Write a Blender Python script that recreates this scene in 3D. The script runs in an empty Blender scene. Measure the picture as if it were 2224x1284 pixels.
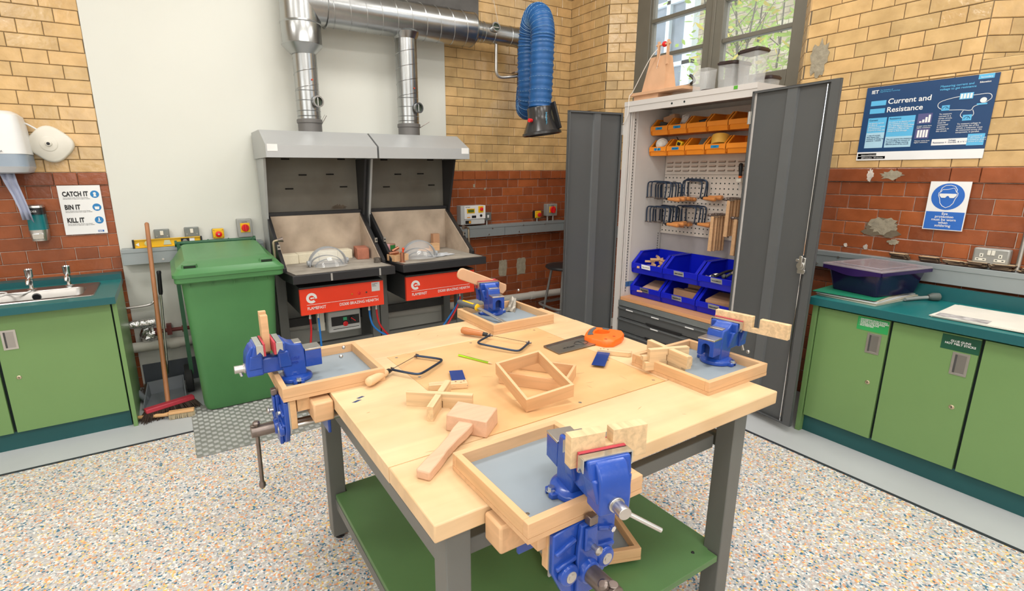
import bpy, math, random
from mathutils import Matrix, Vector, noise
random.seed(7)
PI = math.pi
S = bpy.context.scene
C = S.collection

# ------------------------------------------------------------------ camera
def make_camera():
    yaw, pit, roll = math.radians(31.486), math.radians(13.756), math.radians(-0.309)
    F, CX, CY = 1114.9, 1053.1, 646.5
    fw = Vector((math.sin(yaw)*math.cos(pit), math.cos(yaw)*math.cos(pit), -math.sin(pit)))
    rt = Vector((math.cos(yaw), -math.sin(yaw), 0)); up = rt.cross(fw)
    rt, up = rt*math.cos(roll)+up*math.sin(roll), up*math.cos(roll)-rt*math.sin(roll)
    cd = bpy.data.cameras.new('camera'); co = bpy.data.objects.new('camera', cd); C.objects.link(co)
    M = Matrix((rt, up, -fw)).transposed().to_4x4(); M.translation = Vector((0, 0, 1.5)); co.matrix_world = M
    cd.sensor_width = 36; cd.lens = 36*F/2224; cd.clip_start = 0.02
    cd.shift_x = (1112-CX)/2224; cd.shift_y = (CY-642)/2224
    S.camera = co
make_camera()
# ------------------------------------------------------------------ world, lights, exposure
S.view_settings.view_transform = 'Standard'; S.view_settings.look = 'None'
S.view_settings.gamma = 1.0; S.view_settings.use_curve_mapping = False
S.view_settings.exposure = -0.32
W = bpy.data.worlds.new('overcast_sky'); S.world = W; W.use_nodes = True
W.node_tree.nodes['Background'].inputs[0].default_value = (0.80, 0.90, 1.0, 1)
W.node_tree.nodes['Background'].inputs[1].default_value = 3.0
def area(name, loc, sx, sy, watts, col=(1, 0.97, 0.93), target=None):
    l = bpy.data.lights.new(name, 'AREA'); l.shape = 'RECTANGLE'; l.size = sx; l.size_y = sy
    l.energy = watts; l.color = col
    o = bpy.data.objects.new(name, l); o.location = loc; C.objects.link(o)
    if target:
        o.rotation_euler = (Vector(target)-Vector(loc)).to_track_quat('-Z', 'Y').to_euler()
    return o
ZC = 3.9
for lx, ly, w in ((-1.7, 2.4, 38), (1.0, 2.6, 46), (2.8, 2.2, 20), (-1.7, 0.0, 38), (1.0, 0.0, 46), (2.8, 0.2, 34), (-1.7, -2.0, 34), (1.0, -2.0, 34)):
    area('ceiling_lamp_light', (lx, ly, ZC-0.09), 1.15, 0.55, w)
area('fill_light', (-3.0, 0.8, 2.2), 2.6, 1.6, 42, (0.93, 0.97, 1.0), (0.8, 1.6, 0.6))  # added fill lamp on the left side; the wall there has no window
area('fill_light', (0.2, -2.85, 2.2), 3.2, 1.6, 50, (0.95, 0.97, 1.0), (0.8, 3.0, 0.9))  # added fill lamp behind the camera, in front of a solid wall

# ------------------------------------------------------------------ materials
MATS = {}
def mat(name, col, rough=0.5, metal=0.0, var=0.06, scale=8.0, bump=0.0, bscale=60.0, spec=0.5, trans=0.0, alpha=1.0, coat=0.0, stretch=None, emit=0.0, ior=1.45, col2=None, aniso=0.0):
    if name in MATS: return MATS[name]
    m = bpy.data.materials.new(name); m.use_nodes = True; nt = m.node_tree; N = nt.nodes; L = nt.links
    p = N['Principled BSDF']
    p.inputs['Roughness'].default_value = rough; p.inputs['Metallic'].default_value = metal
    p.inputs['Specular IOR Level'].default_value = spec; p.inputs['Transmission Weight'].default_value = trans
    p.inputs['Alpha'].default_value = alpha; p.inputs['Coat Weight'].default_value = coat; p.inputs['IOR'].default_value = ior
    p.inputs['Anisotropic'].default_value = aniso
    tc = N.new('ShaderNodeTexCoord'); mp = N.new('ShaderNodeMapping'); L.new(tc.outputs['Object'], mp.inputs[0])
    if stretch: mp.inputs['Scale'].default_value = stretch
    n = N.new('ShaderNodeTexNoise'); n.inputs['Scale'].default_value = scale; n.inputs['Detail'].default_value = 5
    L.new(mp.outputs[0], n.inputs['Vector'])
    r = N.new('ShaderNodeValToRGB'); L.new(n.outputs['Fac'], r.inputs[0])
    c2 = col2 or tuple(min(1, c*(1+var)) for c in col)
    c1 = tuple(c*(1-var) for c in col) if not col2 else col
    r.color_ramp.elements[0].position = 0.3; r.color_ramp.elements[0].color = (*c1, 1)
    r.color_ramp.elements[1].position = 0.7; r.color_ramp.elements[1].color = (*c2, 1)
    L.new(r.outputs[0], p.inputs['Base Color'])
    if emit: L.new(r.outputs[0], p.inputs['Emission Color']); p.inputs['Emission Strength'].default_value = emit
    if bump:
        n2 = N.new('ShaderNodeTexNoise'); n2.inputs['Scale'].default_value = bscale; n2.inputs['Detail'].default_value = 4
        L.new(mp.outputs[0], n2.inputs['Vector'])
        b = N.new('ShaderNodeBump'); b.inputs['Strength'].default_value = bump; b.inputs['Distance'].default_value = 0.01
        L.new(n2.outputs['Fac'], b.inputs['Height']); L.new(b.outputs[0], p.inputs['Normal'])
    MATS[name] = m; return m

def wood(name, col, dark=0.72, grain=(3, 40, 40), rough=0.5, streak=0.5):
    """wood with grain running along local X by default"""
    if name in MATS: return MATS[name]
    m = bpy.data.materials.new(name); m.use_nodes = True; nt = m.node_tree; N = nt.nodes; L = nt.links
    p = N['Principled BSDF']; p.inputs['Roughness'].default_value = rough; p.inputs['Specular IOR Level'].default_value = 0.35
    tc = N.new('ShaderNodeTexCoord'); mp = N.new('ShaderNodeMapping'); mp.inputs['Scale'].default_value = grain
    L.new(tc.outputs['Object'], mp.inputs[0])
    n = N.new('ShaderNodeTexNoise'); n.inputs['Scale'].default_value = 1.0; n.inputs['Detail'].default_value = 6; n.inputs['Distortion'].default_value = 0.6
    L.new(mp.outputs[0], n.inputs['Vector'])
    n3 = N.new('ShaderNodeTexNoise'); n3.inputs['Scale'].default_value = 5.0; n3.inputs['Detail'].default_value = 3
    L.new(tc.outputs['Object'], n3.inputs['Vector'])
    r = N.new('ShaderNodeValToRGB'); L.new(n.outputs['Fac'], r.inputs[0])
    r.color_ramp.elements[0].position = 0.32; r.color_ramp.elements[0].color = (*[c*dark for c in col], 1)
    r.color_ramp.elements[1].position = 0.62; r.color_ramp.elements[1].color = (*col, 1)
    mx = N.new('ShaderNodeMixRGB'); mx.blend_type = 'MULTIPLY'; mx.inputs[0].default_value = streak
    r2 = N.new('ShaderNodeValToRGB'); L.new(n3.outputs['Fac'], r2.inputs[0])
    r2.color_ramp.elements[0].position = 0.35; r2.color_ramp.elements[0].color = (0.86, 0.80, 0.70, 1)
    r2.color_ramp.elements[1].position = 0.65; r2.color_ramp.elements[1].color = (1, 1, 1, 1)
    L.new(r.outputs[0], mx.inputs[1]); L.new(r2.outputs[0], mx.inputs[2]); L.new(mx.outputs[0], p.inputs['Base Color'])
    MATS[name] = m; return m

def brick_mat(name, c_lo, c_mid, c_hi, rough, worn=0.0, wcol=(0.75, 0.6, 0.42)):
    m = bpy.data.materials.new(name); m.use_nodes = True; nt = m.node_tree; N = nt.nodes; L = nt.links
    p = N['Principled BSDF']; p.inputs['Roughness'].default_value = rough; p.inputs['Specular IOR Level'].default_value = 0.5
    at = N.new('ShaderNodeAttribute'); at.attribute_name = 'tone'
    r = N.new('ShaderNodeValToRGB'); L.new(at.outputs['Fac'], r.inputs[0])
    r.color_ramp.elements[0].color = (*c_lo, 1); r.color_ramp.elements[1].color = (*c_hi, 1)
    e = r.color_ramp.elements.new(0.5); e.color = (*c_mid, 1)
    tc = N.new('ShaderNodeTexCoord')
    n = N.new('ShaderNodeTexNoise'); n.inputs['Scale'].default_value = 9; n.inputs['Detail'].default_value = 4; L.new(tc.outputs['Object'], n.inputs['Vector'])
    mx = N.new('ShaderNodeMixRGB'); mx.blend_type = 'MULTIPLY'; mx.inputs[0].default_value = 0.5
    r2 = N.new('ShaderNodeValToRGB'); L.new(n.outputs['Fac'], r2.inputs[0])
    r2.color_ramp.elements[0].position = 0.35; r2.color_ramp.elements[0].color = (0.68, 0.64, 0.58, 1)
    r2.color_ramp.elements[1].position = 0.65; r2.color_ramp.elements[1].color = (1.1, 1.1, 1.1, 1)
    L.new(r.outputs[0], mx.inputs[1]); L.new(r2.outputs[0], mx.inputs[2])
    out = mx.outputs[0]
    if worn:
        w = N.new('ShaderNodeTexNoise'); w.inputs['Scale'].default_value = 13; w.inputs['Detail'].default_value = 9; w.inputs['Roughness'].default_value = 0.75
        L.new(tc.outputs['Object'], w.inputs['Vector'])
        wr = N.new('ShaderNodeValToRGB'); wr.color_ramp.elements[0].position = worn; wr.color_ramp.elements[0].color = (0, 0, 0, 1)
        wr.color_ramp.elements[1].position = worn+0.06; wr.color_ramp.elements[1].color = (1, 1, 1, 1)
        L.new(w.outputs['Fac'], wr.inputs[0])
        m3 = N.new('ShaderNodeMixRGB'); L.new(wr.outputs[0], m3.inputs[0]); L.new(out, m3.inputs[1]); m3.inputs[2].default_value = (*wcol, 1)
        out = m3.outputs[0]
    L.new(out, p.inputs['Base Color'])
    n2 = N.new('ShaderNodeTexNoise'); n2.inputs['Scale'].default_value = 22; n2.inputs['Detail'].default_value = 3; L.new(tc.outputs['Object'], n2.inputs['Vector'])
    b = N.new('ShaderNodeBump'); b.inputs['Strength'].default_value = 0.25; b.inputs['Distance'].default_value = 0.01
    L.new(n2.outputs['Fac'], b.inputs['Height']); L.new(b.outputs[0], p.inputs['Normal'])
    MATS[name] = m; return m

def floor_mat():
    m = bpy.data.materials.new('speckled_vinyl'); m.use_nodes = True; nt = m.node_tree; N = nt.nodes; L = nt.links
    p = N['Principled BSDF']; p.inputs['Roughness'].default_value = 0.45; p.inputs['Specular IOR Level'].default_value = 0.35
    tc = N.new('ShaderNodeTexCoord')
    nz = N.new('ShaderNodeTexNoise'); nz.inputs['Scale'].default_value = 60; nz.inputs['Detail'].default_value = 2
    L.new(tc.outputs['Object'], nz.inputs['Vector'])
    ad = N.new('ShaderNodeMixRGB'); ad.blend_type = 'ADD'; ad.inputs[0].default_value = 0.012
    L.new(tc.outputs['Object'], ad.inputs[1]); L.new(nz.outputs['Color'], ad.inputs[2])
    v = N.new('ShaderNodeTexVoronoi'); v.inputs['Scale'].default_value = 135; v.inputs['Randomness'].default_value = 1
    L.new(ad.outputs[0], v.inputs['Vector'])
    sp = N.new('ShaderNodeSeparateColor'); L.new(v.outputs['Color'], sp.inputs[0])
    r = N.new('ShaderNodeValToRGB'); r.color_ramp.interpolation = 'CONSTANT'; L.new(sp.outputs[0], r.inputs[0])
    cols = [(0.0, (0.52, 0.50, 0.48)), (0.30, (0.62, 0.61, 0.60)), (0.50, (0.82, 0.81, 0.78)), (0.64, (0.50, 0.40, 0.36)),
            (0.72, (0.80, 0.36, 0.16)), (0.80, (0.80, 0.60, 0.22)), (0.87, (0.05, 0.17, 0.27)), (0.94, (0.28, 0.34, 0.38))]
    els = r.color_ramp.elements
    els[0].position = 0; els[0].color = (*cols[0][1], 1); els[1].position = cols[1][0]; els[1].color = (*cols[1][1], 1)
    for a, c in cols[2:]:
        e = els.new(a); e.color = (*c, 1)
    L.new(r.outputs[0], p.inputs['Base Color']); MATS['floor'] = m; return m

steel = mat('galvanised_steel', (0.62, 0.64, 0.64), 0.26, 0.92, 0.14, 5, 0.06, 14, stretch=(1, 1, 1))
duct_m = mat('spiral_duct_steel', (0.42, 0.43, 0.43), 0.27, 1.0, 0.12, 4, 0.08, 9)
chrome = mat('chrome', (0.80, 0.81, 0.82), 0.10, 1.0, 0.02)
satin = mat('satin_steel', (0.58, 0.57, 0.55), 0.35, 1.0, 0.08, 12)
darksteel = mat('dark_steel', (0.24, 0.20, 0.18), 0.38, 0.9, 0.15, 30)
trunk_m = mat('grey_trunking', (0.33, 0.37, 0.38), 0.42, 0.35, 0.05, 3)
black = mat('black_paint', (0.022, 0.022, 0.024), 0.42, 0, 0.1)
blackp = mat('black_plastic', (0.015, 0.015, 0.017), 0.35, 0, 0.1)
white = mat('white_plastic', (0.80, 0.80, 0.79), 0.35, 0, 0.02)
cream = mat('cream_plastic', (0.76, 0.73, 0.64), 0.4, 0, 0.02)
paper = mat('white_paper', (0.84, 0.84, 0.83), 0.75, 0, 0.02)
plaster = mat('painted_plaster', (0.69, 0.695, 0.635), 0.7, 0, 0.03, 0.9, 0.02, 30)
plaster2 = mat('plain_plaster', (0.66, 0.64, 0.58), 0.8, 0, 0.02, 1.0)
greydoor = mat('charcoal_steel', (0.098, 0.103, 0.105), 0.42, 0.15, 0.03, 2)
cabwhite = mat('cabinet_off_white', (0.62, 0.59, 0.56), 0.45, 0, 0.03, 2)
green = mat('green_laminate', (0.165, 0.292, 0.105), 0.38, 0, 0.03, 2)
teal = mat('teal_laminate', (0.010, 0.165, 0.165), 0.30, 0, 0.06, 3)
tealedge = mat('teal_edging', (0.012, 0.105, 0.115), 0.35, 0, 0.06, 3)
tealdark = mat('teal_plinth', (0.014, 0.085, 0.088), 0.4, 0, 0.08, 3)
gapm = mat('dark_gap', (0.008, 0.02, 0.02), 0.7, 0, 0.05)
shelfgreen = mat('green_painted_board', (0.095, 0.20, 0.075), 0.40, 0, 0.12, 2.5)
legm = mat('grey_painted_steel', (0.145, 0.15, 0.14), 0.40, 0.1, 0.04, 3)
bluev = mat('blue_enamel', (0.016, 0.070, 0.38), 0.28, 0.0, 0.10, 14, 0.08, 60, coat=0.3)
bluebin = mat('blue_polypropylene', (0.004, 0.012, 0.50), 0.32, 0, 0.08)
orangebin = mat('orange_polypropylene', (0.86, 0.27, 0.018), 0.38, 0, 0.05)
redp = mat('red_paint', (0.80, 0.050, 0.018), 0.35, 0, 0.04)
redk = mat('red_plastic', (0.72, 0.015, 0.02), 0.3, 0, 0.04)
redfib = mat('red_fibre', (0.50, 0.055, 0.075), 0.6, 0, 0.08)
yellow = mat('yellow_plastic', (0.85, 0.50, 0.012), 0.35, 0, 0.04)
bingreen = mat('green_bin_plastic', (0.072, 0.225, 0.078), 0.38, 0, 0.08, 3, 0.05, 200)
hoodm = mat('hood_grey', (0.44, 0.45, 0.45), 0.38, 0.25, 0.04, 3)
hoodback = mat('scorched_grey_panel', (0.115, 0.095, 0.07), 0.5, 0.2, 0.25, 2.2, col2=(0.20, 0.19, 0.16))
refract = mat('sooty_refractory', (0.36, 0.28, 0.21), 0.85, 0, 0.2, 4.5, 0.1, 40, col2=(0.66, 0.54, 0.42))
dusty = mat('dusty_tray_surface', (0.24, 0.215, 0.18), 0.8, 0, 0.2, 6, 0.1, 60, col2=(0.44, 0.40, 0.34))
darkside = mat('hearth_dark_grey', (0.05, 0.052, 0.052), 0.45, 0.2, 0.1)
firebrick = mat('firebrick', (0.74, 0.68, 0.52), 0.9, 0, 0.05, 20, 0.15, 120)
redbrick = mat('loose_red_brick', (0.42, 0.16, 0.10), 0.85, 0, 0.15, 20, 0.2, 100)
greytray = mat('grey_tray_lining', (0.27, 0.32, 0.36), 0.5, 0, 0.07, 3)
rubbergrey = mat('grey_rubber', (0.10, 0.11, 0.12), 0.55, 0, 0.1)
copper = mat('copper', (0.50, 0.22, 0.13), 0.35, 0.8, 0.2)
navy = mat('poster_navy', (0.018, 0.06, 0.16), 0.30, 0, 0.03)
skyb = mat('poster_cyan', (0.12, 0.48, 0.78), 0.35, 0, 0.03)
palec = mat('poster_pale_blue', (0.42, 0.66, 0.80), 0.35, 0, 0.03)
signblue = mat('sign_blue', (0.03, 0.15, 0.55), 0.35, 0, 0.03)
orange = mat('saw_orange', (0.90, 0.16, 0.015), 0.35, 0, 0.03)
hoseb = mat('blue_hose_fabric', (0.010, 0.085, 0.26), 0.45, 0, 0.12, 20)
hosered = mat('red_gas_hose', (0.60, 0.02, 0.025), 0.4, 0, 0.05)
hoseblue = mat('blue_gas_hose', (0.02, 0.20, 0.62), 0.4, 0, 0.05)
winm = mat('olive_window_paint', (0.16, 0.15, 0.12), 0.45, 0, 0.05)
winw = mat('white_window_paint', (0.72, 0.78, 0.82), 0.5, 0, 0.03)
concrete = mat('cement_patch', (0.33, 0.29, 0.21), 0.9, 0, 0.2, 30, 0.4, 60)
borderm = mat('grey_resin_border', (0.47, 0.49, 0.50), 0.5, 0, 0.05, 2.5, 0.01, 50)
striplack = mat('black_trim_strip', (0.03, 0.035, 0.045), 0.5)
plate_m = mat('checker_plate', (0.33, 0.34, 0.32), 0.5, 0.35, 0.12, 5)
whitepipe = mat('cream_painted_pipe', (0.58, 0.56, 0.50), 0.5, 0, 0.05)
redpipe = mat('oxide_red_pipe', (0.16, 0.03, 0.025), 0.5, 0, 0.1)
foil = mat('pipe_foil', (0.72, 0.72, 0.72), 0.22, 1.0, 0.05, 20, 0.8, 40)
bark = mat('tree_bark', (0.13, 0.11, 0.08), 0.9)
frame_m = mat('coping_frame_steel', (0.035, 0.055, 0.095), 0.35, 0.6, 0.08)
glassm = mat('clear_plastic', (0.86, 0.88, 0.88), 0.05, 0, 0.01, alpha=0.17, spec=0.8)
visorm = mat('visor_plastic', (0.80, 0.84, 0.88), 0.05, 0, 0.01, alpha=0.26, spec=1.0)
birch = wood('birch_benchtop', (0.80, 0.57, 0.335), 0.86, (1.5, 14, 14), 0.38, 0.6)
birchpanel = wood('birch_ply_panel', (0.77, 0.48, 0.235), 0.86, (1.5, 9, 9), 0.36, 0.65)
beech = wood('beech', (0.74, 0.46, 0.25), 0.86, (4, 50, 50), 0.45, 0.3)
beechy = wood('beech_lipping', (0.74, 0.46, 0.24), 0.84, (40, 4, 40), 0.45, 0.3)
mallet_m = wood('steamed_beech', (0.72, 0.46, 0.31), 0.88, (4, 60, 60), 0.5, 0.25)
pine = wood('pine', (0.80, 0.58, 0.34), 0.74, (3, 70, 70), 0.5, 0.3)
handle_l = wood('pale_turned_handle', (0.80, 0.55, 0.32), 0.92, (10, 10, 10), 0.3, 0.2)
handle_d = wood('varnished_turned_handle', (0.55, 0.22, 0.085), 0.85, (10, 10, 10), 0.22, 0.3)
handle_o = wood('orange_turned_handle', (0.66, 0.27, 0.085), 0.85, (10, 10, 10), 0.3, 0.3)
broomwood = wood('worn_broom_handle', (0.45, 0.20, 0.09), 0.8, (20, 20, 2), 0.45, 0.4)
shelfwood = wood('beech_shelf', (0.72, 0.36, 0.17), 0.88, (40, 3, 40), 0.45, 0.2)
mdf = wood('mdf', (0.50, 0.28, 0.16), 0.95, (6, 6, 6), 0.7, 0.2)
ybrick = brick_mat('yellow_glazed_brick', (0.56, 0.39, 0.185), (0.66, 0.445, 0.205), (0.73, 0.475, 0.215), 0.16)
rbrick = brick_mat('red_glazed_brick', (0.21, 0.060, 0.026), (0.32, 0.088, 0.032), (0.40, 0.115, 0.038), 0.20, 0.66, (0.60, 0.40, 0.26))
mort_y = mat('dark_mortar', (0.17, 0.135, 0.09), 0.9, 0, 0.15, 30)
mort_r = mat('pale_mortar', (0.62, 0.55, 0.48), 0.9, 0, 0.35, 30)
wear = mat('benchtop_stain', (0.52, 0.33, 0.18), 0.5, 0, 0.1)

# ------------------------------------------------------------------ mesh builder
class B:
    def __init__(s): s.v = []; s.f = []; s.m = []; s.M = None; s.calls = []; s.raw = []; s.Ms = []
    def add(s, vs, fs, m=0):
        k = len(s.v); s.calls.append((k, len(s.f), 0))
        vs = [Vector(p) for p in vs]
        s.raw += vs; s.Ms.append(s.M)
        if s.M is not None: vs = [s.M @ p for p in vs]
        s.v += vs; s.f += [tuple(i+k for i in f) for f in fs]; s.m += [m]*len(fs); return s
    def box(s, a, b, m=0):
        x0, x1 = sorted((a[0], b[0])); y0, y1 = sorted((a[1], b[1])); z0, z1 = sorted((a[2], b[2]))
        return s.add([(x0,y0,z0),(x1,y0,z0),(x1,y1,z0),(x0,y1,z0),(x0,y0,z1),(x1,y0,z1),(x1,y1,z1),(x0,y1,z1)],
              [(0,3,2,1),(4,5,6,7),(0,1,5,4),(1,2,6,5),(2,3,7,6),(3,0,4,7)], m)
    def hexa(s, bot, top, m=0):
        """four bottom corners and four top corners, both counter-clockwise seen from above"""
        return s.add(list(bot)+list(top), [(0,3,2,1),(4,5,6,7),(0,1,5,4),(1,2,6,5),(2,3,7,6),(3,0,4,7)], m)
    def beam(s, p, q, w, h, m=0, upv=(0, 0, 1)):
        p, q = Vector(p), Vector(q); d = (q-p).normalized(); sd = d.cross(Vector(upv)).normalized()*w/2; u = sd.cross(d).normalized()*h/2
        return s.hexa([p-sd-u, q-sd-u, q+sd-u, p+sd-u][::-1], [p-sd+u, q-sd+u, q+sd+u, p+sd+u][::-1], m)
    def prism(s, poly, axis, a, b, m=0):
        """polygon extruded along x, y or z; poly holds the other two coordinates in order"""
        if axis == 'x': P = lambda t, c: (c, t[0], t[1])
        elif axis == 'y': P = lambda t, c: (t[0], c, t[1])
        else: P = lambda t, c: (t[0], t[1], c)
        n = len(poly); area2 = sum(poly[i][0]*poly[(i+1) % n][1]-poly[(i+1) % n][0]*poly[i][1] for i in range(n))
        if a > b: a, b = b, a
        flip = (area2 < 0) != (axis == 'y')
        vs = [P(t, a) for t in poly]+[P(t, b) for t in poly]
        fs = [tuple(range(n))[::-1], tuple(range(n, 2*n))]+[(i, (i+1) % n, n+(i+1) % n, n+i) for i in range(n)]
        if flip: fs = [f[::-1] for f in fs]
        return s.add(vs, fs, m)
    def ring(s, c, d, r, n, ref=None):
        d = Vector(d).normalized(); ref = Vector(ref) if ref is not None else (Vector((0, 0, 1)) if abs(d.z) < 0.9 else Vector((1, 0, 0)))
        a = d.cross(ref).normalized(); b = d.cross(a).normalized()
        return [Vector(c)+a*math.cos(2*PI*i/n)*r+b*math.sin(2*PI*i/n)*r for i in range(n)]
    def cyl(s, p, q, r, r2=None, n=20, m=0, cap=True):
        r2 = r if r2 is None else r2; d = Vector(q)-Vector(p)
        vs = s.ring(p, d, r, n)+s.ring(q, d, r2, n)
        fs = [(i, n+i, n+(i+1) % n, (i+1) % n) for i in range(n)]
        if cap: fs += [tuple(range(n)), tuple(range(n, 2*n))[::-1]]
        return s.add(vs, fs, m)
    def tube(s, pts, r, n=8, m=0, closed=False, cap=True):
        pts = [Vector(p) for p in pts]; k = len(pts); rr = r if isinstance(r, (list, tuple)) else [r]*k; vs = []; fs = []
        prev = None
        for i, p in enumerate(pts):
            if closed: d = pts[(i+1) % k]-pts[i-1]
            else: d = pts[min(i+1, k-1)]-pts[max(i-1, 0)]
            d.normalize()
            if prev is None: a = d.cross(Vector((0, 0, 1)) if abs(d.z) < 0.9 else Vector((1, 0, 0))).normalized()
            else: a = (prev-d*prev.dot(d)).normalized()
            prev = a; b = d.cross(a)
            vs += [p+a*math.cos(2*PI*j/n)*rr[i]+b*math.sin(2*PI*j/n)*rr[i] for j in range(n)]
        for i in range(k if closed else k-1):
            i2 = (i+1) % k
            fs += [(i*n+j, i*n+(j+1) % n, i2*n+(j+1) % n, i2*n+j) for j in range(n)]
        if cap and not closed: fs += [tuple(range(n))[::-1], tuple(range((k-1)*n, k*n))]
        return s.add(vs, fs, m)
    def lathe(s, prof, p, d=(0, 0, 1), n=24, m=0):
        """prof: (radius, distance along d)"""
        p = Vector(p); d = Vector(d).normalized(); vs = []; k = len(prof)
        for r, h in prof: vs += s.ring(p+d*h, d, max(r, 1e-5), n)
        fs = [(i*n+j, (i+1)*n+j, (i+1)*n+(j+1) % n, i*n+(j+1) % n) for i in range(k-1) for j in range(n)]
        fs += [tuple(range(n)), tuple(range((k-1)*n, k*n))[::-1]]
        return s.add(vs, fs, m)
    def ball(s, c, r, n=12, m=0, sc=(1, 1, 1)):
        prof = [(math.sin(PI*i/n)*r, -math.cos(PI*i/n)*r) for i in range(n+1)]
        k = len(s.v); s.lathe(prof, (0, 0, 0), (0, 0, 1), n*2, m)
        for i in range(k, len(s.v)):
            q = s.v[i]; s.v[i] = Vector((q.x*sc[0]+c[0], q.y*sc[1]+c[1], q.z*sc[2]+c[2]))
        s.Ms.append('moved'); return s
    def out(s, name, mats, parent=None, bevel=0, seg=2, smooth=True, ang=38, attrs=None, label=None):
        if not isinstance(mats, (list, tuple)): mats = [mats]
        vs = s.v; rot = None; loc_ = None
        if s.M is not None and (s.M.to_scale()-Vector((1, 1, 1))).length < 1e-5 and len(s.raw) == len(s.v) and all(m is s.M for m in s.Ms) and all((s.M @ s.raw[i]-s.v[i]).length < 1e-6 for i in (0, len(s.v)//2, len(s.v)-1)):
            vs = s.raw; xs = [p.x for p in vs]; ys = [p.y for p in vs]; zs = [p.z for p in vs]
            c0 = Vector(((min(xs)+max(xs))/2, (min(ys)+max(ys))/2, min(zs))); vs = [p-c0 for p in vs]
            M = s.M @ Matrix.Translation(c0)
            if parent is not None: M = full(parent).inverted() @ M
            rot = M.to_euler(); loc_ = M.to_translation()
        elif parent is not None:
            inv = full(parent).inverted(); vs = [inv @ p for p in vs]; org = Vector((0, 0, 0))
        else:
            xs = [p.x for p in vs]; ys = [p.y for p in vs]; zs = [p.z for p in vs]
            org = Vector(((min(xs)+max(xs))/2, (min(ys)+max(ys))/2, min(zs))); vs = [p-org for p in vs]
        me = bpy.data.meshes.new(name); me.from_pydata([tuple(p) for p in vs], [], s.f)
        for m in mats: me.materials.append(m)
        me.polygons.foreach_set('material_index', s.m)
        if smooth:
            me.polygons.foreach_set('use_smooth', [True]*len(s.f)); me.set_sharp_from_angle(angle=math.radians(ang))
        if attrs:
            a = me.attributes.new('tone', 'FLOAT', 'FACE'); a.data.foreach_set('value', attrs)
        me.update()
        o = bpy.data.objects.new(name, me); C.objects.link(o)
        if parent is not None: o.parent = parent
        if rot is not None: o.location = loc_; o.rotation_euler = rot
        elif parent is None: o.location = org
        if bevel:
            b = o.modifiers.new('edges', 'BEVEL'); b.width = bevel; b.segments = seg; b.limit_method = 'ANGLE'; b.angle_limit = math.radians(40)
        if label: o['label'] = label
        return o

def outs(b, name, mats, parent, **kw):
    """one object per added piece"""
    i = 0; cuts = []
    for k, n, f in b.calls: cuts.append((k, n, f))
    for j, (k, f0) in enumerate([(c[0], c[1]) for c in cuts]):
        k1 = cuts[j+1][0] if j+1 < len(cuts) else len(b.v); f1 = cuts[j+1][1] if j+1 < len(cuts) else len(b.f)
        q = B(); q.v = b.v[k:k1]; q.f = [tuple(v-k for v in f) for f in b.f[f0:f1]]; q.m = b.m[f0:f1]; q.out(name, mats, parent, **kw)
def full(o):
    M = Matrix.Translation(o.location) @ o.rotation_euler.to_matrix().to_4x4()
    return full(o.parent) @ M if o.parent else M
def thing(name, label, cat, loc=(0, 0, 0), rz=0, group=None, rot=None):
    o = bpy.data.objects.new(name, None); C.objects.link(o); o.empty_display_size = 0.05
    o.location = loc; o.rotation_euler = rot if rot else (0, 0, rz); o['label'] = label; o['category'] = cat
    if group: o['group'] = group
    return o
def tag(o, label, cat, group=None, kind=None):
    o['label'] = label; o['category'] = cat
    if group: o['group'] = group
    if kind: o['kind'] = kind
    return o
def struct(o): o['kind'] = 'structure'; return o
def copy_tree(o, label=None, group=None, loc=None, rot=None, parent=None):
    c = o.copy(); C.objects.link(c); c.parent = parent
    if label: c['label'] = label
    if group: c['group'] = group
    if loc is not None: c.location = loc
    if rot is not None: c.rotation_euler = rot
    for ch in [q for q in bpy.data.objects if q.parent == o]: copy_tree(ch, parent=c)
    return c
TXT = {}
def text(body, size, pos, right, up, m, parent, name='lettering', bold=0.0, align='LEFT', depth=0.0004, sx=1.0, space=1.0, line=1.0):
    cu = bpy.data.curves.new(name, 'FONT'); cu.body = body; cu.size = size; cu.offset = bold*size; cu.extrude = depth
    cu.align_x = align; cu.space_character = space; cu.space_line = line; cu.resolution_u = 3
    t = bpy.data.objects.new('tmp', cu); C.objects.link(t); bpy.context.view_layer.update()
    me = bpy.data.meshes.new_from_object(t.evaluated_get(bpy.context.evaluated_depsgraph_get())); bpy.data.objects.remove(t)
    r = Vector(right).normalized(); u = Vector(up).normalized(); n = r.cross(u)
    M = Matrix((r*sx, u, n)).transposed().to_4x4(); M.translation = Vector(pos)
    if parent is not None: M = full(parent).inverted() @ M
    me.transform(M); me.materials.clear(); me.materials.append(m); me.name = name
    o = bpy.data.objects.new(name, me); C.objects.link(o); o.parent = parent
    return o
def arc(c, r, a0, a1, n, plane='xz', off=0):
    out = []
    for i in range(n+1):
        a = a0+(a1-a0)*i/n; x, y = c[0]+r*math.cos(a), c[1]+r*math.sin(a)
        out.append({'xz': (x, off, y), 'xy': (x, y, off), 'yz': (off, x, y)}[plane])
    return out
def smoothpath(pts, n=6, closed=False):
    P = [Vector(p) for p in pts]; out = []; k = len(P)
    for i in range(k if closed else k-1):
        g = (lambda j: P[j % k]) if closed else (lambda j: P[max(0, min(k-1, j))])
        p0, p1, p2, p3 = g(i-1), g(i), g(i+1), g(i+2)
        for j in range(n):
            t = j/n
            out.append(0.5*((2*p1)+(-p0+p2)*t+(2*p0-5*p1+4*p2-p3)*t*t+(-p0+3*p1-3*p2+p3)*t**3))
    if not closed: out.append(P[-1])
    return out

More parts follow.
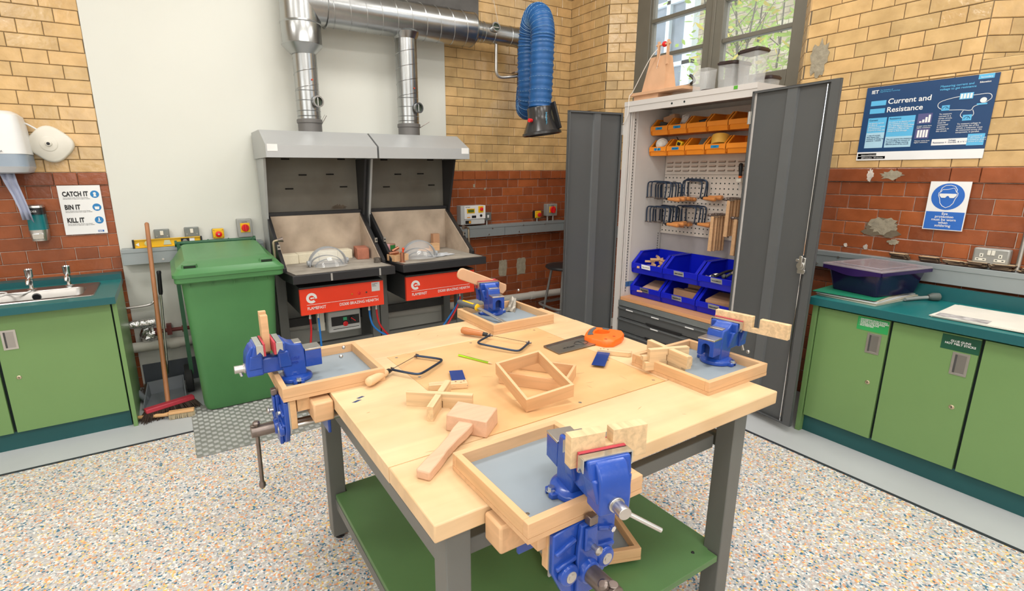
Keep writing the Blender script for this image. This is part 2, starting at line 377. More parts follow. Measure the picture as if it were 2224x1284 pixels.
# ================================================================== the room shell
CH = 0.0795; ZT = 1.51          # brick course height, height of the colour change
def brick_zone(b, tones, path, u0, u1, z0, z1, matidx, phase=0.0, headers=False, holes=(), joint=0.0034, out=0.006, RW=0):
    L = [0.0]
    for i in range(len(path)-1): L.append(L[-1]+(Vector(path[i+1])-Vector(path[i])).length)
    def at(u, d):
        for i in range(len(path)-1):
            if u <= L[i+1]+1e-9 or i == len(path)-2:
                p = Vector(path[i]); q = Vector(path[i+1]); t = (q-p).normalized(); n = Vector((t.y, -t.x))
                w = p+t*(u-L[i])+n*d; return (w.x, w.y)
    def atm(u, d, lo):      # a point on the segment that holds the middle of the brick piece
        i = seg_of(lo); p = Vector(path[i]); q = Vector(path[i+1]); t = (q-p).normalized(); n = Vector((t.y, -t.x))
        w = p+t*(u-L[i])+n*d; return (w.x, w.y)
    def seg_of(u):
        for i in range(len(path)-1):
            if u <= L[i+1]: return i
        return len(path)-2
    k0 = int(math.floor((z0-ZT)/CH+1e-6))
    for k in range(k0, int((z1-ZT)/CH)+2):
        za, zb = ZT+k*CH, ZT+(k+1)*CH
        za, zb = max(za, z0), min(zb, z1)
        if zb-za < 0.008: continue
        if headers: pat = [0.128]; off = 0.03
        else: pat = [0.222, 0.111] if RW else [0.244, 0.122]; off = phase+(sum(pat)/2 if k % 2 else 0)
        P = sum(pat); u = u0-P*2+((off-u0) % P)
        while u < u1:
            for w in pat:
                a, c = max(u, u0), min(u+w, u1); u += w
                if c-a < 0.012: continue
                tone = min(1, max(0, random.gauss(0.5, 0.22)))
                pieces = [(a, c)]
                for hu0, hu1, hz0, hz1 in holes:
                    if zb > hz0+0.004 and za < hz1-0.004:
                        nxt = []
                        for pa, pc in pieces:
                            if pc <= hu0 or pa >= hu1: nxt.append((pa, pc)); continue
                            if pa < hu0: nxt.append((pa, hu0))
                            if pc > hu1: nxt.append((hu1, pc))
                        pieces = nxt
                parts = []
                for pa, pc in pieces:
                    cuts = [pa]+[x for x in L[1:-1] if pa < x < pc]+[pc]
                    parts += [(cuts[i], cuts[i+1], i > 0, i < len(cuts)-2) for i in range(len(cuts)-1)]
                for pa, pc, jl, jr in parts:
                    if pc-pa < 0.004: continue
                    mid = (pa+pc)/2; g = joint/2; ch = 0.003
                    ua = pa+(0 if jl else g); uc = pc-(0 if jr else g); z_a, z_b = za+g, zb-g
                    ca = 0 if jl else ch; cc = 0 if jr else ch
                    o8 = [atm(ua, 0, mid)+(z_a,), atm(uc, 0, mid)+(z_a,), atm(uc, 0, mid)+(z_b,), atm(ua, 0, mid)+(z_b,)]
                    m8 = [atm(ua, out-ch, mid)+(z_a,), atm(uc, out-ch, mid)+(z_a,), atm(uc, out-ch, mid)+(z_b,), atm(ua, out-ch, mid)+(z_b,)]
                    j = (random.random()-0.5)*0.0012
                    i8 = [atm(ua+ca, out+j, mid)+(z_a+ch,), atm(uc-cc, out+j, mid)+(z_a+ch,), atm(uc-cc, out-j, mid)+(z_b-ch,), atm(ua+ca, out-j, mid)+(z_b-ch,)]
                    b.add(o8+m8+i8, [(0,1,5,4),(1,2,6,5),(2,3,7,6),(3,0,4,7),(4,5,9,8),(5,6,10,9),(6,7,11,10),(7,4,8,11),(8,9,10,11)], matidx)
                    tones += [tone]*9
def backing(b, tones, path, z0, z1, m, d=-0.0):
    for i in range(len(path)-1):
        b.add([path[i]+(z0,), path[i+1]+(z0,), path[i+1]+(z1,), path[i]+(z1,)], [(0, 1, 2, 3)], m); tones += [0]
# wall direction: walking so that the room lies on the right-hand side
YW, XW, ZTOP = 4.24, 3.60, 3.9
# back wall, left pier
def wall_part(name, path, zones, backs, extra=None):
    b = B(); tones = []
    for z in zones: brick_zone(b, tones, path, **z)
    for args in backs: backing(b, tones, *args)
    if extra: extra(b, tones)
    n = len(b.f)-len(tones); tones += [0.5]*n
    return struct(b.out(name, [ybrick, rbrick, mort_y, mort_r, concrete], smooth=False, attrs=tones))
P1 = [(-3.2, YW), (-0.30, YW)]
wall_part('wall_back', P1, [dict(u0=0, u1=2.9, z0=ZT, z1=3.6, matidx=0, phase=-0.67+3.2-0.183),
    dict(u0=0, u1=2.9, z0=0, z1=ZT-CH, matidx=1, phase=-0.60+3.2), dict(u0=0, u1=2.9, z0=ZT-CH, z1=ZT, matidx=1, phase=0, out=0.017)],
    [(P1, ZT, ZTOP, 2), (P1, 0, ZT, 3)])
P2 = [(2.20, YW), (XW, YW)]; P2b = [(XW, YW), (XW, 3.722), (3.80, 3.565)]
hole_low = (0, 0, 0, 0)
def patches_back(b, t):
    for cx, cz, w, h in ((2.805, 0.56, 0.095, 0.165), (3.03, 0.56, 0.11, 0.17), (2.48, 1.375, 0.018, 0.03), (2.62, 1.60, 0.02, 0.02), (2.60, 1.345, 0.02, 0.02)):
        n = 22; pts = []
        for i in range(n):
            a = 2*PI*i/n; k = 1/max(abs(math.cos(a)), abs(math.sin(a)))
            k = min(k, 1.3)*(1+random.uniform(-0.09, 0.09)); pts.append((cx+w/2*k*math.cos(a), cz+h/2*k*math.sin(a)))
        b.prism(pts, 'y', YW-0.0085, YW, 4)
Lc = (XW-2.20); Ls = Lc+(YW-3.722); Le = Ls+0.2543
wall_part('wall_back', P2, [dict(u0=0, u1=Lc, z0=ZT, z1=ZTOP-0.1, matidx=0, phase=0.12), dict(u0=0, u1=Lc, z0=0, z1=ZT-CH, matidx=1, phase=0.05), dict(u0=0, u1=Lc, z0=ZT-CH, z1=ZT, matidx=1, headers=True, out=0.017)],
    [(P2, ZT, ZTOP, 2), (P2, 0, ZT, 3)], patches_back)
Lq = YW-3.722
wall_part('wall_right', P2b, [dict(u0=0, u1=Lq, z0=ZT, z1=ZTOP-0.1, matidx=0, phase=0.12, RW=1), dict(u0=Lq, u1=Lq+0.2543, z0=1.97, z1=ZTOP-0.1, matidx=0, phase=0.12, RW=1),
    dict(u0=0, u1=Lq, z0=0, z1=ZT-CH, matidx=1, phase=0.05, RW=1), dict(u0=0, u1=Lq, z0=ZT-CH, z1=ZT, matidx=1, headers=True, out=0.017)],
    [(P2b[:2], ZT, ZTOP, 2), (P2b[1:], 1.97, ZTOP, 2), (P2b[:2], 0, ZT, 3)])
# right wall: below the window, between the windows, splayed jambs
P3 = [(XW, 3.722), (XW, -3.0)]
def irregular(b, y, z, ry, rz, m, dx=0.010, n=26, seed=1, axis='x', X=XW):
    rnd = random.Random(seed); pts = []
    for i in range(n):
        a = 2*PI*i/n; k = 1+rnd.uniform(-0.28, 0.22); pts.append((y+ry*k*math.cos(a), z+rz*k*math.sin(a)))
    b.prism(pts, 'x', X-dx, X, m)
def patches_right(b, t):
    irregular(b, 1.862, 2.175, 0.055, 0.105, 4, seed=3); irregular(b, 1.372, 1.165, 0.10, 0.052, 2, seed=4, dx=0.0092)
    irregular(b, 1.362, 1.178, 0.075, 0.045, 4, seed=5, dx=0.0105)
    irregular(b, 1.30, 1.09, 0.028, 0.016, 4, seed=6); irregular(b, 1.36, 1.47, 0.055, 0.026, 4, seed=8, dx=0.019); irregular(b, 1.47, 1.47, 0.018, 0.034, 3, seed=9, dx=0.019)
    irregular(b, 1.545, 1.045, 0.010, 0.012, 3, seed=11); irregular(b, 1.435, 1.045, 0.012, 0.016, 3, seed=12)
def um(y): return 3.722-y
wz0, wz1 = 1.97, 3.6
wall_part('wall_right', P3, [
    dict(u0=0, u1=6.7, z0=ZT, z1=1.97, matidx=0, phase=0.06, RW=1), dict(u0=um(1.95), u1=um(1.07), z0=1.97, z1=ZTOP-0.1, matidx=0, phase=0.06, RW=1),
    dict(u0=um(1.07), u1=6.7, z0=1.97, z1=2.035, matidx=0, phase=0.02, out=0.004),
    dict(u0=0, u1=6.7, z0=0, z1=ZT-CH, matidx=1, phase=0.10, RW=1), dict(u0=0, u1=6.7, z0=ZT-CH, z1=ZT, matidx=1, phase=0.0, out=0.017)],
    [(P3, ZT, 1.97, 2), ([(XW, 1.95), (XW, 1.07)], 1.97, ZTOP, 2), ([(XW, 1.07), (XW, -3)], 1.97, 2.035, 2), (P3, 0, ZT, 3), (P3, 3.6, ZTOP, 2)], patches_right)
PJ = [(3.80, 2.085), (XW, 1.95)]
wall_part('wall_right', PJ, [dict(u0=0, u1=0.2413, z0=1.97, z1=3.8, matidx=0)], [(PJ, 1.97, 3.8, 2)])
PK = [(XW, 1.07), (3.80, 0.92)]
wall_part('wall_right', PK, [dict(u0=0, u1=0.25, z0=2.035, z1=3.8, matidx=0, phase=0.1)], [(PK, 2.035, 3.8, 2)])
b = B(); b.add([(3.80, 0.92, 2.035), (3.80, -3, 2.035), (XW, -3, 2.035), (XW, 1.07, 2.035)], [(0, 1, 2, 3)]).add([(3.80, 3.565, 1.97), (3.80, 2.085, 1.97), (XW, 1.95, 1.97), (XW, 3.722, 1.97)], [(0, 1, 2, 3)])
b.add([(3.80, 0.92, 2.035), (3.80, -3, 2.035), (3.80, -3, 2.30), (3.80, 0.92, 2.30)], [(0, 3, 2, 1)])
struct(b.out('trim_3', concrete, smooth=False))
# plain plaster panel in the middle of the back wall, other walls, ceiling
struct(B().box((-0.30, YW-0.006, 0), (2.20, YW+0.1, ZTOP)).out('wall_back_plaster', plaster))
struct(B().box((-0.288, YW-0.014, 0), (0.56, YW-0.006, 0.17)).out('baseboard_back', mat('grey_skirting_paint', (0.10, 0.115, 0.135), 0.5)))
struct(B().box((-3.3, -3.1, 0), (-3.2, YW+0.1, ZTOP)).out('wall_left', plaster2))
struct(B().box((-3.3, -3.1, 0), (3.8, -3.0, ZTOP)).out('wall_front', plaster2))
struct(B().box((-3.3, -3.1, ZTOP), (4.0, YW+0.1, ZTOP+0.1)).out('ceiling', mat('white_ceiling', (0.80, 0.79, 0.76), 0.8)))
struct(B().box((1.83, YW-0.016, 2.775), (2.538, YW-0.006, 3.5)).out('trim_4', mat('grey_scuffed_board', (0.11, 0.105, 0.10), 0.6, 0, 0.3, 4)))
# floor
FX, FY = 2.765, 3.30
struct(B().add([(-3.2, -3, 0), (FX, -3, 0), (FX, FY, 0), (-3.2, FY, 0)], [(0, 1, 2, 3)]).out('floor', floor_mat(), smooth=False))
b = B(); b.add([(FX, -3, 0), (XW+0.2, -3, 0), (XW+0.2, YW+0.1, 0), (FX, YW+0.1, 0)], [(0, 1, 2, 3)]).add([(-3.2, FY, 0), (FX, FY, 0), (FX, YW+0.1, 0), (-3.2, YW+0.1, 0)], [(0, 1, 2, 3)])
struct(b.out('floor_border', borderm, smooth=False))
b = B(); b.box((-3.2, FY-0.011, 0), (FX+0.011, FY+0.009, 0.0016)).box((FX-0.009, -3, 0), (FX+0.011, FY-0.011, 0.0016))
struct(b.out('trim_1', striplack))
# ceiling lamps (the room's lights)
for i, (lx, ly) in enumerate(((-1.7, 2.4), (1.0, 2.6), (2.8, 2.2), (-1.7, 0.0), (1.0, 0.0), (2.8, 0.2), (-1.7, -2.0), (1.0, -2.0))):
    o = B().box((lx-0.62, ly-0.32, ZC-0.07), (lx+0.62, ly+0.32, ZC)).out('ceiling_light', mat('lamp_diffuser', (0.9, 0.88, 0.84), 0.6, 0, 0.01, emit=1.5))
    tag(o, 'flat white ceiling light panel above the workshop', 'ceiling light', 'ceiling lights'); o['kind'] = 'structure'

# ------------------------------------------------------------------ window
def window():
    b = B(); x0, x1 = 3.79, 3.86; zb, zt = 2.09, 3.6
    b.box((x0, 3.42, zb), (x1, 3.575, zt)); b.box((x0+0.012, 3.40, zb+0.08), (x1, 3.43, zt))
    b.box((x0, 2.05, zb-0.06), (x1, 2.17, zt)); b.box((x0, 2.17, zb-0.06), (x1, 3.42, 2.185)); b.box((x0-0.02, 2.05, 1.96), (x1, 3.58, 2.035))
    b.box((x0-0.006, 2.70, zb), (x1, 2.862, zt)); b.box((x0-0.018, 2.765, zb), (x0, 2.795, zt))
    for z in (2.465, 2.755, 3.05, 3.35): b.box((x0+0.008, 2.17, z-0.016), (x1-0.01, 2.70, z+0.016)); b.box((x0+0.008, 2.86, z-0.016), (x1-0.01, 3.41, z+0.016))
    o = b.out('window_1', winm, bevel=0.004); struct(o)
    g = B().box((3.828, 2.16, 2.18), (3.832, 2.71, 3.6)).box((3.828, 2.85, 2.18), (3.832, 3.41, 3.6)).out('window_pane', mat('window_glass', (0.9, 0.95, 0.95), 0.02, 0, 0, alpha=0.10, spec=0.5), o)
    g['kind'] = 'structure'
    b = B(); b.box((3.79, 0.78, 2.30), (3.86, 0.92, 3.8)); b.box((3.79, -3, 2.30), (3.86, 0.78, 2.38)); b.box((3.79, -0.6, 2.30), (3.86, -0.45, 3.8))
    o = b.out('window_2', winm, bevel=0.004); struct(o)
    B().box((3.828, -3, 2.36), (3.832, 0.79, 3.7)).out('window_pane', MATS['window_glass'], o)['kind'] = 'structure'
    struct(B().box((3.80, -3, 3.6), (3.86, 3.6, ZTOP)).box((3.80, 0.92, 1.9), (3.86, 2.06, ZTOP)).out('wall_right_lintel', plaster2))
window()
# outside, seen through the window: a stock-brick wall with a white window, a tree
b = B(); tones = []; po = [(7.6, 9.5), (7.6, -1.0)]
ob = brick_mat('london_stock_brick', (0.46, 0.37, 0.22), (0.58, 0.48, 0.32), (0.70, 0.60, 0.42), 0.8)
z = 1.2; rnd = random.Random(5); k = 0
while z < 7.2:
    u = -1.0+(0.11 if k % 2 else 0)
    while u < 9.5:
        w = 0.225; j = rnd.uniform(0.2, 0.9)
        b.box((7.59, u+0.006, z+0.005), (7.6, u+w-0.006, z+0.07)); tones += [j]*6; u += w
    z += 0.075; k += 1
b.box((7.6, -1.2, 0), (7.7, 10, 7.2), 1); tones += [0]*6
tag(b.out('neighbouring_wall', [ob, mat('lime_mortar', (0.42, 0.38, 0.3), 0.9)], smooth=False, attrs=tones), 'yellow stock brick wall of the building outside the window', 'wall')
t = thing('sash_window', 'tall white-painted sash window of the building outside, seen in the left casement', 'window', (6.2, 6.2, 1.2))
b = B(); x = 6.2
for y in (4.86, 5.25, 5.62, 5.95): b.box((x, y, 2.2), (x+0.12, y+(0.14 if y in (4.86, 5.95) else 0.06), 6.0))
for zz in (2.12, 2.9, 3.7, 4.5, 5.4): b.box((x, 4.86, zz), (x+0.12, 6.09, zz+(0.12 if zz == 2.12 else 0.05)))
b.out('sash_frame', winw, t)
B().box((x+0.06, 4.9, 2.2), (x+0.08, 6.05, 6.0)).out('pane', mat('dark_reflecting_glass', (0.10, 0.13, 0.15), 0.15, 0.0, 0.9, 3, spec=1.0, col2=(0.30, 0.34, 0.38)), t)
B().box((x-0.05, 4.8, 2.0), (x+0.15, 6.2, 2.12)).out('sill', mat('pink_sill', (0.62, 0.45, 0.42), 0.7), t)
t = thing('ash_tree', 'young tree with yellow-green leaves outside the right casement', 'tree', (5.6, 3.5, 0))
b = B(); rnd = random.Random(11); tips = []
for s in range(9):
    x, y = 5.5+rnd.uniform(-0.25, 0.5), 3.55+rnd.uniform(-0.2, 0.2); pts = [(5.6, 3.5, 0.0), (x, y, 1.9)]
    a = rnd.uniform(-1, 1)
    for q in range(5):
        x += rnd.uniform(-0.1, 0.1); y += a*0.13+rnd.uniform(-0.05, 0.05); pts.append((x, y, 2.3+q*0.5)); tips.append((x, y, 2.3+q*0.5))
        for _ in range(2):
            e = (x+rnd.uniform(-0.3, 0.3), y+rnd.uniform(-0.4, 0.4), 2.5+q*0.5+rnd.uniform(0, 0.3)); b.tube([(x, y, 2.3+q*0.5), e], [0.006, 0.003], 5); tips.append(e)
    b.tube(pts, [0.02, 0.016, 0.013, 0.010, 0.008, 0.006, 0.004], 6)
b.out('branches', bark, t)
b = B()
for q in range(2600):
    cx, cy, cz = rnd.choice(tips); p = Vector((cx+rnd.gauss(0, 0.14), cy+rnd.gauss(0, 0.16), cz+rnd.gauss(0, 0.14)))
    a = Vector((rnd.uniform(-1, 1), rnd.uniform(-1, 1), rnd.uniform(-0.7, 0.4))).normalized()*rnd.uniform(0.035, 0.065); c = Vector((rnd.uniform(-1, 1), rnd.uniform(-1, 1), rnd.uniform(-0.3, 0.9))).normalized()*0.020
    b.add([p-a, p-a*0.2+c, p+a*0.5+c*0.7, p+a, p+a*0.5-c*0.7, p-a*0.2-c], [(0, 1, 2, 3, 4, 5)], 0 if rnd.random() < 0.86 else 1)
o = b.out('foliage', [mat('yellow_green_leaf', (0.42, 0.58, 0.10), 0.6, 0, 0.3, 3), mat('yellow_leaf', (0.65, 0.50, 0.06), 0.6)], t, smooth=False); o['kind'] = 'stuff'

# ------------------------------------------------------------------ trunking and pipes on the walls
def trunking_bolts(b, pts, n):
    for p in pts: b.cyl(p, Vector(p)+Vector(n)*0.006, 0.007, n=10, m=0)
t = thing('cable_trunking', 'grey steel cable trunking on the red brick back wall, right of the hearths', 'trunking', (2.8, 4.19, 0.905))
b = B().box((2.135, 4.135, 0.905), (3.50, 4.232, 1.010)); b.box((2.135, 4.131, 0.985), (3.5, 4.135, 1.012)); b.out('casing', trunk_m, t, bevel=0.003)
b = B(); trunking_bolts(b, [(2.62, 4.135, 0.98), (2.98, 4.135, 0.99), (2.58, 4.135, 0.925), (2.93, 4.135, 0.93), (3.25, 4.135, 0.985)], (0, -1, 0)); outs(b, 'screw', satin, t)
B().box((2.76, 4.1335, 0.905), (2.762, 4.138, 1.010)).out('joint_line', gapm, t)
t = thing('cable_trunking', 'grey steel cable trunking on the pale wall under the spirit level', 'trunking', (0.15, 4.19, 0.905))
b = B().box((-0.29, 4.135, 0.905), (0.590, 4.232, 1.010)); b.box((-0.29, 4.131, 0.985), (0.590, 4.135, 1.012)); b.out('casing', trunk_m, t, bevel=0.003)
b = B(); trunking_bolts(b, [(-0.06, 4.135, 0.93)], (0, -1, 0)); outs(b, 'screw', satin, t)
t = thing('cable_trunking', 'grey steel cable trunking along the right wall above the teal worktop', 'trunking', (3.55, 1.5, 0.905))
b = B().box((3.52, -2.5, 0.90), (3.591, 4.13, 1.000)); b.box((3.516, -2.5, 0.975), (3.52, 4.13, 1.004)); b.out('casing', trunk_m, t, bevel=0.003)
b = B(); trunking_bolts(b, [(3.52, 1.54, 0.975), (3.52, 1.60, 0.925), (3.52, 1.66, 0.92)], (-1, 0, 0)); outs(b, 'screw', satin, t)
b = B(); pth = [(-0.42, 4.17, 0.322), (-0.2, 4.17, 0.320), (3.54, 4.17, 0.243)]; b.tube(pth, 0.036, 14)
for x in (-0.1, 0.9, 2.6, 3.1): b.cyl((x, 4.17, 0.322-(x+0.42)*0.02), (x+0.06, 4.17, 0.321-(x+0.42)*0.02), 0.041, n=14)
tag(b.out('drain_pipe', whitepipe), 'thick cream-painted pipe running low along the back wall', 'pipe')


b = B(); b.tube(smoothpath([(-0.42, 4.16, 0.488), (-0.3, 4.16, 0.489), (-0.165, 4.16, 0.492)], 5), 0.030, 14)
tag(b.out('lagged_pipe', foil), 'silver foil wrapped pipe stub beside the sink cupboard', 'pipe')
b = B(); b.ball((-0.215, 4.175, 0.395), 0.052, 7, sc=(1, 0.7, 1.2))
for i, p in enumerate(b.v): b.v[i] = p+Vector((random.uniform(-1, 1), random.uniform(-1, 1), random.uniform(-1, 1)))*0.010
tag(b.out('foil_scrap', foil, smooth=False), 'crumpled lump of silver foil round the dark red pipe', 'foil')
b = B(); b.tube(smoothpath([(-0.42, 4.18, 0.605), (-0.30, 4.18, 0.607), (-0.19, 4.18, 0.612), (-0.155, 4.18, 0.632), (-0.135, 4.2, 0.655), (-0.13, 4.236, 0.66)], 5), 0.0085, 10)
tag(b.out('waste_pipe', satin), 'thin grey pipe bending into the wall beside the sink cupboard', 'pipe')
b = B(); b.tube([(-0.21, 4.18, 0.415), (0.2, 4.18, 0.408), (0.6, 4.18, 0.404)], 0.014, 12); b.cyl((0.0, 4.18, 0.41), (-0.012, 4.18, 0.41), 0.024, n=14); b.cyl((-0.2, 4.18, 0.415), (-0.14, 4.18, 0.414), 0.026, n=14)
b.box((-0.105, 4.165, 0.38), (-0.075, 4.236, 0.45)); tag(b.out('sprinkler_pipe', redpipe), 'dark red iron pipe behind the green wheelie bin', 'pipe')

# ------------------------------------------------------------------ small wall fittings
def rocker_switch(loc, label):
    x, y, z = loc; t = thing('light_switch', label, 'switch', loc)
    B().box((x-0.045, y-0.034, z), (x+0.045, y, z+0.092)).out('backbox', mat('grey_metalclad', (0.22, 0.24, 0.23), 0.4, 0.5, 0.05), t, bevel=0.004)
    B().box((x-0.010, y-0.041, z+0.052), (x+0.010, y-0.033, z+0.082)).out('rocker', cream, t, bevel=0.002)
    B().box((x-0.014, y-0.037, z+0.008), (x+0.014, y-0.033, z+0.020)).out('name_plate', white, t)
    b = B(); b.cyl((x-0.031, y-0.036, z+0.046), (x-0.031, y-0.033, z+0.046), 0.003, n=8).cyl((x+0.031, y-0.036, z+0.046), (x+0.031, y-0.033, z+0.046), 0.003, n=8); outs(b, 'screw', satin, t)
    b = B().cyl((x, y-0.02, z), (x, y-0.02, 1.009), 0.009, n=12); b.out('conduit', satin, t)
rocker_switch((-0.046, 4.236, 1.034), 'grey metal light switch behind the spirit level, beside the broom handle')
rocker_switch((0.136, 4.236, 1.038), 'grey metal light switch behind the right end of the spirit level')
def stop_button(x, z, label, face=-1, y=4.236):
    t = thing('emergency_stop', label, 'emergency stop', (x, y, z))
    B().box((x-0.037, y-0.038, z), (x+0.037, y, z+0.070)).out('box', blackp, t, bevel=0.004)
    B().box((x-0.037, y-0.052, z), (x+0.037, y-0.038, z+0.072)).out('cover', yellow, t, bevel=0.006)
    b = B().cyl((x, y-0.052, z+0.034), (x, y-0.066, z+0.034), 0.012, 0.014).lathe([(0.014, 0), (0.021, 0.004), (0.021, 0.012), (0.016, 0.015)], (x, y-0.064, z+0.034), (0, -1, 0)); b.out('button', redk, t)
    B().cyl((x, y-0.079, z+0.034), (x, y-0.082, z+0.034), 0.006, n=12).out('lock', satin, t)
    b = B()
    for dx in (-0.028, 0.028):
        for dz in (0.009, 0.062): b.cyl((x+dx, y-0.054, z+dz), (x+dx, y-0.051, z+dz), 0.003, n=8)
    outs(b, 'screw', darksteel, t); B().cyl((x, y-0.03, z), (x, y-0.03, 1.010), 0.010, n=12).out('conduit', satin, t)
stop_button(0.302, 1.040, 'yellow box with red key-release stop button above the wheelie bin')
stop_button(3.203, 1.044, 'yellow box with red stop button on the red brick, right of the gas panel')
def isolator(x, z, w, h, label, y=4.236):
    t = thing('isolator_switch', label, 'isolator', (x, y, z))
    B().box((x-w/2, y-0.062, z), (x+w/2, y, z+h)).out('enclosure', mat('grey_enclosure', (0.36, 0.37, 0.35), 0.4, 0.2, 0.03), t, bevel=0.004)
    B().box((x-w*0.30, y-0.066, z+h*0.27), (x+w*0.34, y-0.061, z+h*0.78)).out('yellow_plate', yellow, t, bevel=0.001)
    b = B().cyl((x+w*0.02, y-0.066, z+h*0.52), (x+w*0.02, y-0.078, z+h*0.52), w*0.27, w*0.25).box((x+w*0.02-0.006, y-0.098, z+h*0.52-w*0.25), (x+w*0.02+0.006, y-0.078, z+h*0.52+w*0.25)); b.out('rotary_knob', redk, t, bevel=0.002)
    text('ISOLATOR', 0.008, (x, y-0.0635, z+h*0.82), (1, 0, 0), (0, 0, 1), blackp, t, align='CENTER')
    b = B().cyl((x-w*0.28, y-0.03, z), (x-w*0.28, y-0.03, 1.01), 0.011, n=12).cyl((x+w*0.28, y-0.03, z), (x+w*0.28, y-0.03, 1.01), 0.011, n=12); b.out('conduit', satin, t)
isolator(0.480, 1.040, 0.100, 0.132, 'grey isolator with a red rotary knob beside the brazing hearth, behind the bin')
isolator(3.372, 1.058, 0.130, 0.122, 'grey isolator with a red rotary knob in the back corner beside the cabinet door')
t = thing('gas_control_panel', 'light grey gas control panel with green display on the red brick wall', 'control panel', (2.423, 4.236, 1.025))
B().box((2.292, 4.155, 1.025), (2.545, 4.236, 1.20)).out('backbox', mat('pale_grey_case', (0.52, 0.53, 0.52), 0.4), t, bevel=0.004)
B().box((2.325, 4.145, 1.075), (2.552, 4.156, 1.198)).out('front_cover', white, t, bevel=0.004)
B().box((2.325, 4.149, 1.028), (2.545, 4.157, 1.070)).out('lower_cover', mat('pale_grey_case', (0.52, 0.53, 0.52)), t, bevel=0.003)
B().box((2.350, 4.142, 1.130), (2.432, 4.146, 1.172)).out('display_bezel', yellow, t); B().box((2.360, 4.1405, 1.138), (2.424, 4.1425, 1.164)).out('display', mat('lcd_green', (0.10, 0.16, 0.03), 0.3), t)
B().box((2.472, 4.142, 1.132), (2.525, 4.146, 1.192)).out('yellow_plate', yellow, t)
B().lathe([(0.008, 0), (0.016, 0.003), (0.016, 0.014), (0.011, 0.017)], (2.501, 4.142, 1.165), (0, -1, 0)).out('stop_button', redk, t)
b = B().box((2.402, 4.1425, 1.086), (2.447, 4.1455, 1.108)).box((2.335, 4.1475, 1.034), (2.395, 4.149, 1.064)).cyl((2.50, 4.145, 1.105), (2.50, 4.138, 1.105), 0.012, n=12); b.out('key_switch', blackp, t)
B().box((2.352, 4.143, 1.088), (2.385, 4.1455, 1.097)).box((2.372, 4.1465, 1.038), (2.392, 4.1475, 1.060)).out('orange_label', mat('label_orange', (0.8, 0.35, 0.03), 0.5), t)
text('Gas Panel', 0.012, (2.335, 4.1445, 1.182), (1, 0, 0), (0, 0, 1), blackp, t)
t = thing('fused_spur', 'small grey metal spur with white switch, right of the gas control panel', 'switch', (2.603, 4.236, 1.048))
B().box((2.563, 4.190, 1.048), (2.645, 4.236, 1.126)).out('backbox', mat('grey_metalclad', (0.22, 0.24, 0.23)), t, bevel=0.005)
B().box((2.598, 4.184, 1.076), (2.614, 4.191, 1.102)).out('rocker', white, t, bevel=0.001); B().cyl((2.603, 4.21, 1.048), (2.603, 4.21, 1.010), 0.012, n=12).out('conduit', satin, t)
t = thing('double_socket', 'grey metal double plug socket above the trunking on the right wall', 'socket', (3.56, 0.858, 1.018))
B().box((3.548, 0.790, 1.022), (3.594, 0.930, 1.108)).out('box', mat('pale_metalclad', (0.36, 0.36, 0.34), 0.4, 0.4, 0.04), t, bevel=0.008)
b = B()
for yc in (0.895, 0.823): b.box((3.545, yc-0.021, 1.043), (3.549, yc+0.021, 1.056)).box((3.545, yc-0.007, 1.062), (3.549, yc+0.007, 1.080))
b.out('socket_faces', cream, t)
b = B()
for yc in (0.895, 0.823):
    for dy in (-0.012, 0.012): b.box((3.5445, yc+dy-0.004, 1.048), (3.5455, yc+dy+0.004, 1.052))
    b.box((3.5445, yc-0.002, 1.067), (3.5455, yc+0.002, 1.075))
b.out('pin_holes', gapm, t)
b = B().box((3.544, 0.861, 1.074), (3.549, 0.874, 1.098)).box((3.544, 0.845, 1.074), (3.549, 0.858, 1.098)); b.out('rocker', cream, t, bevel=0.001)
B().cyl((3.57, 0.862, 1.024), (3.57, 0.862, 1.001), 0.013, n=12).out('conduit', trunk_m, t)
tag(B().cyl((3.57, 0.757, 1.0), (3.57, 0.757, 3.8), 0.010, n=12).cyl((3.57, 0.757, 0.995), (3.57, 0.757, 1.02), 0.015, n=12).out('conduit_pipe', satin), 'upright grey conduit pipe at the right edge, beside the double socket', 'pipe')
# ---------------- posters and signs
t = thing('hygiene_poster', 'white poster reading CATCH IT BIN IT KILL IT on red brick', 'poster', (-0.458, 4.222, 1.12))
PY = 4.2215
B().box((-0.568, PY, 1.120), (-0.348, PY+0.003, 1.430)).out('sheet', paper, t)
for i, s in enumerate(('CATCH IT', 'BIN IT', 'KILL IT')):
    z = 1.363-i*0.083
    text(s, 0.041, (-0.548, PY-0.0006, z), (1, 0, 0), (0, 0, 1), blackp, t, bold=0.045, sx=0.68, space=1.05)
    text('Germs spread easily. Always carry tissues\nand use them to catch your cough or sneeze.', 0.0076, (-0.548, PY-0.0006, z-0.012), (1, 0, 0), (0, 0, 1), mat('grey_print', (0.12, 0.12, 0.12), 0.6), t, name='small_print')
    B().lathe([(0.0235, 0), (0.0235, 0.0008)], (-0.382, PY, z+0.010), (0, -1, 0), 28).out('blue_roundel', mat('roundel_blue', (0.02, 0.21, 0.50), 0.4), t)
yy = PY-0.0014
B().ball((-0.382, yy, 1.378), 0.008, 6, sc=(1, 0.05, 1)).prism([(-0.39, 1.358), (-0.374, 1.358), (-0.377, 1.372), (-0.387, 1.372)], 'y', yy, yy+0.0008).out('sneeze_symbol', paper, t)
B().prism([(-0.395, 1.294), (-0.369, 1.294), (-0.372, 1.276), (-0.392, 1.276)], 'y', yy, yy+0.0008).out('bin_symbol', paper, t)
B().prism([(-0.384, 1.224), (-0.380, 1.224), (-0.378, 1.205), (-0.386, 1.205)], 'y', yy, yy+0.0008).ball((-0.382, yy, 1.199), 0.006, 6, sc=(1.6, 0.05, 0.5)).out('wash_symbol', paper, t)
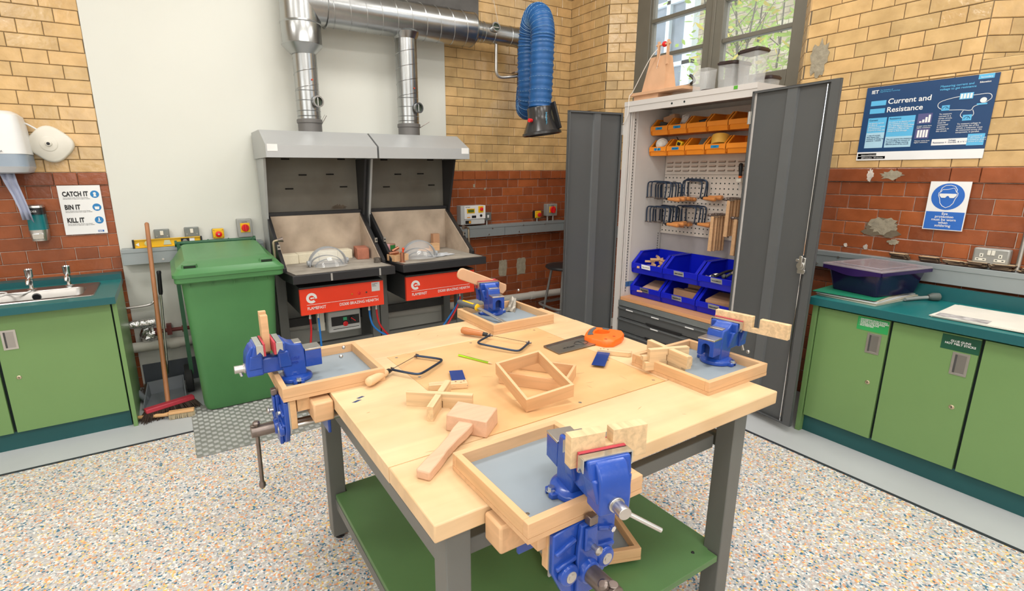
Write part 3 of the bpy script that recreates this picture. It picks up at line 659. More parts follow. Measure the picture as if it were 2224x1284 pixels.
B().box((-0.398, PY-0.0006, 1.130), (-0.366, PY, 1.142)).out('logo_plate', mat('nhs_blue', (0.01, 0.12, 0.45), 0.4), t); text('NHS', 0.011, (-0.395, PY-0.0012, 1.132), (1, 0, 0), (0, 0, 1), paper, t, bold=0.03)

XP = 3.592
t = thing('physics_poster', 'large dark blue wall poster titled Current and Resistance on yellow brick', 'poster', (XP, 1.27, 1.555))
y0, y1, z0, z1 = 1.560, 0.985, 1.555, 1.965      # left edge, right edge
def PX(u, v): return (XP-0.0035, y0-u*(y0-y1), z1-v*(z1-z0))
def rectp(u0, v0, u1, v1, m, name, d=0.0):
    a = PX(u0, v0); c = PX(u1, v1); return B().box((a[0]-0.0004-d, a[1], a[2]), (a[0]-d, c[1], c[2])).out(name, m, t)
B().box((XP-0.0035, y1, z0), (XP, y0, z1)).out('board', navy, t)
R_, U_ = (0, -1, 0), (0, 0, 1)
def tx(s, size, u, v, m=paper, bold=0.0, sx=1.0, d=0.0006, al='LEFT', name='lettering'):
    p = PX(u, v); return text(s, size, (p[0]-d, p[1], p[2]), R_, U_, m, t, bold=bold, sx=sx, align=al, name=name)
rectp(0, 0.885, 1, 1, paper, 'white_band'); rectp(0.86, 0.0, 0.965, 0.055, skyb, 'cyan_tab')
rectp(0.055, 0.190, 0.185, 0.255, skyb, 'cyan_bar'); rectp(0.055, 0.295, 0.185, 0.360, skyb, 'cyan_bar')
tx('IET', 0.026, 0.045, 0.090, bold=0.02); tx('The Institution of\nEngineering and Technology', 0.0085, 0.118, 0.060, skyb)
tx('Current and', 0.040, 0.200, 0.245, bold=0.012); tx('Resistance', 0.040, 0.200, 0.355, bold=0.012)
tx('Secondary', 0.011, 0.875, 0.042); tx('Education', 0.011, 0.875, 0.10, bold=0.02)
tx('Measuring current and\nvoltage to get resistance', 0.0150, 0.60, 0.105, skyb, bold=0.01)
rectp(0.055, 0.42, 0.215, 0.62, skyb, 'text_panel'); rectp(0.055, 0.62, 0.215, 0.83, palec, 'text_panel')
rectp(0.230, 0.42, 0.450, 0.685, skyb, 'text_panel'); rectp(0.230, 0.685, 0.450, 0.83, palec, 'text_panel')
tx('Current', 0.013, 0.065, 0.46, navy, d=0.001); tx('Resistance', 0.013, 0.240, 0.455, navy, d=0.001)
tx('An electric current\nis a flow of\nelectrons in a circuit.\nIt is measured in\namperes or amps (A).', 0.0098, 0.065, 0.500, paper, d=0.001, name='small_print')
tx('1 amp of current\nflow means that 1\ncoulomb of charge has\npassed in 1 second.', 0.0098, 0.065, 0.665, navy, d=0.001, name='small_print')
tx('If a wire or an electric current\nhas resistance it means\nhow well electric charge flows\nthrough it. Higher resistance\nmeans it is harder for the\ncharge to flow through.', 0.0098, 0.240, 0.500, paper, d=0.001, name='small_print')
tx('You can control the resistance\nby controlling the amount of\ncurrent or voltage reaching\ndifferent parts of the circuit.', 0.0098, 0.240, 0.725, navy, d=0.001, name='small_print')
for v, hs, nm in ((0.45, (0.2, 0.4, 0.7, 1.0), 0), (0.64, (1, 1, 1, 1), 1)):
    rectp(0.470, v-0.04, 0.580, v+0.09, mat('poster_violet', (0.10, 0.10, 0.24), 0.4), 'chart_panel')
    for i, h in enumerate(hs): rectp(0.487+i*0.022, v+0.075-h*0.095, 0.503+i*0.022, v+0.075, paper, 'chart_bar', 0.0004)
tx('Longer wires have\nhigher resistance.', 0.0088, 0.475, 0.575, name='small_print'); tx('Thinner wires have\nhigher resistance.', 0.0088, 0.475, 0.765, name='small_print')
tx('To measure\ncurrent in a\nseries circuit,\nan ammeter\nmust be\nconnected\nin series\nanywhere in\nthe circuit.', 0.0108, 0.630, 0.445, name='small_print')
tx('To measure voltage in\na particular bit of the\ncircuit, a voltmeter must\nbe connected across the\ncomponent, in parallel.', 0.0104, 0.775, 0.580, name='small_print')
rectp(0.612, 0.745, 0.868, 0.825, paper, 'formula_panel'); tx('Resistance = ', 0.0115, 0.622, 0.80, navy, d=0.001); tx('Voltage\nCurrent', 0.0105, 0.735, 0.775, navy, d=0.001); tx('R = V / I', 0.0115, 0.805, 0.80, navy, d=0.001)
rectp(0.868, 0.700, 0.985, 0.840, skyb, 'text_panel'); tx('A resistance of\n1 ohm means 1 volt\nis needed to drive a\ncurrent of 1 amp.', 0.0088, 0.873, 0.735, d=0.001, name='small_print')
rectp(0.010, 0.905, 0.175, 0.940, navy, 'footer_plate'); tx('theiet.org/education', 0.010, 0.040, 0.935, d=0.001); rectp(0.010, 0.945, 0.255, 0.982, skyb, 'footer_plate'); tx('@IETeducation   IETeducation', 0.009, 0.045, 0.972, d=0.001)
loop = [PX(u, v) for u, v in ((0.93, 0.345), (0.975, 0.29), (0.955, 0.235), (0.86, 0.235), (0.74, 0.24), (0.625, 0.28), (0.610, 0.34), (0.66, 0.385), (0.78, 0.40), (0.85, 0.415), (0.87, 0.37), (0.93, 0.345))]
b = B().tube(smoothpath(loop, 5), 0.0014, 5); b.tube(smoothpath([PX(*q) for q in ((0.80, 0.41), (0.785, 0.47), (0.83, 0.52), (0.875, 0.47), (0.865, 0.41))], 5), 0.0014, 5); b.out('circuit_line', paper, t)
for u0, v0, u1, v1 in ((0.755, 0.200, 0.850, 0.275), (0.640, 0.330, 0.697, 0.395), (0.805, 0.465, 0.868, 0.535), (0.885, 0.340, 0.955, 0.358)): rectp(u0, v0, u1, v1, skyb, 'meter_symbol', 0.0012)
for i in range(4): rectp(0.762+i*0.022, 0.209, 0.777+i*0.022, 0.266, paper, 'cell_symbol', 0.0018)
p = PX(0.925, 0.305); B().lathe([(0.013, 0), (0.013, 0.001)], (p[0]-0.001, p[1], p[2]), (-1, 0, 0)).out('lamp_symbol', paper, t)
for u, v in ((0.668, 0.376), (0.836, 0.515)):
    p = PX(u, v); b = B().tube([(p[0]-0.0018, p[1]+0.012*math.cos(a), p[2]+0.012*math.sin(a)) for a in [PI*i/8 for i in range(9)]], 0.0012, 5).tube([(p[0]-0.0018, p[1], p[2]), (p[0]-0.0018, p[1]-0.006, p[2]+0.010)], 0.001, 5); b.out('dial_symbol', navy, t)

t = thing('safety_sign', 'blue and white eye protection sign on the red brick wall', 'sign', (3.58, 1.085, 1.18))
XS = 3.574
B().box((XS, 0.999, 1.180), (XS+0.003, 1.171, 1.4375)).out('plate', paper, t)
B().box((XS-0.0006, 1.003, 1.184), (XS, 1.167, 1.278)).out('blue_panel', signblue, t)
B().lathe([(0.070, 0), (0.070, 0.0006)], (XS, 1.087, 1.358), (-1, 0, 0), 40).out('blue_roundel', signblue, t)
face = [(0.0, -0.058), (0.016, -0.050), (0.028, -0.034), (0.033, -0.010), (0.040, 0.006), (0.040, 0.020), (0.034, 0.024), (0.034, 0.038), (0.024, 0.054), (0.006, 0.060), (-0.016, 0.058), (-0.030, 0.046), (-0.034, 0.030), (-0.034, 0.024), (-0.040, 0.020), (-0.040, 0.006), (-0.033, -0.010), (-0.028, -0.034), (-0.016, -0.050)]
b = B().tube([(XS-0.001, 1.087-u, 1.358+v) for u, v in face], 0.0016, 5, closed=True)
b.tube([(XS-0.001, 1.087-u, 1.358+v) for u, v in ((-0.034, 0.022), (-0.026, 0.036), (-0.004, 0.038), (0.022, 0.046), (0.030, 0.030), (0.034, 0.022))], 0.0014, 5); b.out('head_outline', paper, t)
b = B().prism([(1.087-u, 1.358+v) for u, v in ((-0.036, 0.016), (0.036, 0.016), (0.036, 0.006), (0.026, -0.006), (0.010, -0.006), (0.003, 0.004), (-0.003, 0.004), (-0.010, -0.006), (-0.026, -0.006), (-0.036, 0.006))], 'x', XS-0.0022, XS-0.0008); outs(b, 'goggles_symbol', paper, t)
text('Eye\nprotection\nmust be worn\nwhen\nsoldering', 0.0185, (XS-0.0012, 1.085, 1.262), (0, -1, 0), (0, 0, 1), paper, t, align='CENTER', bold=0.012, line=0.86)
# ---------------- dispensers by the sink
t = thing('towel_dispenser', 'white paper towel dispenser with grey-blue band above the sink', 'dispenser', (-0.80, 4.14, 1.5))
def rbox(x0, x1, y0, y1, z0, z1, r, n=5):
    pts = []
    for cx, cy, a in ((x1-r, y0+r, -PI/2), (x1-r, y1-0.001, 0), (x0+r, y1-0.001, PI), (x0+r, y0+r, PI)):
        if cy > y0+r+1e-6: pts.append((x1 if a == 0 else x0, cy)); continue
        pts += [(cx+r*math.cos(a+PI/2*i/n), cy+r*math.sin(a+PI/2*i/n)) for i in range(n+1)]
    return pts
b = B(); rows = [(1.512, 0.040), (1.520, 0.015), (1.545, 0.0), (1.60, 0.0)]
def shell(b, zs, x0, x1, y0, y1, r, m=0):
    L_ = [[(p[0], p[1]) for p in rbox(x0+i, x1-i, y0+i, y1, 0, 0, r)] for z, i in zs]; n = len(L_[0]); vs = []
    for (z, i), ring in zip(zs, L_): vs += [(p[0], p[1], z) for p in ring]
    fs = [(k*n+j, k*n+(j+1) % n, (k+1)*n+(j+1) % n, (k+1)*n+j) for k in range(len(zs)-1) for j in range(n)]+[tuple(range(n))[::-1], tuple(range((len(zs)-1)*n, len(zs)*n))]
    b.add(vs, fs, m); return b
shell(B(), [(1.505, 0.05), (1.512, 0.02), (1.545, 0.002)], -0.96, -0.640, 3.99, 4.222, 0.05).out('lower_shell', mat('pale_grey_plastic', (0.62, 0.64, 0.68), 0.3), t)
shell(B(), [(1.545, 0.003), (1.615, 0.006)], -0.96, -0.642, 3.99, 4.222, 0.05).out('translucent_band', mat('blue_grey_band', (0.27, 0.33, 0.40), 0.25), t)
shell(B(), [(1.615, 0.004), (1.78, 0.012), (1.83, 0.020), (1.852, 0.045)], -0.96, -0.640, 3.99, 4.222, 0.05).out('upper_shell', white, t)
text('TORK', 0.012, (-0.776, 3.989, 1.625), (1, 0, 0), (0, 0, 1), mat('grey_print', (0.12, 0.12, 0.12)), t, bold=0.02)
b = B(); ys = 4.08; pts = [(-0.762, 1.51, 0.034), (-0.752, 1.45, 0.030), (-0.735, 1.38, 0.026), (-0.720, 1.30, 0.024), (-0.712, 1.235, 0.026)]
vs = []; fs = []
for i, (x, z, w) in enumerate(pts):
    for j in range(5): vs.append((x+(j-2)*w/2, ys+(0.010 if j % 2 else -0.006), z-(0.018 if (i == 4 and j == 4) else 0)))
    if i: fs += [((i-1)*5+j, (i-1)*5+j+1, i*5+j+1, i*5+j) for j in range(4)]
b.add(vs, fs); o = b.out('paper_towel', mat('lilac_paper', (0.40, 0.43, 0.56), 0.8), t, ang=80); so = o.modifiers.new('t', 'SOLIDIFY'); so.thickness = 0.002
t = thing('wall_loudspeaker', 'cream rounded wall unit with round centre, beside the towel dispenser', 'wall unit', (-0.553, 4.236, 1.57))
def lobe(rx, rz, k=2.6, n=40, rot=0.35):
    pts = []
    for i in range(n):
        a = 2*PI*i/n; c, s = math.cos(a), math.sin(a); rr = 1/((abs(c)**k+abs(s)**k)**(1/k)); x, z = rr*rx*c, rr*rz*s
        pts.append((x*math.cos(rot)-z*math.sin(rot), x*math.sin(rot)+z*math.cos(rot)))
    return pts
pp = lobe(0.098, 0.098, 3.0, rot=PI/4+0.05); b = B(); n = len(pp); vs = []
for y, s in ((4.236, 1.0), (4.205, 1.0), (4.196, 0.97), (4.190, 0.90)): vs += [(-0.553+p[0]*s*1.05, y, 1.680+p[1]*s) for p in pp]
b.add(vs, [(k*n+j, (k+1)*n+j, (k+1)*n+(j+1) % n, k*n+(j+1) % n) for k in range(3) for j in range(n)]+[tuple(range(3*n, 4*n))[::-1]]); b.out('housing', cream, t, ang=60)
b = B().lathe([(0.044, 0), (0.044, 0.003), (0.040, 0.005), (0.018, 0.006), (0.015, 0.016), (0.011, 0.018)], (-0.560, 4.190, 1.682), (0, -1, 0), 32); b.out('centre_boss', cream, t)
B().cyl((-0.560, 4.1725, 1.682), (-0.560, 4.170, 1.682), 0.009, n=20).out('lens', blackp, t)
B().tube(smoothpath([(-0.66, 4.2, 1.80), (-0.64, 4.20, 1.79), (-0.60, 4.21, 1.76), (-0.585, 4.22, 1.745)], 5), 0.005, 8).out('cable', white, t)
t = thing('soap_dispenser', 'teal and grey soap dispenser on red brick below the towel dispenser', 'dispenser', (-0.688, 4.2, 1.1))
shell(B(), [(1.168, 0.002), (1.262, 0.004)], -0.735, -0.641, 4.125, 4.222, 0.03).out('soap_window', mat('teal_translucent', (0.01, 0.17, 0.19), 0.2), t)
shell(B(), [(1.262, 0.002), (1.302, 0.004)], -0.735, -0.641, 4.122, 4.222, 0.03).out('upper_cover', blackp, t)
shell(B(), [(1.302, 0.002), (1.314, 0.005), (1.318, 0.014)], -0.735, -0.641, 4.120, 4.222, 0.03).out('top_cap', satin, t)
shell(B(), [(1.100, 0.006), (1.168, 0.0)], -0.735, -0.641, 4.122, 4.222, 0.03).out('lower_cover', satin, t)
B().box((-0.716, 4.112, 1.112), (-0.660, 4.124, 1.148)).out('push_bar', chrome, t, bevel=0.003)
text('DEB', 0.016, (-0.688, 4.1215, 1.275), (1, 0, 0), (0, 0, 1), paper, t, align='CENTER')

# ================================================================== sink unit and cupboards, left
def flush_handle(t, x, y, z, ax, parent):
    """recessed satin pull: ax 'y' faces -y, 'x' faces -x; (x, y) is the centre on the door face"""
    b = B(); w, h, f = 0.062, 0.108, 0.010
    def P(u, d, v): return (x+u, y+d, z+v) if ax == 'y' else (x+d, y-u, z+v)
    def bx(u0, d0, v0, u1, d1, v1, m=0): b.box(P(u0, d0, v0), P(u1, d1, v1), m)
    bx(-w/2, -0.003, -h/2, -w/2+f, 0.001, h/2); bx(w/2-f, -0.003, -h/2, w/2, 0.001, h/2)
    bx(-w/2+f, -0.003, h/2-f, w/2-f, 0.001, h/2); bx(-w/2+f, -0.003, -h/2, w/2-f, 0.001, -h/2+f)
    bx(-w/2+f, -0.0009, -h/2+f, w/2-f, -0.0004, h/2-f, 1)
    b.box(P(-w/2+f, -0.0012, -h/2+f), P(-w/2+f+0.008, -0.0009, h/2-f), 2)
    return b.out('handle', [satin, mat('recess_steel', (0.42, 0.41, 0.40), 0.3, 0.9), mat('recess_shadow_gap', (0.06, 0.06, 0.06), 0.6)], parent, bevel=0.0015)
def cam_lock(x, y, z, ax, parent):
    d = (0, -1, 0) if ax == 'y' else (-1, 0, 0)
    b = B().lathe([(0.011, 0), (0.011, 0.002), (0.008, 0.004)], (x, y, z), d, 20); o = b.out('lock', mat('brassy_lock', (0.55, 0.47, 0.33), 0.3, 0.9), parent)
    p = Vector((x, y, z))+Vector(d)*0.0042
    s = (0.0015, 0.0004, 0.005) if ax == 'y' else (0.0004, 0.0015, 0.005)
    B().box(p-Vector(s), p+Vector(s)).out('keyhole', gapm, o)
t = thing('sink_cupboard', 'bright green sink cupboard with teal worktop, left of the broom', 'cupboard', (-0.96, 3.85, 0))
b = B().box((-1.60, 3.592, 0.105), (-0.335, 4.11, 0.775)); b.out('carcass', gapm, t)
B().box((-1.60, 3.595, 0.0), (-0.345, 3.62, 0.104)).out('plinth', tealdark, t)
B().box((-0.3365, 3.562, 0.0), (-0.314, 4.12, 0.782)).out('side_panel', green, t, bevel=0.001)
d = B().box((-0.862, 3.570, 0.106), (-0.345, 3.590, 0.774)).out('door', green, t, bevel=0.0015)
flush_handle(t, -0.805, 3.570, 0.638, 'y', d); cam_lock(-0.802, 3.570, 0.422, 'y', d)
d = B().box((-1.60, 3.570, 0.106), (-0.877, 3.590, 0.774)).out('door', green, t, bevel=0.0015)
b = B(); z0, z1 = 0.784, 0.822
b.box((-1.60, 3.512, z0), (-0.312, 3.625, z1)).box((-1.60, 4.035, z0), (-0.312, 4.118, z1)).box((-0.425, 3.625, z0), (-0.312, 4.035, z1)).box((-1.60, 3.625, z0), (-1.30, 4.035, z1))
b.out('worktop', teal, t); B().box((-1.60, 3.5105, z0-0.001), (-0.3115, 3.5135, z1-0.0015)).out('front_edging', tealedge, t)
B().box((-1.60, 4.118, 0.784), (-0.312, 4.222, 0.858)).box((-1.6, 4.11, 0.784), (-0.312, 4.118, 0.856)).out('upstand', tealedge, t)
# sink bowl
s = thing('steel_sink', 'inset stainless steel sink bowl in the teal worktop', 'sink', (-0.85, 3.83, 0.70))
x0, x1, y0, y1 = -1.295, -0.415, 3.612, 4.045; bx0, bx1, by0, by1 = -1.24, -0.475, 3.668, 3.955
def rr(x0, x1, y0, y1, r, n=5):
    o = []
    for cx, cy, a in ((x1-r, y1-r, 0), (x0+r, y1-r, PI/2), (x0+r, y0+r, PI), (x1-r, y0+r, 1.5*PI)):
        o += [(cx+r*math.cos(a+PI/2*i/n), cy+r*math.sin(a+PI/2*i/n)) for i in range(n+1)]
    return o
b = B(); rings = [(rr(x0, x1, y0, y1, 0.02), z1+0.001), (rr(x0+0.004, x1-0.004, y0+0.004, y1-0.004, 0.02), z1+0.006), (rr(x0+0.016, x1-0.016, y0+0.014, y1-0.014, 0.02), z1+0.003),
    (rr(bx0, bx1, by0, by1, 0.06), z1+0.001), (rr(bx0+0.006, bx1-0.006, by0+0.006, by1-0.006, 0.058), z1-0.008), (rr(bx0+0.02, bx1-0.02, by0+0.02, by1-0.02, 0.06), z1-0.11), (rr(bx0+0.06, bx1-0.06, by0+0.06, by1-0.06, 0.05), z1-0.125)]
n = len(rings[0][0]); vs = []; fs = []
for ring, z in rings: vs += [(p[0], p[1], z) for p in ring]
for k in range(len(rings)-1): fs += [(k*n+j, k*n+(j+1) % n, (k+1)*n+(j+1) % n, (k+1)*n+j) for j in range(n)]
fs.append(tuple(range((len(rings)-1)*n, len(rings)*n))); b.add(vs, fs); b.out('bowl', mat('sink_steel', (0.36, 0.345, 0.325), 0.30, 1.0, 0.05), s)
B().cyl((-0.725, 3.948, 0.789), (-0.725, 3.938, 0.787), 0.019, n=20).out('overflow', blackp, s); B().lathe([(0.022, 0), (0.022, 0.002), (0.018, 0.002), (0.018, 0)], (-0.725, 3.944, 0.789), (0, -1, 0)).out('overflow_ring', chrome, s)
def tap(x, y, label):
    t = thing('pillar_tap', label, 'tap', (x, y, z1+0.004)); z = z1+0.003
    B().lathe([(0.024, 0), (0.024, 0.004), (0.014, 0.010), (0.011, 0.03), (0.013, 0.05), (0.016, 0.066), (0.014, 0.075)], (x, y, z), (0, 0, 1)).out('body', chrome, t)
    B().tube(smoothpath([(x, y, z+0.060), (x, y-0.035, z+0.072), (x, y-0.070, z+0.062), (x, y-0.078, z+0.042)], 4), [0.010]*12+[0.009], 12).out('spout', chrome, t)
    B().lathe([(0.013, 0.0), (0.019, 0.006), (0.020, 0.042), (0.022, 0.05), (0.018, 0.056), (0.006, 0.058)], (x, y, z+0.074), (0, 0, 1)).out('tap_head', chrome, t)
tap(-0.748, 3.995, 'chrome pillar tap over the sink, the left one, nearer the towel dispenser'); tap(-0.572, 4.015, 'chrome pillar tap over the sink, the right one, nearer the worktop end')
tag(B().tube(smoothpath([(-0.748, 3.955, 0.826), (-0.79, 3.93, 0.815), (-0.83, 3.87, 0.833), (-0.86, 3.80, 0.836), (-0.92, 3.78, 0.836), (-0.98, 3.84, 0.836), (-0.95, 3.93, 0.836), (-0.87, 3.93, 0.836), (-0.84, 3.86, 0.838), (-0.88, 3.76, 0.836)], 6), 0.0045, 8).out('plug_tube', white), 'thin white plastic tube coiled over the left edge of the sink', 'tube')

# ================================================================== cupboards under the right worktop
t = thing('base_cupboard', 'long green base cupboard with teal worktop along the right wall', 'cupboard', (3.3, 0.3, 0))
B().box((3.062, -0.60, 0.105), (3.50, 1.385, 0.765)).out('carcass', gapm, t)
B().box((3.064, -0.60, 0.0), (3.085, 1.389, 0.103)).out('plinth', tealdark, t)
B().box((3.030, 1.390, 0.0), (3.50, 1.415, 0.770)).out('side_panel', green, t, bevel=0.001)
GL = mat('label_green', (0.03, 0.36, 0.10), 0.4); GD = mat('label_dark_green', (0.010, 0.085, 0.045), 0.4)
for i, (ya, yb) in enumerate(((1.386, 1.049), (1.036, 0.701), (0.689, 0.354), (0.342, 0.006), (-0.006, -0.34))):
    d = B().box((3.040, yb, 0.105), (3.060, ya, 0.758)).out('door', green, t, bevel=0.0015)
    flush_handle(t, 3.040, yb+0.056-0.0, 0.622, 'x', d); cam_lock(3.040, yb+0.050, 0.410, 'x', d)
    if i == 0:
        l = B().box((3.0385, yb+0.002, 0.684), (3.040, yb+0.142, 0.753)).out('label', GL, d)
        text('- SOLDERING IRON STANDS\n- SOLDER & SOLDER SUCKERS\n- PLIERS & WIRE STRIPPERS\n- SOLDERING IRONS\n- MULTIMETERS', 0.0098, (3.0378, yb+0.134, 0.739), (0, -1, 0), (0, 0, 1), paper, l, bold=0.015, line=0.85)
    if i == 1:
        l = B().box((3.0385, yb-0.001, 0.682), (3.040, yb+0.137, 0.752)).out('label', GD, d)
        text('GLUE GUNS\nHOT MELT STICKS', 0.0135, (3.0378, yb+0.068, 0.722), (0, -1, 0), (0, 0, 1), paper, l, bold=0.02, align='CENTER')
B().box((3.000, -0.6, 0.774), (3.505, 1.428, 0.815)).out('worktop', teal, t, bevel=0.001); B().box((2.9985, -0.6, 0.773), (3.001, 1.4285, 0.813)).out('front_edging', tealedge, t)
B().box((3.492, -0.6, 0.8155), (3.51, 1.428, 0.888)).out('upstand', tealedge, t)
ZW = 0.8155
# things on the right worktop
for i, (dx, dy, rz, zt, m, lab) in enumerate(((0.0, 0.0, -0.10, 0.004, 'pale_green_card', 'bottom folder of the pile under the purple storage box'), (0.012, 0.01, -0.06, 0.004, 'cream_card', 'second lowest folder under the purple storage box'), (0.004, 0.018, -0.03, 0.004, 'white_card', 'middle white folder under the purple storage box'), (0.02, 0.03, 0.02, 0.003, 'cream_card', 'second highest folder under the purple storage box'), (-0.004, 0.045, 0.05, 0.003, 'green_card', 'green topmost folder under the purple storage box'))):
    cols = {'pale_green_card': (0.35, 0.40, 0.33), 'cream_card': (0.58, 0.54, 0.42), 'white_card': (0.66, 0.70, 0.72), 'green_card': (0.01, 0.22, 0.12)}
    z = ZW+0.0005+i*0.0058; b = B(); b.M = Matrix.Translation((3.285+dx, 1.255+dy, z)) @ Matrix.Rotation(rz, 4, 'Z')
    b.box((-0.225, -0.15, 0), (0.225, 0.15, zt)); tag(b.out('folder', mat(m, cols[m], 0.6)), lab, 'folder', 'folders under the storage box')
zb = ZW+0.0005+5*0.0058
t = thing('storage_box', 'dark purple plastic box with clear lid on the teal worktop', 'box', (3.30, 1.27, zb))
b = B(); bot = rr(3.14, 3.455, 1.150, 1.395, 0.02); top = rr(3.11, 3.485, 1.125, 1.420, 0.025); n = len(bot)
z_t = 0.978; vs = [(p[0], p[1], zb) for p in bot]+[(p[0], p[1], z_t) for p in top]
top_i = rr(3.114, 3.481, 1.129, 1.416, 0.022); bot_i = rr(3.144, 3.451, 1.154, 1.391, 0.018)
vs += [(p[0], p[1], z_t) for p in top_i]+[(p[0], p[1], zb+0.004) for p in bot_i]
fs = [tuple(range(n))[::-1]]+[(k*n+j, k*n+(j+1) % n, (k+1)*n+(j+1) % n, (k+1)*n+j) for k in range(3) for j in range(n)]+[tuple(range(3*n, 4*n))]
purple = mat('purple_plastic', (0.012, 0.008, 0.045), 0.16, 0, 0.1, spec=0.6); b.add(vs, fs); b.out('tub', purple, t)
b = B(); r = 26; vs = []; fs = []
for k in range(r+1):
    y = 1.430-(0.315)*k/r; dip = 0.020*math.sin(PI*k/r)**2
    for (dx, dz) in ((0, -0.016-dip), (-0.012, -0.016-dip), (-0.012, 0.004), (0, 0.004)): vs.append((3.106+dx, y, z_t+dz))
    if k: fs += [((k-1)*4+j, (k-1)*4+(j+1) % 4, k*4+(j+1) % 4, k*4+j) for j in range(4)]
b.add(vs, fs); b.box((3.10, 1.112, z_t-0.014), (3.49, 1.126, z_t+0.003)).box((3.10, 1.419, z_t-0.014), (3.49, 1.432, z_t+0.003)).box((3.485, 1.112, z_t-0.014), (3.497, 1.432, z_t+0.003)); b.out('rim', mat('purple_rim', (0.030, 0.014, 0.085), 0.2), t)
b = B().box((3.095, 1.112, z_t+0.003), (3.495, 1.435, z_t+0.014)).box((3.14, 1.15, z_t+0.014), (3.46, 1.40, z_t+0.019)); b.out('lid', mat('frosted_clear_lid', (0.50, 0.45, 0.49), 0.15, 0, 0.15, 6, alpha=0.55), t, bevel=0.004)
b = B(); b.box((3.17, 1.17, zb+0.006), (3.43, 1.37, zb+0.05)); b.out('contents', mat('grey_contents', (0.12, 0.11, 0.13), 0.8, 0, 0.5, 20), t)
t.rotation_euler.z = -0.20; t.location.x += 0.018; t.location.y -= 0.018
t = thing('dust_brush', 'grey plastic scoop with dark head behind the purple storage box', 'scoop', (3.48, 1.06, ZW))
b = B().tube(smoothpath([(3.30, 1.095, ZW+0.012), (3.40, 1.06, ZW+0.014), (3.43, 1.035, ZW+0.018)], 5), [0.009]*10+[0.012], 10); b.out('handle', mat('grey_green_plastic', (0.30, 0.33, 0.32), 0.4), t)
b = B().lathe([(0.012, 0), (0.021, 0.02), (0.021, 0.05), (0.014, 0.056)], (3.425, 1.038, ZW+0.021), (0.75, -0.66, 0.03)); b.out('head', mat('dark_grey_green', (0.10, 0.12, 0.11), 0.5), t)
for i, (x0, x1, ya, yb, rz, lab) in enumerate(((3.06, 3.40, 0.57, 0.90, 0.02, 'lowest sheet of the white paper pile on the right worktop'), (3.05, 3.41, 0.57, 0.895, -0.02, 'middle sheet of the white paper pile on the right worktop'), (3.055, 3.40, 0.56, 0.905, 0.045, 'top sheet of the white paper pile, with a grey picture at its corner'))):
    b = B(); b.M = Matrix.Translation(((x0+x1)/2, 0.66, ZW+0.001+i*0.0035)) @ Matrix.Rotation(rz, 4, 'Z')
    b.box((-(x1-x0)/2, -0.30, 0), ((x1-x0)/2, 0.245, 0.003)); o = b.out('paper_sheet', mat('ivory_paper', (0.74, 0.72, 0.64), 0.7)); tag(o, lab, 'paper', 'papers on the right worktop')
t_ = o; b = B(); b.M = Matrix.Translation((3.2275, 0.66, ZW+0.001+7e-3+0.0032)) @ Matrix.Rotation(0.045, 4, 'Z')
b.box((-0.165, 0.05, 0), (-0.085, 0.235, 0.0006)); b.out('picture_strip', mat('grey_photo_print', (0.20, 0.19, 0.19), 0.5, 0, 0.9, 25, col2=(0.72, 0.71, 0.70)), t_)
b = B(); b.box((3.07, 0.555, ZW+0.0122), (3.115, 0.585, ZW+0.0128)); tag(b.out('sticky_note', mat('lime_note', (0.55, 0.75, 0.05), 0.6)), 'lime green sticky note on the white papers at the right edge', 'note')
# laser-cut ply pieces on the trunking
plyt = mat('ply_face', (0.62, 0.46, 0.27), 0.6); burnt = mat('burnt_ply_edge', (0.05, 0.03, 0.02), 0.8)
rnd = random.Random(3); where = ('just behind the purple storage box', 'first stack right of the storage box', 'second stack right of the storage box', 'just left of the socket conduit', 'right of the double socket conduit', 'at the right edge of the view')
for gi, (yc, n) in enumerate(((1.235, 4), (1.10, 4), (0.995, 3), (0.905, 4), (0.81, 4), (0.70, 3))):
    for k in range(n):
        b = B(); b.M = Matrix.Translation((3.555+rnd.uniform(-0.005, 0.006), yc+rnd.uniform(-0.012, 0.012), 1.0055+k*0.0070)) @ Matrix.Rotation(rnd.uniform(-0.35, 0.35), 4, 'Z')
        b.box((-0.024, -0.036, 0), (0.024, 0.036, 0.0062)).box((-0.012, 0.036, 0), (0.012, 0.045, 0.0062)).box((-0.010, -0.045, 0), (0.010, -0.036, 0.0062))
        for q in range(len(b.f)): b.m[q] = 0 if q % 6 < 2 else 1
        o = b.out('plywood_piece', [plyt, burnt], smooth=False)
        pos = ('lowest', 'second', 'third', 'topmost')[k] if k < n-1 or n == 4 else 'topmost'
        tag(o, 'laser-cut plywood piece, %s of its stack, %s' % (pos, where[gi]), 'plywood piece', 'laser-cut plywood pieces on the trunking')

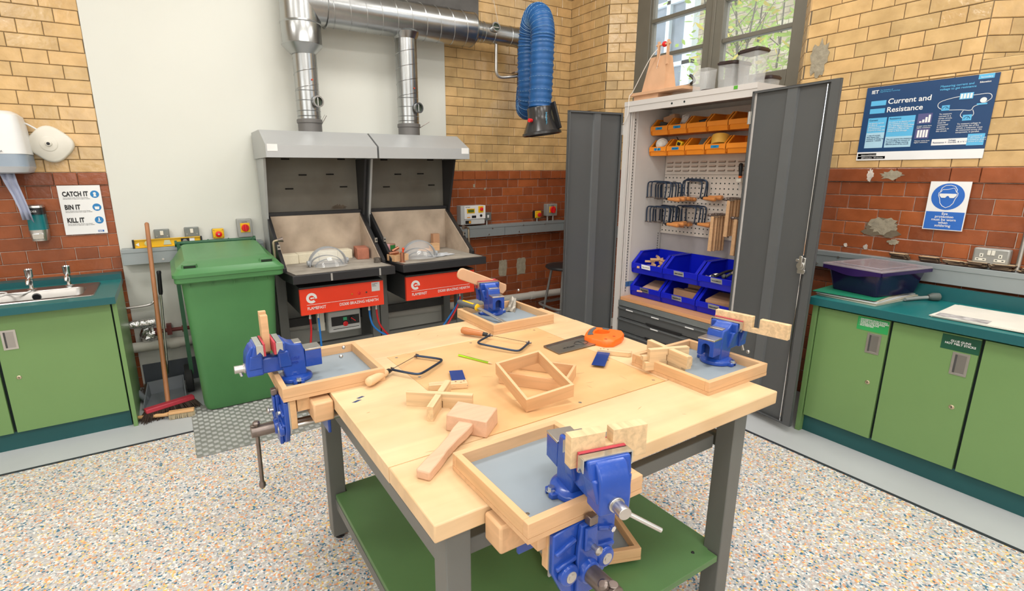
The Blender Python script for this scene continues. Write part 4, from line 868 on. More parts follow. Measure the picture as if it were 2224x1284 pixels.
# ================================================================== brazing hearths
GZ = mat('hearth_light_sticker', (0.78, 0.77, 0.75), 0.6)
def hearth(x0, first, label):
    W_ = 0.735; x1 = x0+W_; t = thing('brazing_hearth', label, 'brazing hearth', (x0+W_/2, 3.8, 0))
    # hood
    prof = [(3.68, 1.600), (3.68, 1.680), (3.885, 1.785), (4.215, 1.785), (4.215, 1.600), (4.135, 1.600), (4.135, 1.70), (3.80, 1.715), (3.695, 1.665), (3.695, 1.600)]
    b = B().prism(prof, 'x', x0-0.008, x1+0.001); b.prism([(3.68, 1.60), (3.68, 1.68), (3.885, 1.785), (4.215, 1.785), (4.215, 1.60)], 'x', x0-0.013, x0-0.008); b.prism([(3.68, 1.60), (3.68, 1.68), (3.885, 1.785), (4.215, 1.785), (4.215, 1.60)], 'x', x1+0.001, x1+0.004)
    b.out('hood', hoodm, t, smooth=False)
    sx = x0+0.028 if first else x1-0.036
    B().box((sx-0.032, 3.6785, 1.640), (sx+0.032, 3.6798, 1.684)).out('sticker', GZ, t)
    # back panel with slots
    B().box((x0+0.02, 4.115, 1.185), (x1-0.02, 4.13, 1.70)).out('back_panel', hoodback, t)
    b = B()
    for u, z in ((0.185, 1.600), (0.60, 1.602), (0.30, 1.485), (0.505, 1.488), (0.195, 1.385), (0.605, 1.392)):
        b.box((x0+u-0.029, 4.109, z-0.005), (x0+u+0.029, 4.116, z+0.005))
    b.out('vent_slots', mat('soot_black', (0.008, 0.007, 0.006), 0.9), t)
    if first:
        b = B(); pts = []
        rnd = random.Random(8)
        for i in range(20):
            a = PI*i/19; pts.append((x0+0.56+0.06*math.cos(a)*(1+rnd.uniform(-0.2, 0.2)), 1.222+0.034*math.sin(a)*(1+rnd.uniform(-0.3, 0.2))))
        b.prism(pts, 'y', 4.1135, 4.115); b.out('scorch_mark', mat('scorch', (0.05, 0.035, 0.025), 0.8, 0, 0.5, 12, col2=(0.16, 0.12, 0.08)), t)
    # side cheeks (grey outside, black inside)
    for sx, sgn in ((x0, 1), (x1-0.018, -1)):
        pr = [(3.90, 1.60), (4.215, 1.60), (4.215, 0.85), (4.02, 0.85), (4.02, 1.19)]
        B().prism(pr, 'x', sx, sx+0.016).out('cheek', hoodm if sgn > 0 else black, t)
    # tray surround
    pr = [(4.10, 1.215), (4.075, 1.215), (3.60, 0.875), (3.60, 0.85), (4.10, 0.85)]
    inn = [(4.085, 1.185), (4.065, 1.185), (3.635, 0.878), (3.64, 0.85), (4.085, 0.85)]
    for sx in (x0+0.006, x1-0.030):
        B().prism(pr, 'x', sx, sx+0.024).out('side_frame', black, t, bevel=0.002)
    B().prism([(4.06, 1.18), (3.645, 0.885), (3.645, 0.852), (4.06, 0.852)], 'x', x0+0.0302, x0+0.036).out('side_lining', refract, t)
    B().prism([(4.06, 1.18), (3.645, 0.885), (3.645, 0.852), (4.06, 0.852)], 'x', x1-0.036, x1-0.0302).out('side_lining', refract, t)
    B().box((x0+0.03, 4.055, 0.852), (x1-0.03, 4.075, 1.190)).out('back_lining', refract, t)
    B().box((x0+0.006, 4.052, 1.190), (x1-0.006, 4.113, 1.216)).out('top_rail', black, t, bevel=0.002)
    # tray table
    b = B().prism([(x0+0.004, 4.10), (x0+0.004, 3.62), (x0+0.030, 3.425), (x1-0.0, 3.425), (x1, 4.10)], 'z', 0.792, 0.850); b.out('table', black, t, bevel=0.004)
    B().prism([(x0+0.034, 4.054), (x0+0.034, 3.60), (x0+0.055, 3.455), (x1-0.02, 3.455), (x1-0.034, 3.60), (x1-0.034, 4.054)], 'z', 0.850, 0.8525).out('table_surface', dusty, t)
    b = B()
    for u in (0.28, 0.62): b.box((x0+u-0.006, 3.4238, 0.795), (x0+u+0.006, 3.4255, 0.845))
    if first: outs(b, 'chipped_paint', mat('bare_steel', (0.45, 0.44, 0.42), 0.5, 0.6), t)
    b = B()
    for sx in (x0+0.005, x1-0.031): b.box((sx+0.003, 3.738, 1.0-0.014), (sx+0.021, 3.748, 1.0+0.020))
    for p in b.v: p.z += -0.0
    outs(b, 'latch', satin, t) 
    for sx in (x0+0.017, x1-0.019): B().cyl((sx, 3.74, 1.004), (sx, 3.732, 1.004), 0.006, n=10).out('latch_knob', blackp, t)
    # red control box
    B().box((x0+0.078, 3.502, 0.562), (x0+0.662, 3.97, 0.752)).out('control_box', darkside, t)
    cb = B().box((x0+0.078, 3.498, 0.560), (x0+0.663, 3.502, 0.740)).box((x0+0.076, 3.498, 0.560), (x0+0.0785, 3.52, 0.74)).out('control_front', redp, t)
    R, U = (1, 0, 0), (0, 0, 1); yf = 3.4972; xl = x0+0.118
    ring = [(math.cos(a), math.sin(a)) for a in [(-20+ i*(-305)/40)*PI/180 for i in range(41)]]
    cx, cz, ro, ri = xl+0.034, 0.674, 0.036, 0.018
    outl = [(cx+ro*c, cz+ro*s) for c, s in [(math.cos(a), math.sin(a)) for a in [math.radians(-8+k*(-1)*0+k*(-0)) for k in [0]]]]
    pts = [(cx+ro*math.cos(math.radians(a)), cz+ro*math.sin(math.radians(a))) for a in range(0, 325, 9)]+[(cx+ri*math.cos(math.radians(a)), cz+ri*math.sin(math.radians(a))) for a in range(324, 44, -9)]
    pts = [(cx+ro*math.cos(math.radians(a)), cz+ro*math.sin(math.radians(a))) for a in range(0, 320, 8)]+[(cx+ri*math.cos(math.radians(a)), cz+ri*math.sin(math.radians(a))) for a in range(316, 8, -8)]+[(cx+ri, cz-0.001)]
    lg = B().prism(pts, 'y', yf, yf+0.0008); lg.box((cx-0.002, yf, cz-0.004), (cx+ri+0.004, yf+0.0008, cz+0.004)); lg.box((cx+ri, yf, cz-0.006), (cx+ro, yf+0.0008, cz)); lg.ball((cx-0.003, yf+0.0005, cz-0.001), 0.006, 5, sc=(1, 0.08, 1)); lg.out('logo_disc', GZ, cb, smooth=False)
    B().box((xl, yf, 0.6275), (x0+0.62, yf+0.0008, 0.6300)).out('white_line', GZ, cb)
    text('FLAMEFAST', 0.0285, (xl+0.001, yf, 0.594), R, U, GZ, cb, bold=0.012, sx=0.86); text('DS300 BRAZING HEARTH', 0.0285, (x0+0.622, yf, 0.594), R, U, GZ, cb, bold=0.012, align='RIGHT', sx=0.88)
    if first:
        B().box((x0+0.575, 3.4965, 0.668), (x0+0.636, 3.498, 0.733)).out('rating_label', mat('silver_label', (0.6, 0.6, 0.58), 0.4), cb)
        text('FLAMEFAST\nDS300\nSerial No.', 0.008, (x0+0.580, 3.496, 0.720), R, U, blackp, cb, name='small_print')
        for u, m, r in ((0.430, mat('amber_lamp', (0.65, 0.22, 0.02), 0.3), 0.006), (0.482, redk, 0.0095), (0.535, mat('dark_lamp', (0.05, 0.08, 0.06), 0.3), 0.006)):
            B().lathe([(r, 0), (r, 0.005), (r*0.6, 0.008)], (x0+u, 3.498, 0.668), (0, -1, 0)).out('indicator', m, cb)
    # legs and beams
    for lx in (x0-0.014, x1-0.055):
        for ly in (3.83, 4.08): B().box((lx, ly, 0), (lx+0.065, ly+0.055, 0.792)).out('leg', legm, t, bevel=0.002)
    B().box((x0+0.05, 4.09, 0.32), (x1-0.055, 4.12, 0.385)).out('cross_beam', darkside, t)
    B().box((x0+0.05, 3.84, 0.17), (x1-0.055, 3.88, 0.235)).out('cross_beam', legm, t)
    return t
H1 = hearth(0.612, True, 'left brazing hearth with grey hood and red FLAMEFAST front, two sticks of firebrick inside')
H2 = hearth(1.378, False, 'right brazing hearth with grey hood and red front, next to the red brick wall')
def gas_hose(x, y, z, pts, m, label):
    t = thing('gas_hose', label, 'hose', (x, y, z-0.15))
    B().cyl((x, y, z), (x, y, z-0.022), 0.011, n=6).cyl((x, y, z-0.022), (x, y, z-0.040), 0.008, n=12).cyl((x, y, z-0.040), (x, y, z-0.056), 0.010, n=6).out('fitting', satin, t)
    B().tube(smoothpath([(x, y, z-0.050)]+pts, 6), 0.0072, 10).out('tube', m, t)
gas_hose(0.765, 3.60, 0.560, [(0.765, 3.6, 0.42), (0.75, 3.60, 0.30), (0.735, 3.62, 0.15)], hosered, 'red gas hose at the left under the left brazing hearth')
gas_hose(0.822, 3.60, 0.560, [(0.824, 3.6, 0.42), (0.826, 3.60, 0.30), (0.83, 3.62, 0.15)], hoseblue, 'blue gas hose at the left under the left brazing hearth')
gas_hose(1.195, 3.60, 0.560, [(1.20, 3.60, 0.44), (1.225, 3.60, 0.37), (1.30, 3.60, 0.30), (1.42, 3.62, 0.24)], hoseblue, 'blue gas hose curving right below the left brazing hearth')
gas_hose(1.250, 3.60, 0.560, [(1.255, 3.60, 0.44), (1.275, 3.60, 0.37), (1.34, 3.60, 0.28), (1.42, 3.62, 0.20)], hosered, 'red gas hose curving right below the left brazing hearth')
gas_hose(1.975, 3.62, 0.562, [(1.975, 3.62, 0.48), (1.93, 3.61, 0.40), (1.86, 3.60, 0.31), (1.78, 3.60, 0.20)], hosered, 'red gas hose hanging from the right brazing hearth')
gas_hose(1.996, 3.66, 0.562, [(1.990, 3.66, 0.48), (1.94, 3.65, 0.40), (1.85, 3.64, 0.30), (1.76, 3.64, 0.20)], hoseblue, 'blue gas hose hanging from the right brazing hearth')
t = thing('control_switch_box', 'grey control box with green and red buttons under the left hearth', 'switch box', (1.037, 3.72, 0.345))
B().box((0.912, 3.70, 0.342), (1.158, 3.80, 0.505)).out('case', mat('pale_grey_case', (0.52, 0.53, 0.52)), t, bevel=0.012, seg=3)
B().box((0.935, 3.6985, 0.392), (1.145, 3.7005, 0.462)).out('black_panel', blackp, t); B().box((0.945, 3.6985, 0.366), (1.140, 3.7005, 0.370)).out('black_line', blackp, t)
B().box((1.022, 3.694, 0.428), (1.050, 3.699, 0.452)).out('green_button', mat('button_green', (0.05, 0.42, 0.20), 0.4), t); B().lathe([(0.017, 0), (0.019, 0.01), (0.014, 0.013)], (1.037, 3.70, 0.402), (0, -1, 0)).out('red_button', redk, t)
o = B().lathe([(0.024, 0), (0.022, 0.012)], (1.095, 3.70, 0.430), (0, -1, 0)).out('selector_knob', blackp, t); b = B(); b.M = Matrix.Translation((1.095, 3.687, 0.430)) @ Matrix.Rotation(0.7, 4, 'Y'); b.box((-0.022, -0.002, -0.003), (0.022, 0, 0.003)); b.out('pointer', redk, o)
B().box((0.845, 3.74, 0.36), (0.895, 3.78, 0.56)).out('cable_duct', cream, t)
# visors in the hearths
def visor(x, y, z, rz, label):
    t = thing('face_visor', label, 'face visor', (x, y, z), rz)
    M = full(t); b = B(); b.M = M; n = 20
    # brow band: an arch standing on its ends
    def arch(b, rx, rz_, yo, w, th, tilt=0.0, a0=0.0, a1=PI):
        vs = []; fs = []
        for i in range(n+1):
            a = a0+(a1-a0)*i/n
            for r, yy in ((1, -w/2), (1, w/2), (1-th/rx, w/2), (1-th/rx, -w/2)): vs.append((rx*r*math.cos(a), yo+yy+tilt*math.sin(a), 0.004+rz_*r*math.sin(a)))
            if i: fs += [((i-1)*4+j, (i-1)*4+(j+1) % 4, i*4+(j+1) % 4, i*4+j) for j in range(4)]
        fs += [(0, 1, 2, 3), (4*n+3, 4*n+2, 4*n+1, 4*n)]; b.add(vs, fs)
    arch(b, 0.137, 0.132, 0.004, 0.046, 0.007); b.out('brow_band', mat('visor_grey', (0.34, 0.36, 0.38), 0.3), t)
    b = B(); b.M = M; arch(b, 0.115, 0.062, 0.04, 0.030, 0.005, 0.02); arch(b, 0.10, 0.048, -0.03, 0.022, 0.004); b.out('head_harness', mat('visor_dark_grey', (0.09, 0.10, 0.11), 0.4), t)
    b = B(); b.M = M
    for s in (-1, 1): b.cyl((s*0.128, 0, 0.028), (s*0.148, 0, 0.028), 0.018, n=16)
    b.out('ratchet_knob', mat('visor_grey', (0.34, 0.36, 0.38)), t)
    b = B(); b.M = M; vs = []; fs = []; rows = 6
    for k in range(rows+1):
        f = k/rows
        for i in range(n+1):
            a = 0.12+(PI-0.24)*i/n; r = 1-0.04*f
            vs.append((0.134*r*math.cos(a)*(1-0.10*f), -0.012-0.150*f*(0.35+0.65*math.sin(a)), 0.004+(0.127*math.sin(a))*(1-f*f*0.93)))
    for k in range(rows): fs += [(k*(n+1)+i, k*(n+1)+i+1, (k+1)*(n+1)+i+1, (k+1)*(n+1)+i) for i in range(n)]
    b.add(vs, fs); b.out('clear_shield', visorm, t, ang=80)
visor(0.945, 3.70, 0.8525, 0.05, 'clear face visor with grey brow band lying in the left hearth')
visor(1.640, 3.66, 0.8525, -0.12, 'clear face visor with grey brow band lying in the right hearth')
zt = 0.8525
for i, (x0, w, lab) in enumerate(((0.668, 0.114, 'cream firebrick at the left end of the row in the left hearth'), (0.785, 0.145, 'cream firebrick, second of the row, behind the visor in the left hearth'), (0.933, 0.14, 'cream firebrick, third of the row, behind the visor in the left hearth'), (1.076, 0.118, 'cream firebrick at the right end of the row, beside the red brick'))):
    yb = 3.885+0.012*i
    tag(B().box((x0, yb, zt), (x0+w, yb+0.11, zt+0.068)).out('firebrick', firebrick, bevel=0.003), lab, 'brick', 'cream firebricks in the left hearth')
b = B(); b.M = Matrix.Translation((1.255, 3.875, zt)) @ Matrix.Rotation(-0.15, 4, 'Z'); b.box((-0.045, -0.06, 0), (0.045, 0.11, 0.085)); tag(b.out('red_brick', redbrick, bevel=0.003), 'loose red brick at the right end of the firebricks', 'brick')
tag(B().cyl((1.285, 3.62, zt), (1.285, 3.62, zt+0.035), 0.026, n=18).out('wire_scourer', mat('wire_mesh', (0.16, 0.14, 0.12), 0.6, 0.6, 0.5, 60, 0.9, 200)), 'small grey wire scourer at the right front of the left hearth', 'scourer')
def torch(x, y, z, s, label):
    t = thing('brazing_torch', label, 'torch', (x, y, z-0.12))
    B().tube(smoothpath([(x, y, z-0.14), (x, y, z-0.02), (x+0.004*s, y, z+0.012), (x+0.03*s, y-0.01, z+0.022)], 5), 0.009, 10).out('stem', mat('aged_brass', (0.42, 0.36, 0.26), 0.35, 0.9), t)
    B().lathe([(0.010, 0), (0.012, 0.01), (0.018, 0.03), (0.018, 0.034)], (x+0.028*s, y-0.01, z+0.022), (s, -0.15, 0.15)).out('nozzle', darksteel, t)
torch(0.590, 3.70, 1.035, 1, 'brass brazing torch hooked on the left side of the left hearth')
torch(2.135, 3.74, 1.03, -1, 'brass brazing torch hooked on the right side of the right hearth')
# things in the right hearth
zt2 = zt
t = thing('scrap_box', 'small wooden box with copper bits and a red plastic toy in the right hearth', 'box', (1.455, 3.62, zt2))
b = B(); b.M = Matrix.Translation((1.452, 3.63, zt2)) @ Matrix.Rotation(0.25, 4, 'Z'); b.box((-0.065, -0.05, 0), (0.065, 0.05, 0.008)).box((-0.065, -0.05, 0.008), (0.065, -0.042, 0.048)).box((-0.065, 0.042, 0.008), (0.065, 0.05, 0.048)).box((-0.065, -0.042, 0.008), (-0.057, 0.042, 0.048)).box((0.057, -0.042, 0.008), (0.065, 0.042, 0.048)); b.out('box', beech, t, bevel=0.001)
for i, (x, y, z, dx, dz, lab) in enumerate(((1.425, 3.64, 0.906, 0.04, 0.004, 'copper tube end lying in the small wooden box, left piece'), (1.445, 3.655, 0.921, 0.028, 0.022, 'copper tube end lying on top of the others in the small wooden box'))):
    tag(B().cyl((x-dx, y, z), (x+dx, y+0.01, z+dz), 0.012, n=14).out('copper_offcut', copper), lab, 'copper tube')
b = B().cyl((1.494, 3.63, 0.875), (1.496, 3.63, 0.925), 0.007, n=8).ball((1.498, 3.63, 0.935), 0.011, 6).box((1.475, 3.625, 0.885), (1.497, 3.635, 0.893)); tag(b.out('plastic_toy', mat('bright_red_orange', (0.85, 0.06, 0.01), 0.35)), 'bright red plastic figure standing in the small wooden box', 'toy')
tag(B().cyl((1.448, 3.535, zt2), (1.450, 3.535, zt2+0.072), 0.016, n=20).cyl((1.448, 3.535, zt2), (1.448, 3.535, zt2+0.003), 0.024, n=20).out('copper_tube', copper), 'upright copper tube in front of the small wooden box', 'copper tube')
t = thing('food_tin', 'food tin with a green label behind the small wooden box', 'tin', (1.47, 3.79, zt2)); B().cyl((1.46, 3.80, zt2), (1.46, 3.80, zt2+0.105), 0.040, n=24, m=0).out('can', mat('tin_pink_label', (0.42, 0.22, 0.17), 0.4, 0.3, 0.3, 20), t); B().cyl((1.46, 3.80, zt2+0.055), (1.46, 3.80, zt2+0.098), 0.0405, n=24, cap=False).out('green_label', mat('tin_green', (0.02, 0.19, 0.04), 0.4), t)
tag(B().cyl((1.418, 3.74, zt2), (1.418, 3.74, zt2+0.11), 0.018, n=16).out('marker_tub', mat('pink_white_tub', (0.60, 0.10, 0.16), 0.4, 0, 0.2, 4, col2=(0.75, 0.70, 0.68))), 'slim pink and white tub at the left edge of the right hearth', 'tub')
b = B(); b.M = Matrix.Translation((1.83, 3.655, zt2)) @ Matrix.Rotation(0.3, 4, 'Z')
vs = []; fs = []; nn = 8; rnd = random.Random(2)
for i in range(nn+1):
    for j in range(nn+1): vs.append((-0.10+0.20*i/nn, -0.055+0.11*j/nn, 0.004+rnd.uniform(0, 0.006)+(0.012 if 3 < i < 6 and 3 < j < 6 else 0)))
fs = [(i*(nn+1)+j, (i+1)*(nn+1)+j, (i+1)*(nn+1)+j+1, i*(nn+1)+j+1) for i in range(nn) for j in range(nn)]
b.add(vs, fs); o = b.out('crumpled_cloth', mat('grey_white_cloth', (0.38, 0.40, 0.42), 0.8, 0, 0.5, 16, col2=(0.66, 0.68, 0.70)), smooth=False); m_ = o.modifiers.new('t', 'SOLIDIFY'); m_.thickness = 0.003; tag(o, 'crumpled grey-white cloth beside the visor in the right hearth', 'cloth')
for a, c, lab in (((1.945, 3.99, 0.06, 0.05, 0.135, 0.0), mdf, 'upright plywood offcut leaning on the back of the right hearth'), ((1.905, 3.93, 0.075, 0.05, 0.062, 0.1), beech, 'small beech block in front of the upright offcut'), ((1.83, 3.95, 0.10, 0.06, 0.016, 0.2), beech, 'flat wood offcut lying at the back of the right hearth')):
    b = B(); b.M = Matrix.Translation((a[0], a[1], zt2)) @ Matrix.Rotation(a[5], 4, 'Z'); b.box((-a[2]/2, -a[3]/2, 0), (a[2]/2, a[3]/2, a[4])); tag(b.out('wood_offcut', c, bevel=0.001), lab, 'wood offcut', 'wood offcuts in the right hearth')

# ================================================================== extraction ducts
t = thing('extraction_ducting', 'galvanised steel extraction ducting rising from the two hearths', 'ducting', (1.2, 4.0, 1.785))
def seamed(b, p, q, r, pitch, turns_slope=0.35, n=28, m=0):
    b.cyl(p, q, r, n=n, m=m, cap=False); p, q = Vector(p), Vector(q); d = (q-p); Ln = d.length; d.normalize()
    k = int(Ln/pitch)
    a = d.cross(Vector((0, 1, 0)) if abs(d.y) < 0.9 else Vector((1, 0, 0))).normalized(); c = d.cross(a)
    for i in range(k):
        s = pitch*(i+0.5); pts = []
        for j in range(n+1):
            an = 2*PI*j/n; h = s+pitch*(j/n-0.5)
            pts.append(p+d*max(0.002, min(Ln-0.002, h))+a*math.cos(an)*r+c*math.sin(an)*r)
        b.tube(pts, 0.0030, 4, m=m)
def bands(b, p, d, r, hs, m=0):
    for h in hs:
        q = Vector(p)+Vector(d)*h; b.lathe([(r, -0.003), (r+0.0035, 0), (r, 0.003)], q, d, 28, m)
yc = 4.0
for i, (cx, top, r) in enumerate(((0.970, 2.312, 0.081), (1.745, 2.56, 0.083))):
    B().cyl((cx, yc, 1.786), (cx, yc, 1.872), r+0.002, n=28).lathe([(r+0.004, 0.060), (r+0.008, 0.064), (r+0.008, 0.086), (r+0.003, 0.090)], (cx, yc, 1.786), (0, 0, 1), 28).out('spigot', mat('spigot_grey', (0.16, 0.155, 0.15), 0.5, 0.3), t)
    b = B(); b.cyl((cx, yc, 1.87), (cx, yc, 2.07), r, n=28, cap=False); bands(b, (cx, yc, 0), (0, 0, 1), r, (1.895, 1.93, 2.0, 2.065)); b.out('damper_section', duct_m, t)
    b = B(); seamed(b, (cx, yc, 2.07), (cx, yc, top), r, 0.105); b.out('riser', duct_m, t)
    px_, pz = cx+0.040, 1.985+0.0
    b = B().lathe([(0.036, 0), (0.036, 0.022), (0.040, 0.024), (0.040, 0.030), (0.030, 0.030), (0.030, 0.012)], (px_, yc-r+0.002, 1.99), (0.25, -1, 0), 26); h = b.out('inspection_port', duct_m, t)
    B().cyl((px_+0.002, yc-r-0.010, 1.99), (px_+0.003, yc-r-0.013, 1.99), 0.030, n=24).out('port_glass', mat('dark_port_glass', (0.05, 0.07, 0.05), 0.15), h)
    B().box((px_+0.001, yc-r-0.020, 1.963), (px_+0.007, yc-r-0.012, 2.017)).out('damper_blade', satin, h)
    B().lathe([(0.006, 0), (0.006, 0.004)], (cx+0.02, yc-r-0.0, 2.135), (0.2, -1, 0), 12).out('red_rivet', mat('rivet_red', (0.5, 0.06, 0.03), 0.4), t)
b = B(); b.lathe([(0.083, 0), (0.137, 0.055), (0.140, 0.058), (0.134, 0.066), (0.134, 0.19), (0.140, 0.195), (0.136, 0.205)], (0.962, yc, 2.306), (0, 0, 1), 32); b.out('reducer', duct_m, t)
b = B(); b.cyl((0.962, yc, 2.505), (0.962, yc, ZTOP), 0.131, n=32, cap=False); b.out('main_stack', duct_m, t)
b = B(); zc = 2.637
b.lathe([(0.128, -0.02), (0.128, 0.165), (0.142, 0.168), (0.142, 0.176), (0.130, 0.178)], (0.962, yc, zc), (1, 0, 0), 32); b.out('tee_branch', duct_m, t)
b = B(); seamed(b, (1.135, yc, zc), (2.325, yc, zc), 0.130, 0.118, n=36)
b.lathe([(0.132, 0), (0.130, 0.012), (0.080, 0.016)], (2.323, yc, zc), (1, 0, 0), 36); b.out('main_run', duct_m, t)
B().lathe([(0.113, 0), (0.100, -0.018), (0.085, -0.045)], (1.745, yc, zc-0.098), (0, 0, 1), 28).out('saddle', duct_m, t)
b = B(); b.cyl((2.335, yc, 2.632), (2.80, yc, 2.632), 0.078, n=28, cap=False); bands(b, (0, yc, 2.632), (1, 0, 0), 0.078, (2.345, 2.40, 2.435, 2.53, 2.70, 2.79)); b.out('branch_run', duct_m, t)
b = B().lathe([(0.036, 0), (0.036, 0.022), (0.040, 0.024), (0.040, 0.030), (0.030, 0.030), (0.030, 0.012)], (2.515, yc-0.072, 2.655), (0.0, -1, 0.25), 26); h = b.out('inspection_port', duct_m, t)
B().cyl((2.515, yc-0.086, 2.6585), (2.515, yc-0.089, 2.6592), 0.030, n=24).out('port_glass', mat('dark_port_glass', (0.05, 0.07, 0.05)), h); B().box((2.490, yc-0.096, 2.656), (2.540, yc-0.090, 2.662)).out('damper_blade', satin, h)
b = B().tube(smoothpath([(2.80, yc, 2.632), (2.855, yc, 2.615), (2.885, yc-0.005, 2.56), (2.89, yc-0.01, 2.42)], 6), 0.079, 24, cap=False); b.out('elbow', duct_m, t)
b = B().tube([(1.66, 4.0, 2.76), (1.66, 4.0, ZTOP)], 0.002, 6).cyl((1.66, 4.0, 2.765), (1.66, 4.0, 2.80), 0.006, n=8); b.out('hanger', satin, t)
b = B().tube([(2.60, 4.0, 2.71), (2.52, 4.0, 3.0), (2.50, 4.0, ZTOP)], 0.0015, 6); b.out('hanging_wire', satin, t)
for x, y, r, lab in ((1.078, 4.10, 0.05, 'thin damper lever behind the left duct spigot'), (1.862, 3.99, 0.06, 'thin damper lever beside the right duct spigot')):
    pass
tag(B().tube([(1.052, 4.02, 1.835), (1.10, 4.02, 1.91)], 0.0022, 6).tube([(1.045, 4.02, 1.85), (1.088, 4.02, 1.915)], 0.0012, 6).out('damper_lever', darksteel, None), 'thin steel damper lever sticking out right of the left duct', 'lever')
tag(B().tube([(1.83, 4.02, 1.84), (1.925, 4.0, 1.90)], 0.003, 6).out('damper_lever', darksteel, None), 'thin steel damper lever sticking out right of the right duct', 'lever')
# extraction arm with blue hose
t = thing('fume_extractor', 'blue corrugated extraction hose arm with a black nozzle hood', 'extraction arm', (2.60, 3.4, 1.77))
path = smoothpath([(2.87, 3.93, 2.30), (2.80, 3.86, 2.16), (2.72, 3.75, 2.035), (2.665, 3.64, 2.02), (2.62, 3.58, 2.12), (2.605, 3.57, 2.30), (2.60, 3.56, 2.46), (2.59, 3.52, 2.575), (2.565, 3.44, 2.635), (2.54, 3.35, 2.61), (2.523, 3.29, 2.51), (2.517, 3.28, 2.40), (2.512, 3.28, 2.18), (2.503, 3.28, 1.965)], 16)
rad = []; fine = []; acc = 0
for i, p in enumerate(path): fine.append(p); rad.append(0.087+(0.0035 if i % 3 == 0 else -0.003))
b = B().tube(fine, rad, 22); b.out('corrugated_hose', hoseb, t, ang=75)
b = B()
for i in range(0, len(path)-1, 6):
    d = (path[min(i+1, len(path)-1)]-path[i-1 if i else 0]).normalized(); b.lathe([(0.0895, -0.0015), (0.0912, 0), (0.0895, 0.0015)], path[i], d, 22)
b.out('wire_helix', mat('hose_wire_rib', (0.20, 0.36, 0.55), 0.4), t)
dn = Vector((0.10, -0.05, -1)).normalized(); p0 = Vector((2.503, 3.28, 1.972))
nz = B().lathe([(0.093, 0), (0.096, 0.005), (0.094, 0.055), (0.105, 0.10), (0.138, 0.175), (0.148, 0.18), (0.150, 0.198), (0.140, 0.202), (0.128, 0.19)], p0, dn, 32).out('nozzle_hood', mat('smoky_black_plastic', (0.03, 0.028, 0.027), 0.22, spec=0.6), t)
b = B().prism([(0, 0.02), (0.012, 0.02), (0.020, -0.12), (-0.004, -0.12)], 'x', -0.006, 0.006); 
b = B().beam((2.547, 3.180, 2.00), (2.575, 3.130, 1.81), 0.016, 0.05, upv=(0, 1, 0)); b.out('handle', blackp, nz, bevel=0.004)
text('Nederman', 0.026, (2.466, 3.160, 1.925), (0.10, 0, -1), (1, 0.25, 0.1), mat('cyan_print', (0.10, 0.45, 0.70), 0.5), nz, bold=0.02)
B().cyl((2.405, 3.25, 1.87), (2.378, 3.24, 1.87), 0.014, n=12).out('red_knob', redk, nz)
B().tube(smoothpath([(2.575, 4.0, 2.555), (2.575, 4.0, 2.40), (2.58, 4.0, 2.33), (2.62, 4.0, 2.298), (2.74, 3.98, 2.31), (2.83, 3.96, 2.33)], 6), 0.013, 12).out('support_pipe', satin, t)
B().tube([(2.80, 3.98, 2.56), (2.80, 3.98, 2.33)], 0.010, 10).out('support_pipe', satin, t); B().beam((2.72, 3.95, 2.335), (2.90, 3.93, 2.38), 0.06, 0.012).out('bracket', darksteel, t); b = B().cyl((2.86, 3.94, 2.24), (2.86, 3.94, 2.36), 0.088, n=24).out('swivel', blackp, t)

# ================================================================== wheelie bin
t = thing('wheelie_bin', 'green wheelie bin with closed lid in front of the trunking', 'wheelie bin', (0.28, 3.75, 0))
def loft(b, secs, m=0, cap0=True, cap1=True):
    n = len(secs[0][0]); vs = []; fs = []
    for ring, z in secs: vs += [(p[0], p[1], z) for p in ring]
    for k in range(len(secs)-1): fs += [(k*n+j, k*n+(j+1) % n, (k+1)*n+(j+1) % n, (k+1)*n+j) for j in range(n)]
    if cap0: fs.append(tuple(range(n))[::-1])
    if cap1: fs.append(tuple(range((len(secs)-1)*n, len(secs)*n)))
    b.add(vs, fs, m); return b
b = B(); loft(b, [(rr(0.060, 0.490, 3.535, 3.93, 0.05), 0.012), (rr(0.050, 0.500, 3.52, 3.94, 0.05), 0.05), (rr(0.022, 0.545, 3.475, 4.03, 0.05), 0.80), (rr(0.018, 0.555, 3.467, 4.04, 0.045), 0.90)]); b.out('body', bingreen, t, ang=30)
b = B(); loft(b, [(rr(-0.008, 0.585, 3.435, 4.055, 0.03), 0.868), (rr(-0.014, 0.592, 3.428, 4.06, 0.03), 0.875), (rr(-0.014, 0.592, 3.428, 4.06, 0.03), 0.905), (rr(-0.004, 0.582, 3.437, 4.05, 0.03), 0.915)]); b.out('rim', bingreen, t)
b = B()
for u in (0.06, 0.18, 0.30, 0.42, 0.50): b.box((u, 3.452, 0.842), (u+0.003, 3.475, 0.87))
b.out('rim_ribs', bingreen, t)
b = B(); loft(b, [(rr(-0.022, 0.600, 3.420, 4.065, 0.035), 0.905), (rr(-0.022, 0.600, 3.420, 4.065, 0.035), 0.925), (rr(-0.006, 0.584, 3.436, 4.06, 0.04), 0.940), (rr(0.004, 0.574, 3.448, 4.05, 0.05), 0.955)]); 
lo = rr(0.004, 0.574, 3.448, 4.05, 0.05); hi = rr(0.055, 0.523, 3.53, 4.02, 0.05)
n = len(lo); vs = [(p[0], p[1], 0.955) for p in lo]+[(p[0]*1, p[1], 0.985+0.05*(p[1]-3.53)/0.49) for p in hi]+[(0.289+(p[0]-0.289)*0.72, 3.60+(p[1]-3.53)*0.80, 0.990+0.05*(p[1]-3.53)/0.49-0.004) for p in hi]
